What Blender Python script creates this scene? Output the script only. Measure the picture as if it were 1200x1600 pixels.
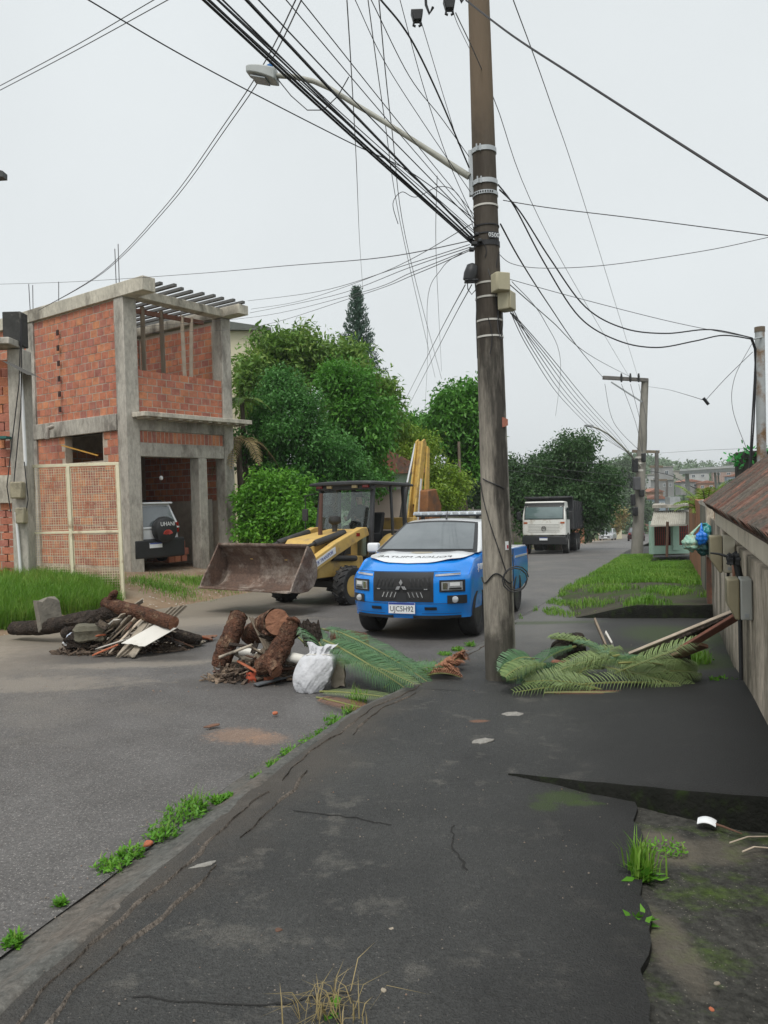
import bpy, math, random
import numpy as np
from mathutils import Vector, Matrix

for _o in list(bpy.data.objects): bpy.data.objects.remove(_o)
S = bpy.context.scene
COL = S.collection
rnd = random.Random(7)
NR = np.random.default_rng(11)
PI = math.pi
def rad(a): return math.radians(a)

# ------------------------------------------------------------------ camera
PXF, CAMZ = 1200.0, 1.6                 # focal length in photo pixels (1200 x 1600), eye height
ROLL, PITCH = rad(1.5), rad(1.2)
fw = Vector((0, math.cos(PITCH), -math.sin(PITCH)))
u0 = Vector((0, math.sin(PITCH), math.cos(PITCH)))
RT = math.cos(ROLL)*Vector((1, 0, 0)) - math.sin(ROLL)*u0
UP = math.sin(ROLL)*Vector((1, 0, 0)) + math.cos(ROLL)*u0
cam_d = bpy.data.cameras.new('camera'); cam = bpy.data.objects.new('camera', cam_d); COL.objects.link(cam)
cam.matrix_world = Matrix(((RT.x, UP.x, -fw.x, 0), (RT.y, UP.y, -fw.y, 0), (RT.z, UP.z, -fw.z, CAMZ), (0, 0, 0, 1)))
cam_d.sensor_fit = 'VERTICAL'; cam_d.sensor_height = 36.0; cam_d.lens = 36.0*PXF/1600.0
cam_d.clip_start = 0.05; cam_d.clip_end = 4000
S.camera = cam
S.render.resolution_x, S.render.resolution_y = 768, 1024

# ------------------------------------------------------------------ sky, sun, exposure
W = bpy.data.worlds.new('World'); S.world = W; W.use_nodes = True
wn = W.node_tree; wn.nodes.clear()
sky = wn.nodes.new('ShaderNodeTexSky'); sky.sky_type = 'NISHITA'; sky.sun_disc = False
SUN_EL, SUN_AZ = rad(62), rad(200)
sky.sun_elevation = SUN_EL; sky.sun_rotation = SUN_AZ; sky.dust_density = 6.0; sky.air_density = 1.0
hs = wn.nodes.new('ShaderNodeHueSaturation'); hs.inputs['Saturation'].default_value = 0.12
hs.inputs['Value'].default_value = 1.0
mxw = wn.nodes.new('ShaderNodeMix'); mxw.data_type = 'RGBA'; mxw.inputs[0].default_value = 0.88
mxw.inputs[7].default_value = (5.0, 5.30, 5.42, 1)
bg = wn.nodes.new('ShaderNodeBackground'); bg.inputs['Strength'].default_value = 0.1
wo = wn.nodes.new('ShaderNodeOutputWorld')
cn = wn.nodes.new('ShaderNodeTexNoise'); cn.inputs['Scale'].default_value = 2.2; cn.inputs['Detail'].default_value = 5
tcw = wn.nodes.new('ShaderNodeTexCoord'); wn.links.new(tcw.outputs['Generated'], cn.inputs['Vector'])
cr_ = wn.nodes.new('ShaderNodeMapRange'); cr_.inputs[1].default_value = .3; cr_.inputs[2].default_value = .7; cr_.inputs[3].default_value = .955; cr_.inputs[4].default_value = 1.04
wn.links.new(cn.outputs['Fac'], cr_.inputs[0])
cl_ = wn.nodes.new('ShaderNodeVectorMath'); cl_.operation = 'SCALE'; cl_.inputs[0].default_value = mxw.inputs[7].default_value[:3]
wn.links.new(cr_.outputs[0], cl_.inputs['Scale']); wn.links.new(cl_.outputs[0], mxw.inputs[7])
wn.links.new(sky.outputs[0], hs.inputs['Color']); wn.links.new(hs.outputs[0], mxw.inputs[6])
wn.links.new(mxw.outputs[2], bg.inputs['Color']); wn.links.new(bg.outputs[0], wo.inputs['Surface'])
sun_d = bpy.data.lights.new('sun', 'SUN'); sun_d.energy = 1.5; sun_d.angle = rad(28); sun_d.color = (1, 0.97, 0.93)
sun = bpy.data.objects.new('sun', sun_d); COL.objects.link(sun); sun.location = (0, 0, 60)
_sd = Vector((math.sin(SUN_AZ)*math.cos(SUN_EL), math.cos(SUN_AZ)*math.cos(SUN_EL), math.sin(SUN_EL)))
sun.rotation_euler = _sd.to_track_quat('Z', 'Y').to_euler()
S.view_settings.view_transform = 'Standard'; S.view_settings.look = 'None'
S.view_settings.exposure = 0.72; S.view_settings.gamma = 1.0
S.cycles.use_denoising = True
S.cycles.max_bounces = 6; S.cycles.transparent_max_bounces = 12; S.cycles.volume_bounces = 0
S.cycles.diffuse_bounces = 3; S.cycles.glossy_bounces = 3

# ------------------------------------------------------------------ helpers
def ray(x, y): return fw + (x-600)/PXF*RT - (y-800)/PXF*UP
def P(x, y, Y):                          # photo pixel at a given distance ahead -> point in the place
    d = ray(x, y); return Vector((0, 0, CAMZ)) + d*(Y/d.y)
SL = 0.037
def gz(y): return -SL*y - 0.018*max(0.0, y-38.0) + 0.040*max(0.0, y-125.0)
def G(x, y, h=0.0):                      # photo pixel -> point on the sloping ground (h above the pavement plane)
    d = ray(x, y); t = (h-CAMZ)/(d.z+SL*d.y); return Vector((0, 0, CAMZ)) + d*t

def tag(o, label=None, cat=None, group=None, kind=None):
    if label: o['label'] = label
    if cat: o['category'] = cat
    if group: o['group'] = group
    if kind: o['kind'] = kind
    return o
def empty(name, loc=(0, 0, 0), rot=(0, 0, 0), label=None, cat=None, group=None):
    o = bpy.data.objects.new(name, None); COL.objects.link(o)
    o.location = loc; o.rotation_euler = rot; o.empty_display_size = 0.2
    return tag(o, label, cat, group)

ORD = ['first', 'second', 'third', 'fourth', 'fifth', 'sixth', 'seventh', 'eighth', 'ninth', 'tenth', 'eleventh', 'twelfth', 'thirteenth', 'fourteenth', 'fifteenth', 'sixteenth', 'seventeenth', 'eighteenth', 'nineteenth', 'twentieth', 'twenty-first', 'twenty-second']
class MB:
    """collects faces for one mesh"""
    def __init__(s): s.v = []; s.f = []; s.m = []
    def add(s, vs, fs, m=0, M=None):
        b = len(s.v)
        for q in vs:
            s.v.append(tuple(M @ Vector(q)) if M is not None else tuple(q))
        for q in fs: s.f.append(tuple(i+b for i in q)); s.m.append(m)
        return s
    def box(s, c, d, m=0, M=None):
        x, y, z = c; a, b, e = d[0]/2, d[1]/2, d[2]/2
        vs = [(x+i*a, y+j*b, z+k*e) for k in (-1, 1) for j in (-1, 1) for i in (-1, 1)]
        return s.add(vs, [(0, 2, 3, 1), (4, 5, 7, 6), (0, 1, 5, 4), (2, 6, 7, 3), (0, 4, 6, 2), (1, 3, 7, 5)], m, M)
    def hexa(s, vs, m=0):                # 4 bottom points, 4 top points
        return s.add(vs, [(0, 3, 2, 1), (4, 5, 6, 7), (0, 1, 5, 4), (1, 2, 6, 5), (2, 3, 7, 6), (3, 0, 4, 7)], m)
    def beam(s, a, b, w, h, m=0, up=(0, 0, 1)):     # box along a segment
        a, b = Vector(a), Vector(b); d = (b-a).normalized(); u = Vector(up)
        if abs(d.dot(u)) > .98: u = Vector((1, 0, 0))
        r = d.cross(u).normalized(); u = r.cross(d).normalized()
        r *= w/2; u *= h/2
        return s.hexa([a-r-u, a+r-u, b+r-u, b-r-u, a-r+u, a+r+u, b+r+u, b-r+u], m)
    def tube(s, pts, rs, n=8, m=0, caps=True, jit=0.0, mc=None):
        pts = [Vector(q) for q in pts]
        if not isinstance(rs, (list, tuple)): rs = [rs]*len(pts)
        b = len(s.v); prev = None
        for i, q in enumerate(pts):
            t = (pts[min(i+1, len(pts)-1)]-pts[max(i-1, 0)]).normalized()
            if prev is None:
                u = Vector((0, 0, 1)) if abs(t.z) < .9 else Vector((1, 0, 0))
                r = t.cross(u).normalized()
            else:
                r = (prev - t*prev.dot(t)).normalized()
            prev = r; u = r.cross(t)
            for k in range(n):
                a = 2*PI*k/n; R_ = rs[i]*(1+(rnd.uniform(-jit, jit) if jit else 0))
                s.v.append(tuple(q + r*(math.cos(a)*R_) + u*(math.sin(a)*R_)))
        for i in range(len(pts)-1):
            for k in range(n):
                k2 = (k+1) % n
                s.f.append((b+i*n+k, b+i*n+k2, b+(i+1)*n+k2, b+(i+1)*n+k)); s.m.append(m)
        if caps:
            mm = m if mc is None else mc
            s.f.append(tuple(b+k for k in range(n))[::-1]); s.m.append(mm)
            e = b+(len(pts)-1)*n
            s.f.append(tuple(e+k for k in range(n))); s.m.append(mm)
        return s
    def prism(s, poly, a, b, axis='y', m=0, M=None):   # polygon in the other two axes, extruded from a to b
        n = len(poly)
        def mk(q, t):
            return (q[0], t, q[1]) if axis == 'y' else ((t, q[0], q[1]) if axis == 'x' else (q[0], q[1], t))
        vs = [mk(q, a) for q in poly] + [mk(q, b) for q in poly]
        fs = [tuple(range(n))[::-1], tuple(range(n, 2*n))]
        fs += [(i, (i+1) % n, n+(i+1) % n, n+i) for i in range(n)]
        return s.add(vs, fs, m, M)
    def lathe(s, prof, n=20, axis='z', m=0, M=None, closed=False):  # prof: (radius, height)
        vs = []; fs = []
        for (r, h) in prof:
            for k in range(n):
                a = 2*PI*k/n; c, d = r*math.cos(a), r*math.sin(a)
                vs.append((c, d, h) if axis == 'z' else ((c, h, d) if axis == 'y' else (h, c, d)))
        L = len(prof)
        for i in range(L-1 if not closed else L):
            j = (i+1) % L
            for k in range(n):
                fs.append((i*n+k, i*n+(k+1) % n, j*n+(k+1) % n, j*n+k))
        if not closed:
            fs.append(tuple(range(n))[::-1]); fs.append(tuple((L-1)*n+k for k in range(n)))
        return s.add(vs, fs, m, M)
    def grid(s, nu, nv, fn, m=0, flip=False):
        vs = [fn(i/nu, j/nv) for i in range(nu+1) for j in range(nv+1)]; fs = []
        for i in range(nu):
            for j in range(nv):
                a = i*(nv+1)+j; q = (a, a+nv+1, a+nv+2, a+1); fs.append(q[::-1] if flip else q)
        return s.add(vs, fs, m)
    def boxgrid(s, nx, ny, nz, fn, m=0):    # a cube's surface cut into cells, every point placed by fn(u, v, w), each 0..1
        idx = {}; vs = []
        def vid(i, j, k):
            q = (i, j, k)
            if q not in idx: idx[q] = len(vs); vs.append(fn(i/nx, j/ny, k/nz))
            return idx[q]
        fs = []
        for i in range(nx):
            for j in range(ny):
                fs.append((vid(i, j, 0), vid(i, j+1, 0), vid(i+1, j+1, 0), vid(i+1, j, 0)))
                fs.append((vid(i, j, nz), vid(i+1, j, nz), vid(i+1, j+1, nz), vid(i, j+1, nz)))
        for i in range(nx):
            for k in range(nz):
                fs.append((vid(i, 0, k), vid(i+1, 0, k), vid(i+1, 0, k+1), vid(i, 0, k+1)))
                fs.append((vid(i, ny, k), vid(i, ny, k+1), vid(i+1, ny, k+1), vid(i+1, ny, k)))
        for j in range(ny):
            for k in range(nz):
                fs.append((vid(0, j, k), vid(0, j, k+1), vid(0, j+1, k+1), vid(0, j+1, k)))
                fs.append((vid(nx, j, k), vid(nx, j+1, k), vid(nx, j+1, k+1), vid(nx, j, k+1)))
        return s.add(vs, fs, m)
    def mesh(s, name, mats, smooth=None):
        me = bpy.data.meshes.new(name); me.from_pydata(s.v, [], s.f)
        for q in (mats if isinstance(mats, (list, tuple)) else [mats]):
            if q is not None: me.materials.append(q)
        if any(s.m): me.polygons.foreach_set('material_index', s.m)
        if smooth is not None:
            me.polygons.foreach_set('use_smooth', [True]*len(s.f)); me.set_sharp_from_angle(angle=rad(smooth))
        me.update(); return me
    def build(s, name, mats, parent=None, smooth=None, bevel=0, seg=2, base=True, label=None, cat=None, group=None, kind=None):
        loc = Vector((0, 0, 0))
        if parent is None and base and s.v:
            a = np.array(s.v); lo, hi = a.min(0), a.max(0)
            loc = Vector(((lo[0]+hi[0])/2, (lo[1]+hi[1])/2, lo[2]))
            s.v = [(q[0]-loc.x, q[1]-loc.y, q[2]-loc.z) for q in s.v]
        me = s.mesh(name, mats, smooth)
        o = bpy.data.objects.new(name, me); COL.objects.link(o); o.location = loc
        if parent is not None: o.parent = parent
        if bevel:
            bv = o.modifiers.new('bevel', 'BEVEL'); bv.width = bevel; bv.segments = seg; bv.limit_method = 'ANGLE'; bv.angle_limit = rad(35)
            if smooth is None:
                me.polygons.foreach_set('use_smooth', [True]*len(s.f)); me.set_sharp_from_angle(angle=rad(40))
        return tag(o, label, cat, group, kind)

def copy_tree(o, parent=None, label=None):
    c = o.copy(); COL.objects.link(c)
    if parent is not None: c.parent = parent
    if label: c['label'] = label
    for ch in list(o.children): copy_tree(ch, c)
    return c
def put(o, mesh_name, parent=None): pass
def inst(name, me, parent, loc, rot=(0, 0, 0), scale=(1, 1, 1)):   # one more object on shared mesh data
    o = bpy.data.objects.new(name, me); COL.objects.link(o)
    if parent is not None: o.parent = parent
    o.location = loc; o.rotation_euler = rot; o.scale = scale
    return o
def text(name, body, size, M, mat, parent, align='CENTER', depth=0.002, shear=0.0, sx=1.0, weight=0.0):
    cu = bpy.data.curves.new(name, 'FONT'); cu.body = body; cu.size = size; cu.align_x = align; cu.align_y = 'CENTER'
    cu.extrude = depth; cu.shear = shear; cu.offset = weight; cu.resolution_u = 3
    t = bpy.data.objects.new(name, cu); COL.objects.link(t)
    bpy.context.view_layer.update()
    me = bpy.data.meshes.new_from_object(t.evaluated_get(bpy.context.evaluated_depsgraph_get()))
    bpy.data.objects.remove(t); bpy.data.curves.remove(cu)
    me.materials.clear(); me.materials.append(mat)
    me.transform(Matrix.Diagonal((sx, 1, 1, 1))); me.transform(M)
    o = bpy.data.objects.new(name, me); COL.objects.link(o)
    if parent is not None: o.parent = parent
    return o
def frame(o, xd, yd):                     # matrix with local x along xd, local y along yd, at o
    xd = Vector(xd).normalized(); zd = xd.cross(Vector(yd)).normalized(); yd = zd.cross(xd)
    return Matrix(((xd.x, yd.x, zd.x, o[0]), (xd.y, yd.y, zd.y, o[1]), (xd.z, yd.z, zd.z, o[2]), (0, 0, 0, 1)))
def cut(o, cutters):                      # boolean difference, cutters removed afterwards
    for c in cutters:
        md = o.modifiers.new('cut', 'BOOLEAN'); md.operation = 'DIFFERENCE'; md.object = c; md.solver = 'EXACT'
    bpy.context.view_layer.update()
    me = bpy.data.meshes.new_from_object(o.evaluated_get(bpy.context.evaluated_depsgraph_get()))
    o.modifiers.clear(); o.data = me
    for c in cutters: bpy.data.objects.remove(c)

# ------------------------------------------------------------------ materials
MATS = {}
def mat(name, c1, c2=None, scale=4.0, rough=0.8, bump=0.0, bscale=None, metal=0.0, c3=None, t3=0.6, s3=1.2, vary=0.0,
        spec=0.5, detail=6.0, stretch=(1, 1, 1), island=False, coat=0.0, world=False, speck=None, blur3=0.08, fine=None):
    """noise-mixed colours c1..c2, optional stain colour c3 where a second noise passes t3, optional per-object variation"""
    if name in MATS: return MATS[name]
    m = bpy.data.materials.new(name); m.use_nodes = True; nt = m.node_tree; N, L = nt.nodes, nt.links
    b = N['Principled BSDF']; b.inputs['Roughness'].default_value = rough; b.inputs['Metallic'].default_value = metal
    b.inputs['Specular IOR Level'].default_value = spec; b.inputs['Coat Weight'].default_value = coat
    if world: src = N.new('ShaderNodeNewGeometry').outputs['Position']
    else: src = N.new('ShaderNodeTexCoord').outputs['Object']
    mp = N.new('ShaderNodeMapping'); mp.inputs['Scale'].default_value = stretch; L.new(src, mp.inputs[0])
    vec = mp.outputs[0]
    if vary and not world:
        oi = N.new('ShaderNodeObjectInfo'); ml = N.new('ShaderNodeVectorMath'); ml.operation = 'MULTIPLY_ADD'
        ml.inputs[1].default_value = (1, 1, 1)
        sc = N.new('ShaderNodeVectorMath'); sc.operation = 'SCALE'; sc.inputs[0].default_value = (37, 17, 23); L.new(oi.outputs['Random'], sc.inputs['Scale'])
        L.new(vec, ml.inputs[0]); L.new(sc.outputs[0], ml.inputs[2]); vec = ml.outputs[0]
    def rgba(c): return (c[0], c[1], c[2], 1)
    if c2 is None: c2 = tuple(q*0.82 for q in c1)
    nz = N.new('ShaderNodeTexNoise'); nz.inputs['Scale'].default_value = scale; nz.inputs['Detail'].default_value = detail
    nz.inputs['Roughness'].default_value = 0.62
    L.new(vec, nz.inputs['Vector'])
    rp = N.new('ShaderNodeValToRGB'); rp.color_ramp.elements[0].position = 0.32; rp.color_ramp.elements[1].position = 0.68
    rp.color_ramp.elements[0].color = rgba(c1); rp.color_ramp.elements[1].color = rgba(c2)
    L.new(nz.outputs['Fac'], rp.inputs[0]); colr = rp.outputs[0]
    if c3 is not None:
        n3 = N.new('ShaderNodeTexNoise'); n3.inputs['Scale'].default_value = s3; n3.inputs['Detail'].default_value = 7; n3.inputs['Roughness'].default_value = 0.65
        ad = N.new('ShaderNodeVectorMath'); ad.operation = 'ADD'; ad.inputs[1].default_value = (13.7, 5.1, 9.3)
        L.new(vec, ad.inputs[0]); L.new(ad.outputs[0], n3.inputs['Vector'])
        r3 = N.new('ShaderNodeValToRGB'); r3.color_ramp.elements[0].position = t3-blur3; r3.color_ramp.elements[1].position = t3+blur3
        L.new(n3.outputs['Fac'], r3.inputs[0])
        mx = N.new('ShaderNodeMix'); mx.data_type = 'RGBA'; L.new(r3.outputs[0], mx.inputs[0]); L.new(colr, mx.inputs[6]); mx.inputs[7].default_value = rgba(c3)
        colr = mx.outputs[2]
    if speck is not None:                 # (scale, threshold, colour): small grains
        vo = N.new('ShaderNodeTexVoronoi'); vo.inputs['Scale'].default_value = speck[0]; L.new(vec, vo.inputs['Vector'])
        sr = N.new('ShaderNodeSeparateColor'); L.new(vo.outputs['Color'], sr.inputs[0])
        cm = N.new('ShaderNodeMath'); cm.operation = 'GREATER_THAN'; cm.inputs[1].default_value = speck[1]; L.new(sr.outputs[0], cm.inputs[0])
        dm = N.new('ShaderNodeMath'); dm.operation = 'LESS_THAN'; dm.inputs[1].default_value = 0.38; L.new(vo.outputs['Distance'], dm.inputs[0])
        mm = N.new('ShaderNodeMath'); mm.operation = 'MULTIPLY'; L.new(cm.outputs[0], mm.inputs[0]); L.new(dm.outputs[0], mm.inputs[1])
        mx = N.new('ShaderNodeMix'); mx.data_type = 'RGBA'; L.new(mm.outputs[0], mx.inputs[0]); L.new(colr, mx.inputs[6]); mx.inputs[7].default_value = rgba(speck[2])
        colr = mx.outputs[2]
    if fine is not None:                  # (scale, low, high): fine mottling of the value
        nf = N.new('ShaderNodeTexNoise'); nf.inputs['Scale'].default_value = fine[0]; nf.inputs['Detail'].default_value = 6; nf.inputs['Roughness'].default_value = .75
        L.new(vec, nf.inputs['Vector'])
        mf = N.new('ShaderNodeMapRange'); mf.inputs[1].default_value = .34; mf.inputs[2].default_value = .66; mf.inputs[3].default_value = fine[1]; mf.inputs[4].default_value = fine[2]
        L.new(nf.outputs['Fac'], mf.inputs[0])
        hf = N.new('ShaderNodeHueSaturation'); L.new(mf.outputs[0], hf.inputs['Value']); L.new(colr, hf.inputs['Color']); colr = hf.outputs[0]
    if vary:
        hv = N.new('ShaderNodeHueSaturation')
        mr = N.new('ShaderNodeMapRange'); mr.inputs[3].default_value = 1-vary; mr.inputs[4].default_value = 1+vary
        if island: L.new(N.new('ShaderNodeNewGeometry').outputs['Random Per Island'], mr.inputs[0])
        else: L.new(N.new('ShaderNodeObjectInfo').outputs['Random'], mr.inputs[0])
        L.new(mr.outputs[0], hv.inputs['Value']); L.new(colr, hv.inputs['Color']); colr = hv.outputs[0]
    L.new(colr, b.inputs['Base Color'])
    if bump:
        bn = N.new('ShaderNodeTexNoise'); bn.inputs['Scale'].default_value = bscale or scale*6; bn.inputs['Detail'].default_value = 5
        L.new(vec, bn.inputs['Vector'])
        bp = N.new('ShaderNodeBump'); bp.inputs['Strength'].default_value = min(1, bump); bp.inputs['Distance'].default_value = 0.02*max(1, bump)
        L.new(bn.outputs['Fac'], bp.inputs['Height']); L.new(bp.outputs[0], b.inputs['Normal'])
    MATS[name] = m; return m

def brick_mat(name, cols, mort=None):
    m = bpy.data.materials.new(name); m.use_nodes = True; nt = m.node_tree; N, L = nt.nodes, nt.links
    b = N['Principled BSDF']; b.inputs['Roughness'].default_value = 0.9; b.inputs['Specular IOR Level'].default_value = 0.2
    ad = N.new('ShaderNodeMath'); ad.operation = 'ADD'
    L.new(N.new('ShaderNodeObjectInfo').outputs['Random'], ad.inputs[0]); L.new(N.new('ShaderNodeNewGeometry').outputs['Random Per Island'], ad.inputs[1])
    fr = N.new('ShaderNodeMath'); fr.operation = 'FRACT'; L.new(ad.outputs[0], fr.inputs[0])
    rp = N.new('ShaderNodeValToRGB'); rp.color_ramp.interpolation = 'LINEAR'
    while len(rp.color_ramp.elements) < len(cols): rp.color_ramp.elements.new(0.5)
    for i, c in enumerate(cols):
        rp.color_ramp.elements[i].position = i/(len(cols)-1); rp.color_ramp.elements[i].color = (*c, 1)
    L.new(fr.outputs[0], rp.inputs[0])
    ge = N.new('ShaderNodeNewGeometry'); nz = N.new('ShaderNodeTexNoise'); nz.inputs['Scale'].default_value = 5; nz.inputs['Detail'].default_value = 8; nz.inputs['Roughness'].default_value = .7
    L.new(ge.outputs['Position'], nz.inputs['Vector'])
    mr = N.new('ShaderNodeMapRange'); mr.inputs[1].default_value = .3; mr.inputs[2].default_value = .7; mr.inputs[3].default_value = .68; mr.inputs[4].default_value = 1.25
    L.new(nz.outputs['Fac'], mr.inputs[0])
    hv = N.new('ShaderNodeHueSaturation'); L.new(rp.outputs[0], hv.inputs['Color']); L.new(mr.outputs[0], hv.inputs['Value'])
    # lime and cement smears
    n2 = N.new('ShaderNodeTexNoise'); n2.inputs['Scale'].default_value = 2.1; n2.inputs['Detail'].default_value = 9; n2.inputs['Roughness'].default_value = .75
    L.new(ge.outputs['Position'], n2.inputs['Vector'])
    r2 = N.new('ShaderNodeValToRGB'); r2.color_ramp.elements[0].position = .58; r2.color_ramp.elements[1].position = .82
    L.new(n2.outputs['Fac'], r2.inputs[0])
    mx = N.new('ShaderNodeMix'); mx.data_type = 'RGBA'; L.new(r2.outputs[0], mx.inputs[0]); L.new(hv.outputs[0], mx.inputs[6]); mx.inputs[7].default_value = (.36, .31, .27, 1)
    L.new(mx.outputs[2], b.inputs['Base Color'])
    bp = N.new('ShaderNodeBump'); bp.inputs['Strength'].default_value = .5; bp.inputs['Distance'].default_value = .02
    n4 = N.new('ShaderNodeTexNoise'); n4.inputs['Scale'].default_value = 30; L.new(ge.outputs['Position'], n4.inputs['Vector'])
    L.new(n4.outputs['Fac'], bp.inputs['Height']); L.new(bp.outputs[0], b.inputs['Normal'])
    return m
def leaf_mat(name, c1, c2, c3, trans=0.35, rough=0.5, alpha_noise=False):
    m = bpy.data.materials.new(name); m.use_nodes = True; nt = m.node_tree; N, L = nt.nodes, nt.links
    b = N['Principled BSDF']; b.inputs['Roughness'].default_value = rough; b.inputs['Specular IOR Level'].default_value = 0.35
    g = N.new('ShaderNodeNewGeometry')
    rp = N.new('ShaderNodeValToRGB'); rp.color_ramp.elements.new(0.5)
    for e, (p_, c) in zip(rp.color_ramp.elements, ((0, c1), (.55, c2), (1, c3))): e.position = p_; e.color = (*c, 1)
    nz = N.new('ShaderNodeTexNoise'); nz.inputs['Scale'].default_value = 0.9; nz.inputs['Detail'].default_value = 3
    L.new(g.outputs['Position'], nz.inputs['Vector'])
    mr = N.new('ShaderNodeMath'); mr.operation = 'MULTIPLY_ADD'; mr.inputs[1].default_value = .55; L.new(g.outputs['Random Per Island'], mr.inputs[0])
    m2 = N.new('ShaderNodeMapRange'); m2.inputs[1].default_value = .3; m2.inputs[2].default_value = .7; m2.inputs[4].default_value = .45
    L.new(nz.outputs['Fac'], m2.inputs[0]); L.new(m2.outputs[0], mr.inputs[2]); L.new(mr.outputs[0], rp.inputs[0])
    L.new(rp.outputs[0], b.inputs['Base Color'])
    tr = N.new('ShaderNodeBsdfTranslucent'); L.new(rp.outputs[0], tr.inputs['Color'])
    mx = N.new('ShaderNodeMixShader'); mx.inputs[0].default_value = trans
    L.new(b.outputs[0], mx.inputs[1]); L.new(tr.outputs[0], mx.inputs[2]); L.new(mx.outputs[0], N['Material Output'].inputs['Surface'])
    return m
def glass_mat(name, tint=(.75, .85, .82), dark=0.15):
    m = bpy.data.materials.new(name); m.use_nodes = True; nt = m.node_tree; N, L = nt.nodes, nt.links
    N.remove(N['Principled BSDF'])
    tr = N.new('ShaderNodeBsdfTransparent'); tr.inputs[0].default_value = (*tint, 1)
    gl = N.new('ShaderNodeBsdfGlossy'); gl.inputs['Roughness'].default_value = 0.03
    df = N.new('ShaderNodeBsdfDiffuse'); df.inputs[0].default_value = (.25, .28, .26, 1)
    lw = N.new('ShaderNodeFresnel'); lw.inputs['IOR'].default_value = 1.5
    mx = N.new('ShaderNodeMixShader'); mx2 = N.new('ShaderNodeMixShader'); mx2.inputs[0].default_value = dark
    L.new(tr.outputs[0], mx2.inputs[1]); L.new(df.outputs[0], mx2.inputs[2])
    L.new(lw.outputs[0], mx.inputs[0]); L.new(mx2.outputs[0], mx.inputs[1]); L.new(gl.outputs[0], mx.inputs[2])
    L.new(mx.outputs[0], N['Material Output'].inputs['Surface'])
    return m

m_conc = mat('concrete_grey', (0.483, 0.454, 0.397), (0.333, 0.310, 0.270), 2.2, .92, .5, 14, c3=(0.196, 0.178, 0.155), t3=.57, s3=1.7, fine=(14, .78, 1.2), stretch=(1, 1, .45), spec=.2)
m_concl = mat('concrete_pale', (0.575, 0.535, 0.448), (0.425, 0.397, 0.333), 2.0, .92, .45, 16, c3=(0.196, 0.178, 0.149), t3=.60, s3=1.5, fine=(14, .8, 1.18), stretch=(1, 1, .5), spec=.2)
m_mortar = mat('mortar', (.50, .43, .35), (.36, .30, .24), 6, .95, .6, 30, spec=.1)
m_dark = mat('dark_recess', (.03, .03, .03), (.02, .02, .02), 3, .9)
m_blackp = mat('black_plastic', (.022, .023, .025), (.016, .017, .018), 8, .5)
m_rubber = mat('tyre_rubber', (.028, .028, .028), (.018, .018, .018), 20, .85, .3, 60, c3=(.075, .068, .06), t3=.62, s3=5)
m_galv = mat('galvanised_steel', (.42, .44, .45), (.33, .35, .36), 8, .5, .2, 40, metal=.4, c3=(.3, .17, .09), t3=.72, s3=3)
m_chrome = mat('chrome', (.8, .8, .8), (.7, .7, .7), 3, .15, metal=1.0)
m_wood = mat('weathered_wood', (.25, .205, .155), (.15, .12, .09), 5, .9, .6, 30, stretch=(1, 1, .15), vary=.25, spec=.2)
m_woodp = mat('pale_board', (.55, .47, .38), (.42, .35, .27), 4, .85, .4, 25, vary=.15, c3=(.25, .2, .15), t3=.66, s3=3, spec=.2)
m_wire = mat('wire_black', (.02, .02, .022), (.015, .015, .017), 3, .6)
m_wiregrey = mat('wire_grey', (.10, .10, .105), (.07, .07, .075), 3, .6)
m_white = mat('white_paint', (.74, .75, .75), (.66, .67, .67), 2, .45, c3=(.5, .49, .46), t3=.74, s3=2)
m_plate = mat('plate_white', (.75, .77, .78), (.7, .72, .73), 3, .4)
m_plateblue = mat('plate_blue', (.02, .06, .32), (.02, .05, .28), 3, .4)
m_plateink = mat('plate_ink', (.03, .03, .035), None, 3, .5)
m_redlamp = mat('red_lamp', (.30, .02, .015), (.22, .015, .01), 5, .2)
# ------------------------------------------------------------------ ground, road, pavement
def zone(m, col, ax, off, lo, hi, ns=1.0, na=1.0, strength=1.0, ns2=None):
    """lay a colour where  ax . position + off + noise  passes from lo to hi (a stain with its own shape)"""
    N, L = m.node_tree.nodes, m.node_tree.links; b = N['Principled BSDF']
    old = b.inputs['Base Color'].links[0].from_socket
    g = N.new('ShaderNodeNewGeometry'); dp = N.new('ShaderNodeVectorMath'); dp.operation = 'DOT_PRODUCT'; dp.inputs[1].default_value = ax
    L.new(g.outputs['Position'], dp.inputs[0])
    nz = N.new('ShaderNodeTexNoise'); nz.inputs['Scale'].default_value = ns; nz.inputs['Detail'].default_value = 8; nz.inputs['Roughness'].default_value = .68
    L.new(g.outputs['Position'], nz.inputs['Vector'])
    a = N.new('ShaderNodeMath'); a.operation = 'MULTIPLY_ADD'; a.inputs[1].default_value = na; a.inputs[2].default_value = off-na*.5
    L.new(nz.outputs['Fac'], a.inputs[0])
    s_ = N.new('ShaderNodeMath'); s_.operation = 'ADD'; L.new(a.outputs[0], s_.inputs[0]); L.new(dp.outputs['Value'], s_.inputs[1])
    mr = N.new('ShaderNodeMapRange'); mr.interpolation_type = 'SMOOTHSTEP'; mr.inputs[1].default_value = lo; mr.inputs[2].default_value = hi; mr.inputs[4].default_value = strength
    L.new(s_.outputs[0], mr.inputs[0])
    mx = N.new('ShaderNodeMix'); mx.data_type = 'RGBA'; L.new(mr.outputs[0], mx.inputs[0]); L.new(old, mx.inputs[6]); mx.inputs[7].default_value = (*col, 1)
    L.new(mx.outputs[2], b.inputs['Base Color'])
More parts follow.
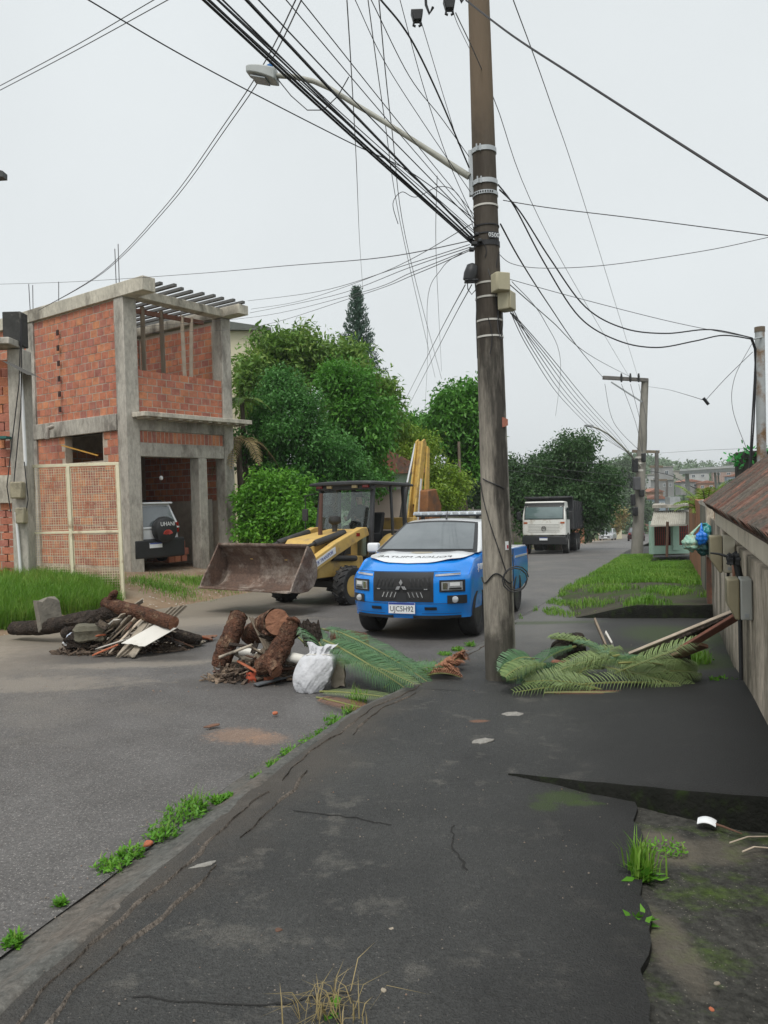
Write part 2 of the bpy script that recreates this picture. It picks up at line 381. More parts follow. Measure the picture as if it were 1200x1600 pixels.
def spots(m, col, lst, ns=3.0, na=.5, z=None):
    """worn, dirty or darker patches: (x, y, radius along x, radius along y, strength)"""
    N, L = m.node_tree.nodes, m.node_tree.links; b = N['Principled BSDF']
    g = N.new('ShaderNodeNewGeometry')
    nz = N.new('ShaderNodeTexNoise'); nz.inputs['Scale'].default_value = ns; nz.inputs['Detail'].default_value = 8; nz.inputs['Roughness'].default_value = .7
    L.new(g.outputs['Position'], nz.inputs['Vector'])
    for (x, y, rx, ry, st) in lst:
        old = b.inputs['Base Color'].links[0].from_socket
        sb = N.new('ShaderNodeVectorMath'); sb.operation = 'SUBTRACT'; sb.inputs[1].default_value = (x, y, 0); L.new(g.outputs['Position'], sb.inputs[0])
        ml = N.new('ShaderNodeVectorMath'); ml.operation = 'MULTIPLY'; ml.inputs[1].default_value = (1/rx, 1/ry, 0); L.new(sb.outputs[0], ml.inputs[0])
        ln = N.new('ShaderNodeVectorMath'); ln.operation = 'LENGTH'; L.new(ml.outputs[0], ln.inputs[0])
        a = N.new('ShaderNodeMath'); a.operation = 'MULTIPLY_ADD'; a.inputs[1].default_value = -na*2; L.new(nz.outputs['Fac'], a.inputs[0]); L.new(ln.outputs['Value'], a.inputs[2])
        mr = N.new('ShaderNodeMapRange'); mr.interpolation_type = 'SMOOTHSTEP'; mr.inputs[1].default_value = 1.0-na; mr.inputs[2].default_value = .45-na; mr.inputs[4].default_value = st
        L.new(a.outputs[0], mr.inputs[0])
        mx = N.new('ShaderNodeMix'); mx.data_type = 'RGBA'; L.new(mr.outputs[0], mx.inputs[0]); L.new(old, mx.inputs[6]); mx.inputs[7].default_value = (*col, 1)
        L.new(mx.outputs[2], b.inputs['Base Color'])

KERB = [(-2.6, -6), (-1.9, -1), (-1.62, 1.2), (-1.40, 2.67), (-1.10, 3.79), (-.79, 5.2), (-.27, 6.71), (.08, 7.37), (1.22, 10.08), (2.0, 12.27),
        (3.62, 16.25), (6.2, 23), (9.21, 30.83), (14.5, 44.5), (22, 64), (36, 100), (45.5, 125), (60, 165)]
LEFT = [(-12.5, -6), (-11.0, 0), (-9.7, 4), (-8.2, 8.5), (-6.5, 13.1), (-4.84, 17.4), (-2.6, 23), (.3, 30), (5.5, 43), (13.5, 62), (27, 98), (36.5, 123), (51, 163)]
def kx(y): return float(np.interp(y, [q[1] for q in KERB], [q[0] for q in KERB]))
def lx(y): return float(np.interp(y, [q[1] for q in LEFT], [q[0] for q in LEFT]))
def wx(y): return .6523 + .3715*y                   # street face of the wall on the right
def gut(y): return float(np.interp(y, [0, 3, 7, 12, 60], [.36, .34, .28, .15, .12]))
def nse(x, y, s=1.0, seed=0.0):
    return (math.sin(x*1.7*s+y*2.3*s+seed)+math.sin(x*3.1*s-y*1.3*s+seed*2.1)*.6+math.sin(-x*5.3*s+y*4.7*s+seed*.7)*.35)/1.95
def rowsy(y0, y1, d0, growth):
    ys = [y0]; d = d0
    while ys[-1] < y1: ys.append(ys[-1]+d); d = d*growth if ys[-1] > 6 else d
    return ys
def sheet(ys, vs, fn):
    mb = MB(); n = len(vs)
    mb.v = [fn(y, v) for y in ys for v in vs]
    for i in range(len(ys)-1):
        for j in range(n-1):
            a = i*n+j; mb.f.append((a, a+1, a+n+1, a+n)); mb.m.append(0)
    return mb

m_road = mat('asphalt', (.116, .111, .107), (.076, .072, .069), 1.4, .55, .55, 70, c3=(.135, .125, .112), t3=.58, s3=.35, world=True, speck=(100, .80, (.25, .235, .22)), spec=.4, fine=(45, .62, 1.38))
_qv = (-1/1.0, .385, 0)                  # grows towards the road's left edge
zone(m_road, (.235, .20, .155), _qv, -11.5+11.5, 2.3+4.5, 2.3+8.2, .55, 4.8, .8)
spots(m_road, (.34, .20, .12), [(-1.25, 6.32, .34, .28, .4), (-1.0, 6.2, .22, .22, .35)], 24, .9)
spots(m_road, (.055, .05, .045), [(-2.9, 9.95, .55, .45, .6), (-3.6, 10.4, 1.6, .8, .45), (-1.3, 8.5, 1.4, .55, .5), (-2.4, 16.6, 1.6, 2.4, .35)], 2.5, .4)  # darker patches around the two heaps and the loader
spots(m_road, (.28, .245, .2), [(-4.6, 8.6, 2.4, .6, .45), (-3.2, 9.7, 1.4, .3, .5), (-3.4, 14.0, 2.6, .9, .55), (-6.5, 10.5, 1.6, 1.8, .6)], 4.5, .85)
ys = rowsy(-5, 164, .35, 1.05); vs = [i/22 for i in range(23)]
def f_road(y, v):
    a, b = lx(y)-.35, kx(y)-gut(y)+.03
    x = a+(b-a)*v
    return (x, y, gz(y)-.1+.03*(1-(2*v-1)**2)-.03*0 + .012*nse(x, y, .35) - .02)
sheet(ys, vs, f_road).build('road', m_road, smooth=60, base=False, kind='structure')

m_kerb = mat('kerb_cement', (.115, .113, .103), (.075, .076, .07), 2.2, .8, .5, 45, c3=(.115, .10, .085), t3=.58, s3=1.5, world=True, speck=(130, .93, (.15, .14, .125)), spec=.25, fine=(26, .6, 1.4))
kp = [(-1.0, -.128), (-.62, -.112), (-.35, -.085), (-.16, -.035), (-.02, -.006), (.18, .006), (.36, .002), (.5, -.03)]
def f_kerb(y, j):
    p_, h = kp[j]; g_ = max(gut(y), .2); x = kx(y)+p_*(g_ if p_ < 0 else .25)
    x += .012*nse(x, y, 3.1)*(1 if j not in (0, 7) else 0)
    return (x, y, gz(y)+h+.006*nse(x, y, 4))
ysk = rowsy(-4, 120, .12, 1.03)
sheet(ysk, range(len(kp)), f_kerb).build('kerb', m_kerb, smooth=60, base=False, kind='structure')

m_side = mat('pavement_dark', (.062, .0625, .060), (.041, .0415, .0405), 1.1, .65, .9, 110, c3=(.092, .089, .081), t3=.61, s3=3.4, blur3=.04, world=True, speck=(130, .975, (.15, .14, .125)), spec=.25, fine=(55, .66, 1.36))
zone(m_side, (.095, .082, .068), (-.93, .30, 0), 0, 1.62, 2.35, 2.6, 1.1, .75)      # worn strip along the kerb
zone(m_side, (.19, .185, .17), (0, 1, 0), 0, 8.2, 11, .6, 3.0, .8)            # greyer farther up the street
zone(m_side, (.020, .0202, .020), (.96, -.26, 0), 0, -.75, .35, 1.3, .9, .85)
spots(m_side, (.25, .13, .08), [(.72, 6.1, .10, .06, .7)], 10, .5)
spots(m_side, (.05, .085, .015), [(3.2, 8.6, .9, 1.0, .55), (3.9, 10.3, .9, 1.2, .5), (2.4, 11.9, 1.2, .25, .5), (.98, 4.38, .2, .14, .55), (.85, 4.25, .1, .1, .5), (1.08, 4.28, .14, .05, .6)], 34, .85)
def seam(y): return float(np.interp(y, [-2, 2.39, 3.2, 3.87, 4.35, 4.8], [-.7, .80, 1.06, 1.27, 1.38, 1.75])) + .02*math.sin(y*9)+.012*math.sin(y*23)
def xb(y): return seam(y) if y < 4.72 else wx(y)+.25
yss = rowsy(-3, 46, .09, 1.035); vs = [i/34 for i in range(35)]
def f_side(y, v):
    a, b = kx(y)+.055, xb(y); x = a+(b-a)*min(1, v*34/33)
    z = gz(y)+.004+.008*nse(x, y, .8, 2)+.003*nse(x, y, 5, 1)
    if v > .999: z -= .09
    return (x, y, z)
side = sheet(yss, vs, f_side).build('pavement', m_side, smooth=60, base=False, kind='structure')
m_ridge = mat('kerb_ridge', (.16, .135, .112), (.07, .062, .054), 9, .9, 1.4, 50, world=True, fine=(40, .55, 1.5), spec=.15)
for (y0_, y1_, off, w_) in ((2.2, 4.6, .16, .022), (4.8, 7.6, .17, .018), (2.0, 3.6, .30, .028), (3.9, 5.0, .31, .02), (5.8, 7.2, .27, .016), (8.2, 12.0, .14, .02)):
    mb = MB(); n_ = int((y1_-y0_)/.06)
    for i in range(n_+1):
        y = y0_+(y1_-y0_)*i/n_; x = kx(y)+off+.03*nse(0, y, 2.3, off*9)+.012*nse(0, y, 9); w = w_*max(.05, .45+.75*nse(1, y, 3.7, off))*min(1, 5*i/n_, 5*(n_-i)/n_+.1)
        zz = gz(y)+.004+.008*nse(x, y, .8, 2)+.003*nse(x, y, 5, 1)
        mb.v += [(x-w, y, zz-.004), (x-w*.35, y, zz+.010+.004*nse(3, y, 7)), (x+w*.45, y, zz+.008), (x+w, y, zz-.004)]
    for i in range(n_):
        for j in range(3): a = i*4+j; mb.f.append((a, a+1, a+5, a+4)); mb.m.append(0)
    mb.build('mortar_ridge', m_ridge, side, smooth=60, base=False)
# joints and cracks cut as thin dark grooves
crk = mat('crack_dark', (.012, .012, .011), (.02, .019, .017), 20, .95, world=True)
for i, pts in enumerate([[(-.55, 4.28), (-.2, 4.15), (.02, 4.02)], [(.32, 4.0), (.29, 3.7), (.34, 3.45)], [(-.9, 2.6), (-.45, 2.52), (-.1, 2.6)], [(.35, 7.35), (.72, 7.22)]]):
    mb = MB(); ps = []
    for k in range(len(pts)-1):
        for t in range(8):
            q = t/8; ps.append((pts[k][0]*(1-q)+pts[k+1][0]*q+rnd.uniform(-.012, .012), pts[k][1]*(1-q)+pts[k+1][1]*q+rnd.uniform(-.012, .012)))
    for k in range(len(ps)-1):
        (x, y), (x2, y2) = ps[k], ps[k+1]; d = Vector((x2-x, y2-y)).normalized(); w = .003+.003*rnd.random()
        n_ = Vector((-d.y, d.x))*w
        zf = lambda a, b: gz(b)+.0075+.008*nse(a, b, .8, 2)+.003*nse(a, b, 5, 1)
        mb.add([(x-n_.x, y-n_.y, zf(x, y)), (x2-n_.x, y2-n_.y, zf(x2, y2)), (x2+n_.x, y2+n_.y, zf(x2, y2)), (x+n_.x, y+n_.y, zf(x, y))], [(0, 1, 2, 3)])
    mb.build('pavement_crack', crk, side, base=False)
m_moss = mat('mossy_cement', (.05, .049, .043), (.030, .030, .027), 2.4, .85, .7, 50, c3=(.05, .078, .016), t3=.58, s3=3.4, world=True, speck=(130, .96, (.14, .13, .11)), spec=.2, fine=(26, .5, 1.6))
spots(m_moss, (.13, .115, .09), [(1.33, 3.75, .2, .28, .8), (1.05, 2.9, .12, .4, .6), (1.6, 3.7, .25, .2, .5)], 6, .6)
spots(m_moss, (.11, .055, .035), [(1.75, 2.9, .22, .5, .6), (1.85, 3.3, .15, .3, .5)], 6, .6)
ym = rowsy(-2, 4.9, .09, 1.0)
sheet(ym, [i/16 for i in range(17)], lambda y, v: (lambda x: (x, y, gz(y)-.028+.010*nse(x, y, 2.2, 5)+.004*nse(x, y, 9)))(seam(y)-.12+(wx(y)+.35-seam(y)+.12)*v)).build('mossy_strip', m_moss, smooth=60, base=False, kind='structure')
# the raised crossing slab in front of the gate roof
m_ramp = mat('slab_dark', (.028, .028, .0275), (.019, .019, .0195), .9, .7, .6, 60, c3=(.045, .043, .040), t3=.6, s3=.7, world=True, speck=(120, .98, (.14, .13, .12)), spec=.25, fine=(55, .7, 1.3))
spots(m_ramp, (.045, .07, .016), [(3.1, 6.6, .35, .5, .8), (3.3, 7.2, .3, .3, .5)], 8, .7)
A0, A1, B0, B1 = Vector((.74, 4.80)), Vector((2.2, 3.72)), Vector((1.62, 7.6)), Vector((3.75, 7.9))
def f_ramp(s, t):
    q = (A0*(1-s)+A1*s)*(1-t)+(B0*(1-s)+B1*s)*t
    h = .012+.155*min(1, s*1.05)**1.0*(1-.92*t**2.2)
    edge = .008*math.sin(s*17)+.005*math.sin(s*41)
    y = q.y + edge*(1-t)
    return (q.x, y, gz(y)+h+.006*nse(q.x, y, 1.4))
mb = MB(); mb.grid(26, 26, f_ramp)
n0 = len(mb.v)
for i in range(27):                      # broken front face
    x, y, z = f_ramp(i/26, 0); mb.v.append((x-.01+rnd.uniform(-.006, .006), y-.018+rnd.uniform(-.006, .006), z-.02)); mb.v.append((x-.03, y-.07, gz(y)-.06))
for i in range(26):
    mb.f.append((i*27, n0+2*i, n0+2*i+2, (i+1)*27)); mb.m.append(1); mb.f.append((n0+2*i, n0+2*i+1, n0+2*i+3, n0+2*i+2)); mb.m.append(1)
m_rampf = mat('slab_edge', (.014, .014, .012), (.008, .009, .007), 7, .95, 1.0, 40, c3=(.018, .028, .008), t3=.6, s3=6, world=True, spec=.1)
mb.build('raised_slab', [m_side, m_rampf], smooth=50, base=False, kind='structure')
# second, grass-topped platform farther along the wall
m_plat = mat('platform_earth', (.075, .068, .052), (.05, .047, .036), 2.0, .9, .7, 40, c3=(.045, .075, .018), t3=.52, s3=1.2, world=True, spec=.15)
def f_plat(s, t):
    y = 12.45+t*13-.45*s*(1-t)
    xl = wx(y)-2.2-1.1*min(1, t*3)+.5*t; x = xl+(wx(y)+.1-xl)*s
    h = .20*min(1, s*2.3)*(1-.75*t)+.006
    return (x, y, gz(y)+h+.015*nse(x, y, 1.2))
mb = MB(); mb.grid(16, 30, f_plat); n0 = len(mb.v)
for i in range(17):
    x, y, z = f_plat(i/16, 0); mb.v.append((x, y-.05, z-.04)); mb.v.append((x, y-.10, gz(y)-.05))
for i in range(16):
    mb.f.append((i*31, n0+2*i, n0+2*i+2, (i+1)*31)); mb.m.append(1); mb.f.append((n0+2*i, n0+2*i+1, n0+2*i+3, n0+2*i+2)); mb.m.append(1)
mb.build('raised_verge', [m_plat, m_rampf], smooth=50, base=False, kind='structure')

# dirt verge on the left, climbing to the houses
m_dirt = mat('dirt', (.27, .195, .13), (.19, .135, .09), 1.5, .95, .7, 20, c3=(.33, .27, .20), t3=.58, s3=.5, world=True, speck=(14, .86, (.36, .33, .29)), spec=.15)
zone(m_dirt, (.07, .085, .03), (-.6, .05, 0), 0, 6.3, 8.8, .8, 3.0, .7)
def bank(d): return .75*(1-math.exp(-max(0, d)/1.6)) + (.06*d if d < 0 else 0)
def vz(x, y):
    d = lx(y)-x
    return gz(y)-.11+bank(d)+.03*nse(x, y, .8)*min(1, max(0, d+.3)) + .012*nse(x, y, 3.3)
yv = rowsy(-5, 164, .3, 1.04); dv = [-.6, -.3, -.1, .1, .3, .55, .85, 1.2, 1.6, 2.1, 2.7, 3.4, 4.2, 5.2, 6.5, 8, 10, 13, 17, 23, 32]
def f_verge(y, d):
    w = d + (.28*nse(0, y, 1.1, 3)+.1*nse(0, y, 4, 1) if d < .5 else 0)
    x = lx(y)-w; z = vz(x, y)
    if d < -.5: z -= .08
    return (x, y, z)
sheet(yv, dv, f_verge).build('dirt_verge', m_dirt, smooth=60, base=False, kind='structure')
m_land = mat('far_land', (.05, .075, .03), (.075, .085, .04), .08, .95, .0, c3=(.12, .10, .06), t3=.62, s3=.05, world=True)
xs = [-1500, -700, -300, -120, -60, -35, -20, -10, 0, 10, 20, 40, 80, 160, 320, 700, 1500]
yl = [-80, -20, 0, 10, 20, 40, 60, 90, 125, 170, 250, 400, 700, 1200, 2500]
def f_land(y, x):
    yy = max(y, -20); return (x, y, gz(min(yy, 400))-.75)
sheet(yl, xs, f_land).build('ground', m_land, base=False, kind='structure')

# ------------------------------------------------------------------ foliage helpers
def leaf_obj(name, pts, dirs, nrm, ln, wd, m, parent=None, droop=0.0, kind=None, fold=.0, **kw):
    """diamond leaves: base points, direction, face normal, lengths, widths (numpy)"""
    n = len(pts); d = dirs/np.linalg.norm(dirs, axis=1, keepdims=True)
    s = np.cross(d, nrm); s /= np.linalg.norm(s, axis=1, keepdims=True)+1e-9
    L_, W_ = ln[:, None], wd[:, None]
    up = np.cross(s, d)
    V = np.empty((n, 4, 3)); V[:, 0] = pts; V[:, 1] = pts+d*L_*.45-s*W_*.5+up*W_*fold; V[:, 3] = pts+d*L_*.45+s*W_*.5+up*W_*fold
    V[:, 2] = pts+d*L_; V[:, 2, 2] -= droop*ln
    me = bpy.data.meshes.new(name); V = V.reshape(-1, 3)
    off = np.zeros(3)
    if parent is None: off = np.array([V[:, 0].mean(), V[:, 1].mean(), V[:, 2].min()]); V = V-off
    me.vertices.add(4*n); me.vertices.foreach_set('co', V.astype(np.float32).ravel())
    me.loops.add(4*n); me.loops.foreach_set('vertex_index', np.arange(4*n, dtype=np.int32))
    me.polygons.add(n); me.polygons.foreach_set('loop_start', np.arange(0, 4*n, 4, dtype=np.int32))
    me.materials.append(m); me.update(calc_edges=True)
    o = bpy.data.objects.new(name, me); COL.objects.link(o); o.location = off
    if parent is not None: o.parent = parent
    return tag(o, kind=kind, **kw)
def rdir(n):
    v = NR.normal(size=(n, 3)); return v/np.linalg.norm(v, axis=1, keepdims=True)
def crown_points(blobs, dens, per, spread, shell=.45):
    """leaf clumps through a set of ellipsoids; returns leaf points and outward directions"""
    P_, D_ = [], []
    for (c, r) in blobs:
        c = np.array(c, float); r = np.array(r if hasattr(r, '__len__') else (r, r, r), float)
        area = 4*PI*((r[0]*r[1])**1.6+(r[0]*r[2])**1.6+(r[1]*r[2])**1.6)**(1/1.6)/3**(1/1.6)
        n = max(6, int(area*dens)); d = rdir(n)
        bump_ = 1+.16*np.sin(d[:, 0]*5+c[0])*np.sin(d[:, 1]*6+c[1])+.10*np.sin(d[:, 2]*9+c[2]*3)
        q = (1-shell*NR.random(n)**1.7)*bump_
        cc = c+d*r*q[:, None]
        pp = np.repeat(cc, per, 0)+NR.normal(size=(n*per, 3))*spread
        P_.append(pp); D_.append(np.repeat(d, per, 0))
    return np.concatenate(P_), np.concatenate(D_)
def tree(name, label, cat, base, blobs, m_leaf, m_bark, dens=3.0, per=14, spread=.22, ln=.16, wd=.08, droop=.25, trunk_r=.22, lean=(0, 0), group=None, shell=.45, cut_below=None):
    base = Vector(base); t = empty(name, base, (0, 0, 0), label, cat, group)
    lb = [((c[0]-base.x, c[1]-base.y, c[2]-base.z), r) for c, r in blobs]
    fb = []
    for c, r in lb:
        r = np.array(r if hasattr(r, '__len__') else (r, r, r)); fb.append((c, tuple(r*.64)))
        for k in range(11):
            d = rdir(1)[0]; d[2] = d[2]*.8+.12; kk = rnd.uniform(.20, .46); fb.append((tuple(np.array(c)+d*r*rnd.uniform(.6, .95)), tuple(r*kk*np.array([1, 1, .85]))))
    pp, dd = crown_points(fb, dens*2.1, int(per*1.5), spread*.9, shell)
    n = len(pp)
    dirs = dd*.55+rdir(n)*.9; dirs[:, 2] -= droop
    nr = rdir(n)*.8; nr[:, 2] += .9
    l_ = ln*(.65+.7*NR.random(n))
    leaf_obj('crown', pp, dirs, nr, l_, wd*l_/ln, m_leaf, t, droop=.15)
    mb = MB(); top = sum((Vector(c) for c, r in lb), Vector())/len(lb)
    zt = min(c[2] for c, r in lb)
    kn = Vector((top.x*.3, top.y*.3, max(.6, zt*.7)))
    mb.tube([(0, 0, -.4), (0, 0, 0), kn*.5+Vector((.08, .05, 0)), kn], [trunk_r*1.5, trunk_r*1.15, trunk_r, trunk_r*.85], 9, jit=.08)
    for c, r in lb[:14]:
        e = Vector(c); md = kn.lerp(e, .5)+Vector((rnd.uniform(-.3, .3), rnd.uniform(-.3, .3), -.15))
        mb.tube([kn*.93, md, e], [trunk_r*.6, trunk_r*.38, trunk_r*.12], 6)
    mb.build('trunk', m_bark, t, smooth=60)
    return t
def grass(name, pts, h, w, m, lean=.35, label=None, cat=None, seg=2, kind='stuff', parent=None):
    """blades as thin bent triangles"""
    n = len(pts); a = NR.random(n)*2*PI; hh = h*(.5+.8*NR.random(n))
    d = np.stack([np.cos(a), np.sin(a), np.zeros(n)], 1); s = np.stack([-np.sin(a), np.cos(a), np.zeros(n)], 1)
    k = lean*(.3+1.2*NR.random(n)); ww = w*(.7+.6*NR.random(n))
    V = np.empty((n, 5, 3)); up = np.array([0, 0, 1.])
    V[:, 0] = pts-s*ww[:, None]/2; V[:, 1] = pts+s*ww[:, None]/2
    mid = pts+up*(hh*.6)[:, None]+d*(hh*k*.3)[:, None]
    V[:, 2] = mid+s*ww[:, None]*.4; V[:, 3] = mid-s*ww[:, None]*.4
    V[:, 4] = pts+up*(hh*(1-.35*k))[:, None]+d*(hh*k)[:, None]
    V = V.reshape(-1, 3); off = np.zeros(3)
    if parent is None: off = np.array([V[:, 0].mean(), V[:, 1].mean(), V[:, 2].min()]); V = V-off
    me = bpy.data.meshes.new(name); me.vertices.add(5*n); me.vertices.foreach_set('co', V.astype(np.float32).ravel())
    b = np.arange(n)[:, None]*5
    li = np.concatenate([b+np.array([[0, 1, 2, 3]]), b+np.array([[3, 2, 4]])], 1).ravel().astype(np.int32)
    me.loops.add(7*n); me.loops.foreach_set('vertex_index', li)
    ls = (np.arange(n)[:, None]*7+np.array([[0, 4]])).ravel().astype(np.int32)
    me.polygons.add(2*n); me.polygons.foreach_set('loop_start', ls)
    me.materials.append(m); me.update(calc_edges=True)
    o = bpy.data.objects.new(name, me); COL.objects.link(o); o.location = off
    if parent is not None: o.parent = parent
    return tag(o, label, cat, None, kind)

lf_mid = leaf_mat('leaf_mid', (.045, .14, .018), (.085, .255, .030), (.16, .37, .055))
lf_olive = leaf_mat('leaf_olive', (.07, .15, .025), (.13, .25, .040), (.27, .36, .075))
lf_blue = leaf_mat('leaf_blue', (.04, .13, .028), (.075, .22, .045), (.13, .32, .075))
lf_bright = leaf_mat('leaf_bright', (.06, .18, .015), (.11, .30, .025), (.20, .43, .045))
lf_yell = leaf_mat('leaf_yell', (.11, .21, .02), (.19, .31, .03), (.31, .40, .06))
lf_dark = leaf_mat('leaf_dark', (.026, .070, .020), (.045, .11, .030), (.085, .165, .05))
lf_pine = leaf_mat('leaf_pine', (0.034, 0.075, 0.052), (0.052, 0.103, 0.069), (0.069, 0.132, 0.086), .15)
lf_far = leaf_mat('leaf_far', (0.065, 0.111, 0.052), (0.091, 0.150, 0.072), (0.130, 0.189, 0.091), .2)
lf_grass = leaf_mat('leaf_grass', (.08, .20, .018), (.15, .32, .032), (.30, .38, .09), .4)
lf_red = leaf_mat('leaf_reddish', (0.130, 0.195, 0.052), (0.260, 0.221, 0.078), (0.364, 0.208, 0.091), .3)
lf_dry = leaf_mat('leaf_dry', (0.230, 0.184, 0.081), (0.322, 0.253, 0.115), (0.414, 0.322, 0.172), .3)
bark = mat('bark', (.13, .105, .085), (.08, .065, .052), 5, .95, .9, 25, stretch=(1, 1, .3), spec=.15)
# ------------------------------------------------------------------ houses on the left
m_brick = brick_mat('hollow_brick', [(.42, .155, .10), (.50, .195, .115), (.37, .15, .115), (.56, .235, .12), (.44, .165, .105), (.34, .135, .105), (.51, .19, .105)])
m_hole = mat('brick_hole', (.05, .02, .015), (.03, .015, .012), 20, .95)
def brick_mesh(w, t, h, name='brick'):
    mb = MB(); c = .006
    mb.box((0, 0, 0), (w, t, h))
    return mb.mesh(name, m_brick)
_bm = {}
def brick_wall(root, o, ud, out, L, z0, z1, bw, bh, stuff=None, skip=None, budget=[0], top=None, t=.05, half=True):
    """lays single bricks proud of a mortar face; o: start at the face, ud: direction along, out: outward"""
    ud, out = Vector(ud).normalized(), Vector(out).normalized()
    key = (round(bw, 3), round(bh, 3))
    if key not in _bm: _bm[key] = brick_mesh(bw-.028, t, bh-.026)
    ang = math.atan2(ud.y, ud.x)
    nrow = int(round((z1-z0)/bh))
    for r in range(nrow):
        z = z0+(r+.5)*(z1-z0)/nrow; u = -(bw*.5 if (r % 2 and half) else 0)+rnd.uniform(-.02, .02)
        while u < L-.02:
            a, b = max(0, u), min(L, u+bw); u += bw
            if b-a < .05: continue
            m = (a+b)/2
            if skip and skip(m, z, a, b): continue
            if top and z+bh*.4 > top(m): continue
            pos = Vector(o)+ud*m+out*(rnd.uniform(-.004, .004)-t/2+.006); pos.z = z+rnd.uniform(-.004, .004)
            sx = (b-a)/bw
            if stuff is None:
                inst('brick', _bm[key], root, pos, (rnd.uniform(-.01, .01), rnd.uniform(-.012, .012), ang), (sx, 1, 1)); budget[0] += 1
            else:
                M_ = Matrix.Translation(pos) @ Matrix.Rotation(ang, 4, 'Z') @ Matrix.Diagonal((sx, 1, 1, 1))
                stuff.box((0, 0, 0), (bw-.028, t, bh-.026), 0, M_)

DA = 20.0
A = P(205, 888, DA); A.z = 0
R_ = P(370, 850, 23.0); R_.z = 0
d1 = (R_-A); d1.z = 0; LF = d1.length; d1.normalize()
d2 = Vector((-d1.y, d1.x, 0)); fo = Vector((d1.y, -d1.x, 0))      # fo: out of the street front, d2: back along the side
so = -d1                                                            # out of the side face
def hz_(y): return P(205, y, DA).z
zb, zl0, zl1, zled, zpar, zt0, zt1 = hz_(888), hz_(712), hz_(690), hz_(645), hz_(573), hz_(462), hz_(440)
house = empty('unfinished_house', (A.x, A.y, zb), (0, 0, 0), 'two-storey unfinished red hollow-brick house with raw concrete columns and open upper floor', 'house')
def H(u, v, z):                           # u along the street front, v back from it, z world -> local of house
    q = A+d1*u+d2*v; return (q.x-A.x, q.y-A.y, z-zb)
def hb(mb, u0_, u1_, v0_, v1_, z0_, z1_, m=0):
    mb.hexa([H(u0_, v0_, z0_), H(u1_, v0_, z0_), H(u1_, v1_, z0_), H(u0_, v1_, z0_), H(u0_, v0_, z1_), H(u1_, v0_, z1_), H(u1_, v1_, z1_), H(u0_, v1_, z1_)], m)
    return mb
LS = 7.6; CW = .40
uM = LF*.64
for (u, v, w, zz0, zz1) in [(0, 0, .42, -.5, zt0), (LF-.36, 0, .36, -.5, zt0+.02), (uM, .02, .30, -.5, zl0), (0, 4.35, .40, -.5, zt0), (0, LS-.4, .4, -.5, zt0), (LF-.36, 4.2, .36, -.5, zt0)]:
    hb(MB(), u, u+w, v, v+CW, zb+zz0 if zz0 < 0 else zz0, zz1).build('column', m_conc, house, bevel=.02)
# ring beams
hb(MB(), -.03, .36, -.9, LS, zt0, zt1).build('roof_beam', m_concl, house, bevel=.015)
hb(MB(), .36, LF-.36, -.08, .30, zt0+.03, zt1-.10).build('roof_beam', m_concl, house, bevel=.015)
hb(MB(), LF-.36, LF+.03, -.75, 4.3, zt0+.03, zt1-.06).build('roof_beam', m_concl, house, bevel=.015)
hb(MB(), .36, LF-.36, 4.05, 4.4, zt0, zt1-.05).build('roof_beam', m_concl, house, bevel=.015)
hb(MB(), -.02, .34, .42, LS, zled-.42, zled+.02).build('floor_beam', m_conc, house, bevel=.015)
hb(MB(), .42, LF-.36, .03, .36, zled-.42, zled-.12).build('floor_beam', m_conc, house, bevel=.015)
hb(MB(), .42, LF-.36, .02, .34, zl0, zl1).build('lintel', m_conc, house, bevel=.015)
# balcony slab with its ribs
mb = MB(); hb(mb, .18, LF+.28, -.52, .02, zled-.10, zled+.02); hb(mb, .42, LF-.36, .36, 4.05, zled-.12, zled-.02)
mb.build('balcony_slab', m_concl, house, bevel=.012)
for i in range(11):
    u = .3+i*(LF-.1)/10.5
    hb(MB(), u, u+.12, -.46, .03, zled-.14, zled-.1).build('slab_rib', m_concl, house)
# roof joists poking out over the front
for i in range(10):
    u = .34+i*(LF-.60)/9
    hb(MB(), u, u+.10, -.70+rnd.uniform(-.12, .08), 4.3, zt1-.04, zt1+.035).build('roof_joist', mat('joist_dark', (.13, .13, .125), (.09, .09, .088), 4, .9), house)
# mortar cores of the walls
c_ = MB(); hb(c_, .06, .28, .42, 4.35, zled, zt0); hb(c_, .06, .28, 4.75, LS-.4, zled, zt0)
c_.build('side_wall', m_mortar, house)
WY0, WY1, WV0, WV1 = hz_(716), hz_(670), 1.15, 2.95
c_ = MB(); hb(c_, .06, .28, .42, WV0, zb-.5, zled-.42); hb(c_, .06, .28, WV1, LS, zb-.5, zled-.42)
hb(c_, .06, .28, WV0, WV1, zb-.5, WY0); hb(c_, .06, .28, WV0, WV1, WY1, zled-.42); c_.build('side_wall', m_mortar, house)
c_ = MB(); hb(c_, .42, LF-.36, .06, .24, zled+.0, zpar-.03); c_.build('parapet', m_mortar, house)
c_ = MB(); hb(c_, .42, LF-.36, .08, .26, zl1, zled-.42); c_.build('transom_wall', m_mortar, house)
bud = [0]; BW, BH = .31, (zt0-zled)/14
def side_o(v): q = A+d2*v; return Vector((q.x-A.x, q.y-A.y, 0))+so*(-.06)
brick_wall(house, side_o(4.35), -d2, so, 3.93, zled-zb+.02, zt0-zb-.02, BW, BH, budget=bud)
brick_wall(house, side_o(4.35), -d2, so, 3.93, max(0, WY0-zb-1.3), zled-.42-zb, BW, BH, budget=bud,
           skip=lambda m, z, a, b: WY0-zb-.02 < z < WY1-zb+.02 and not (b < 4.35-WV1+.03 or a > 4.35-WV0-.03))
fr_o = Vector(H(.42, 0, zb))+fo*(-.06)
brick_wall(house, fr_o, d1, fo, LF-.78, zled-zb+.02, zpar-zb, BW, (zpar-zled)/6, budget=bud)
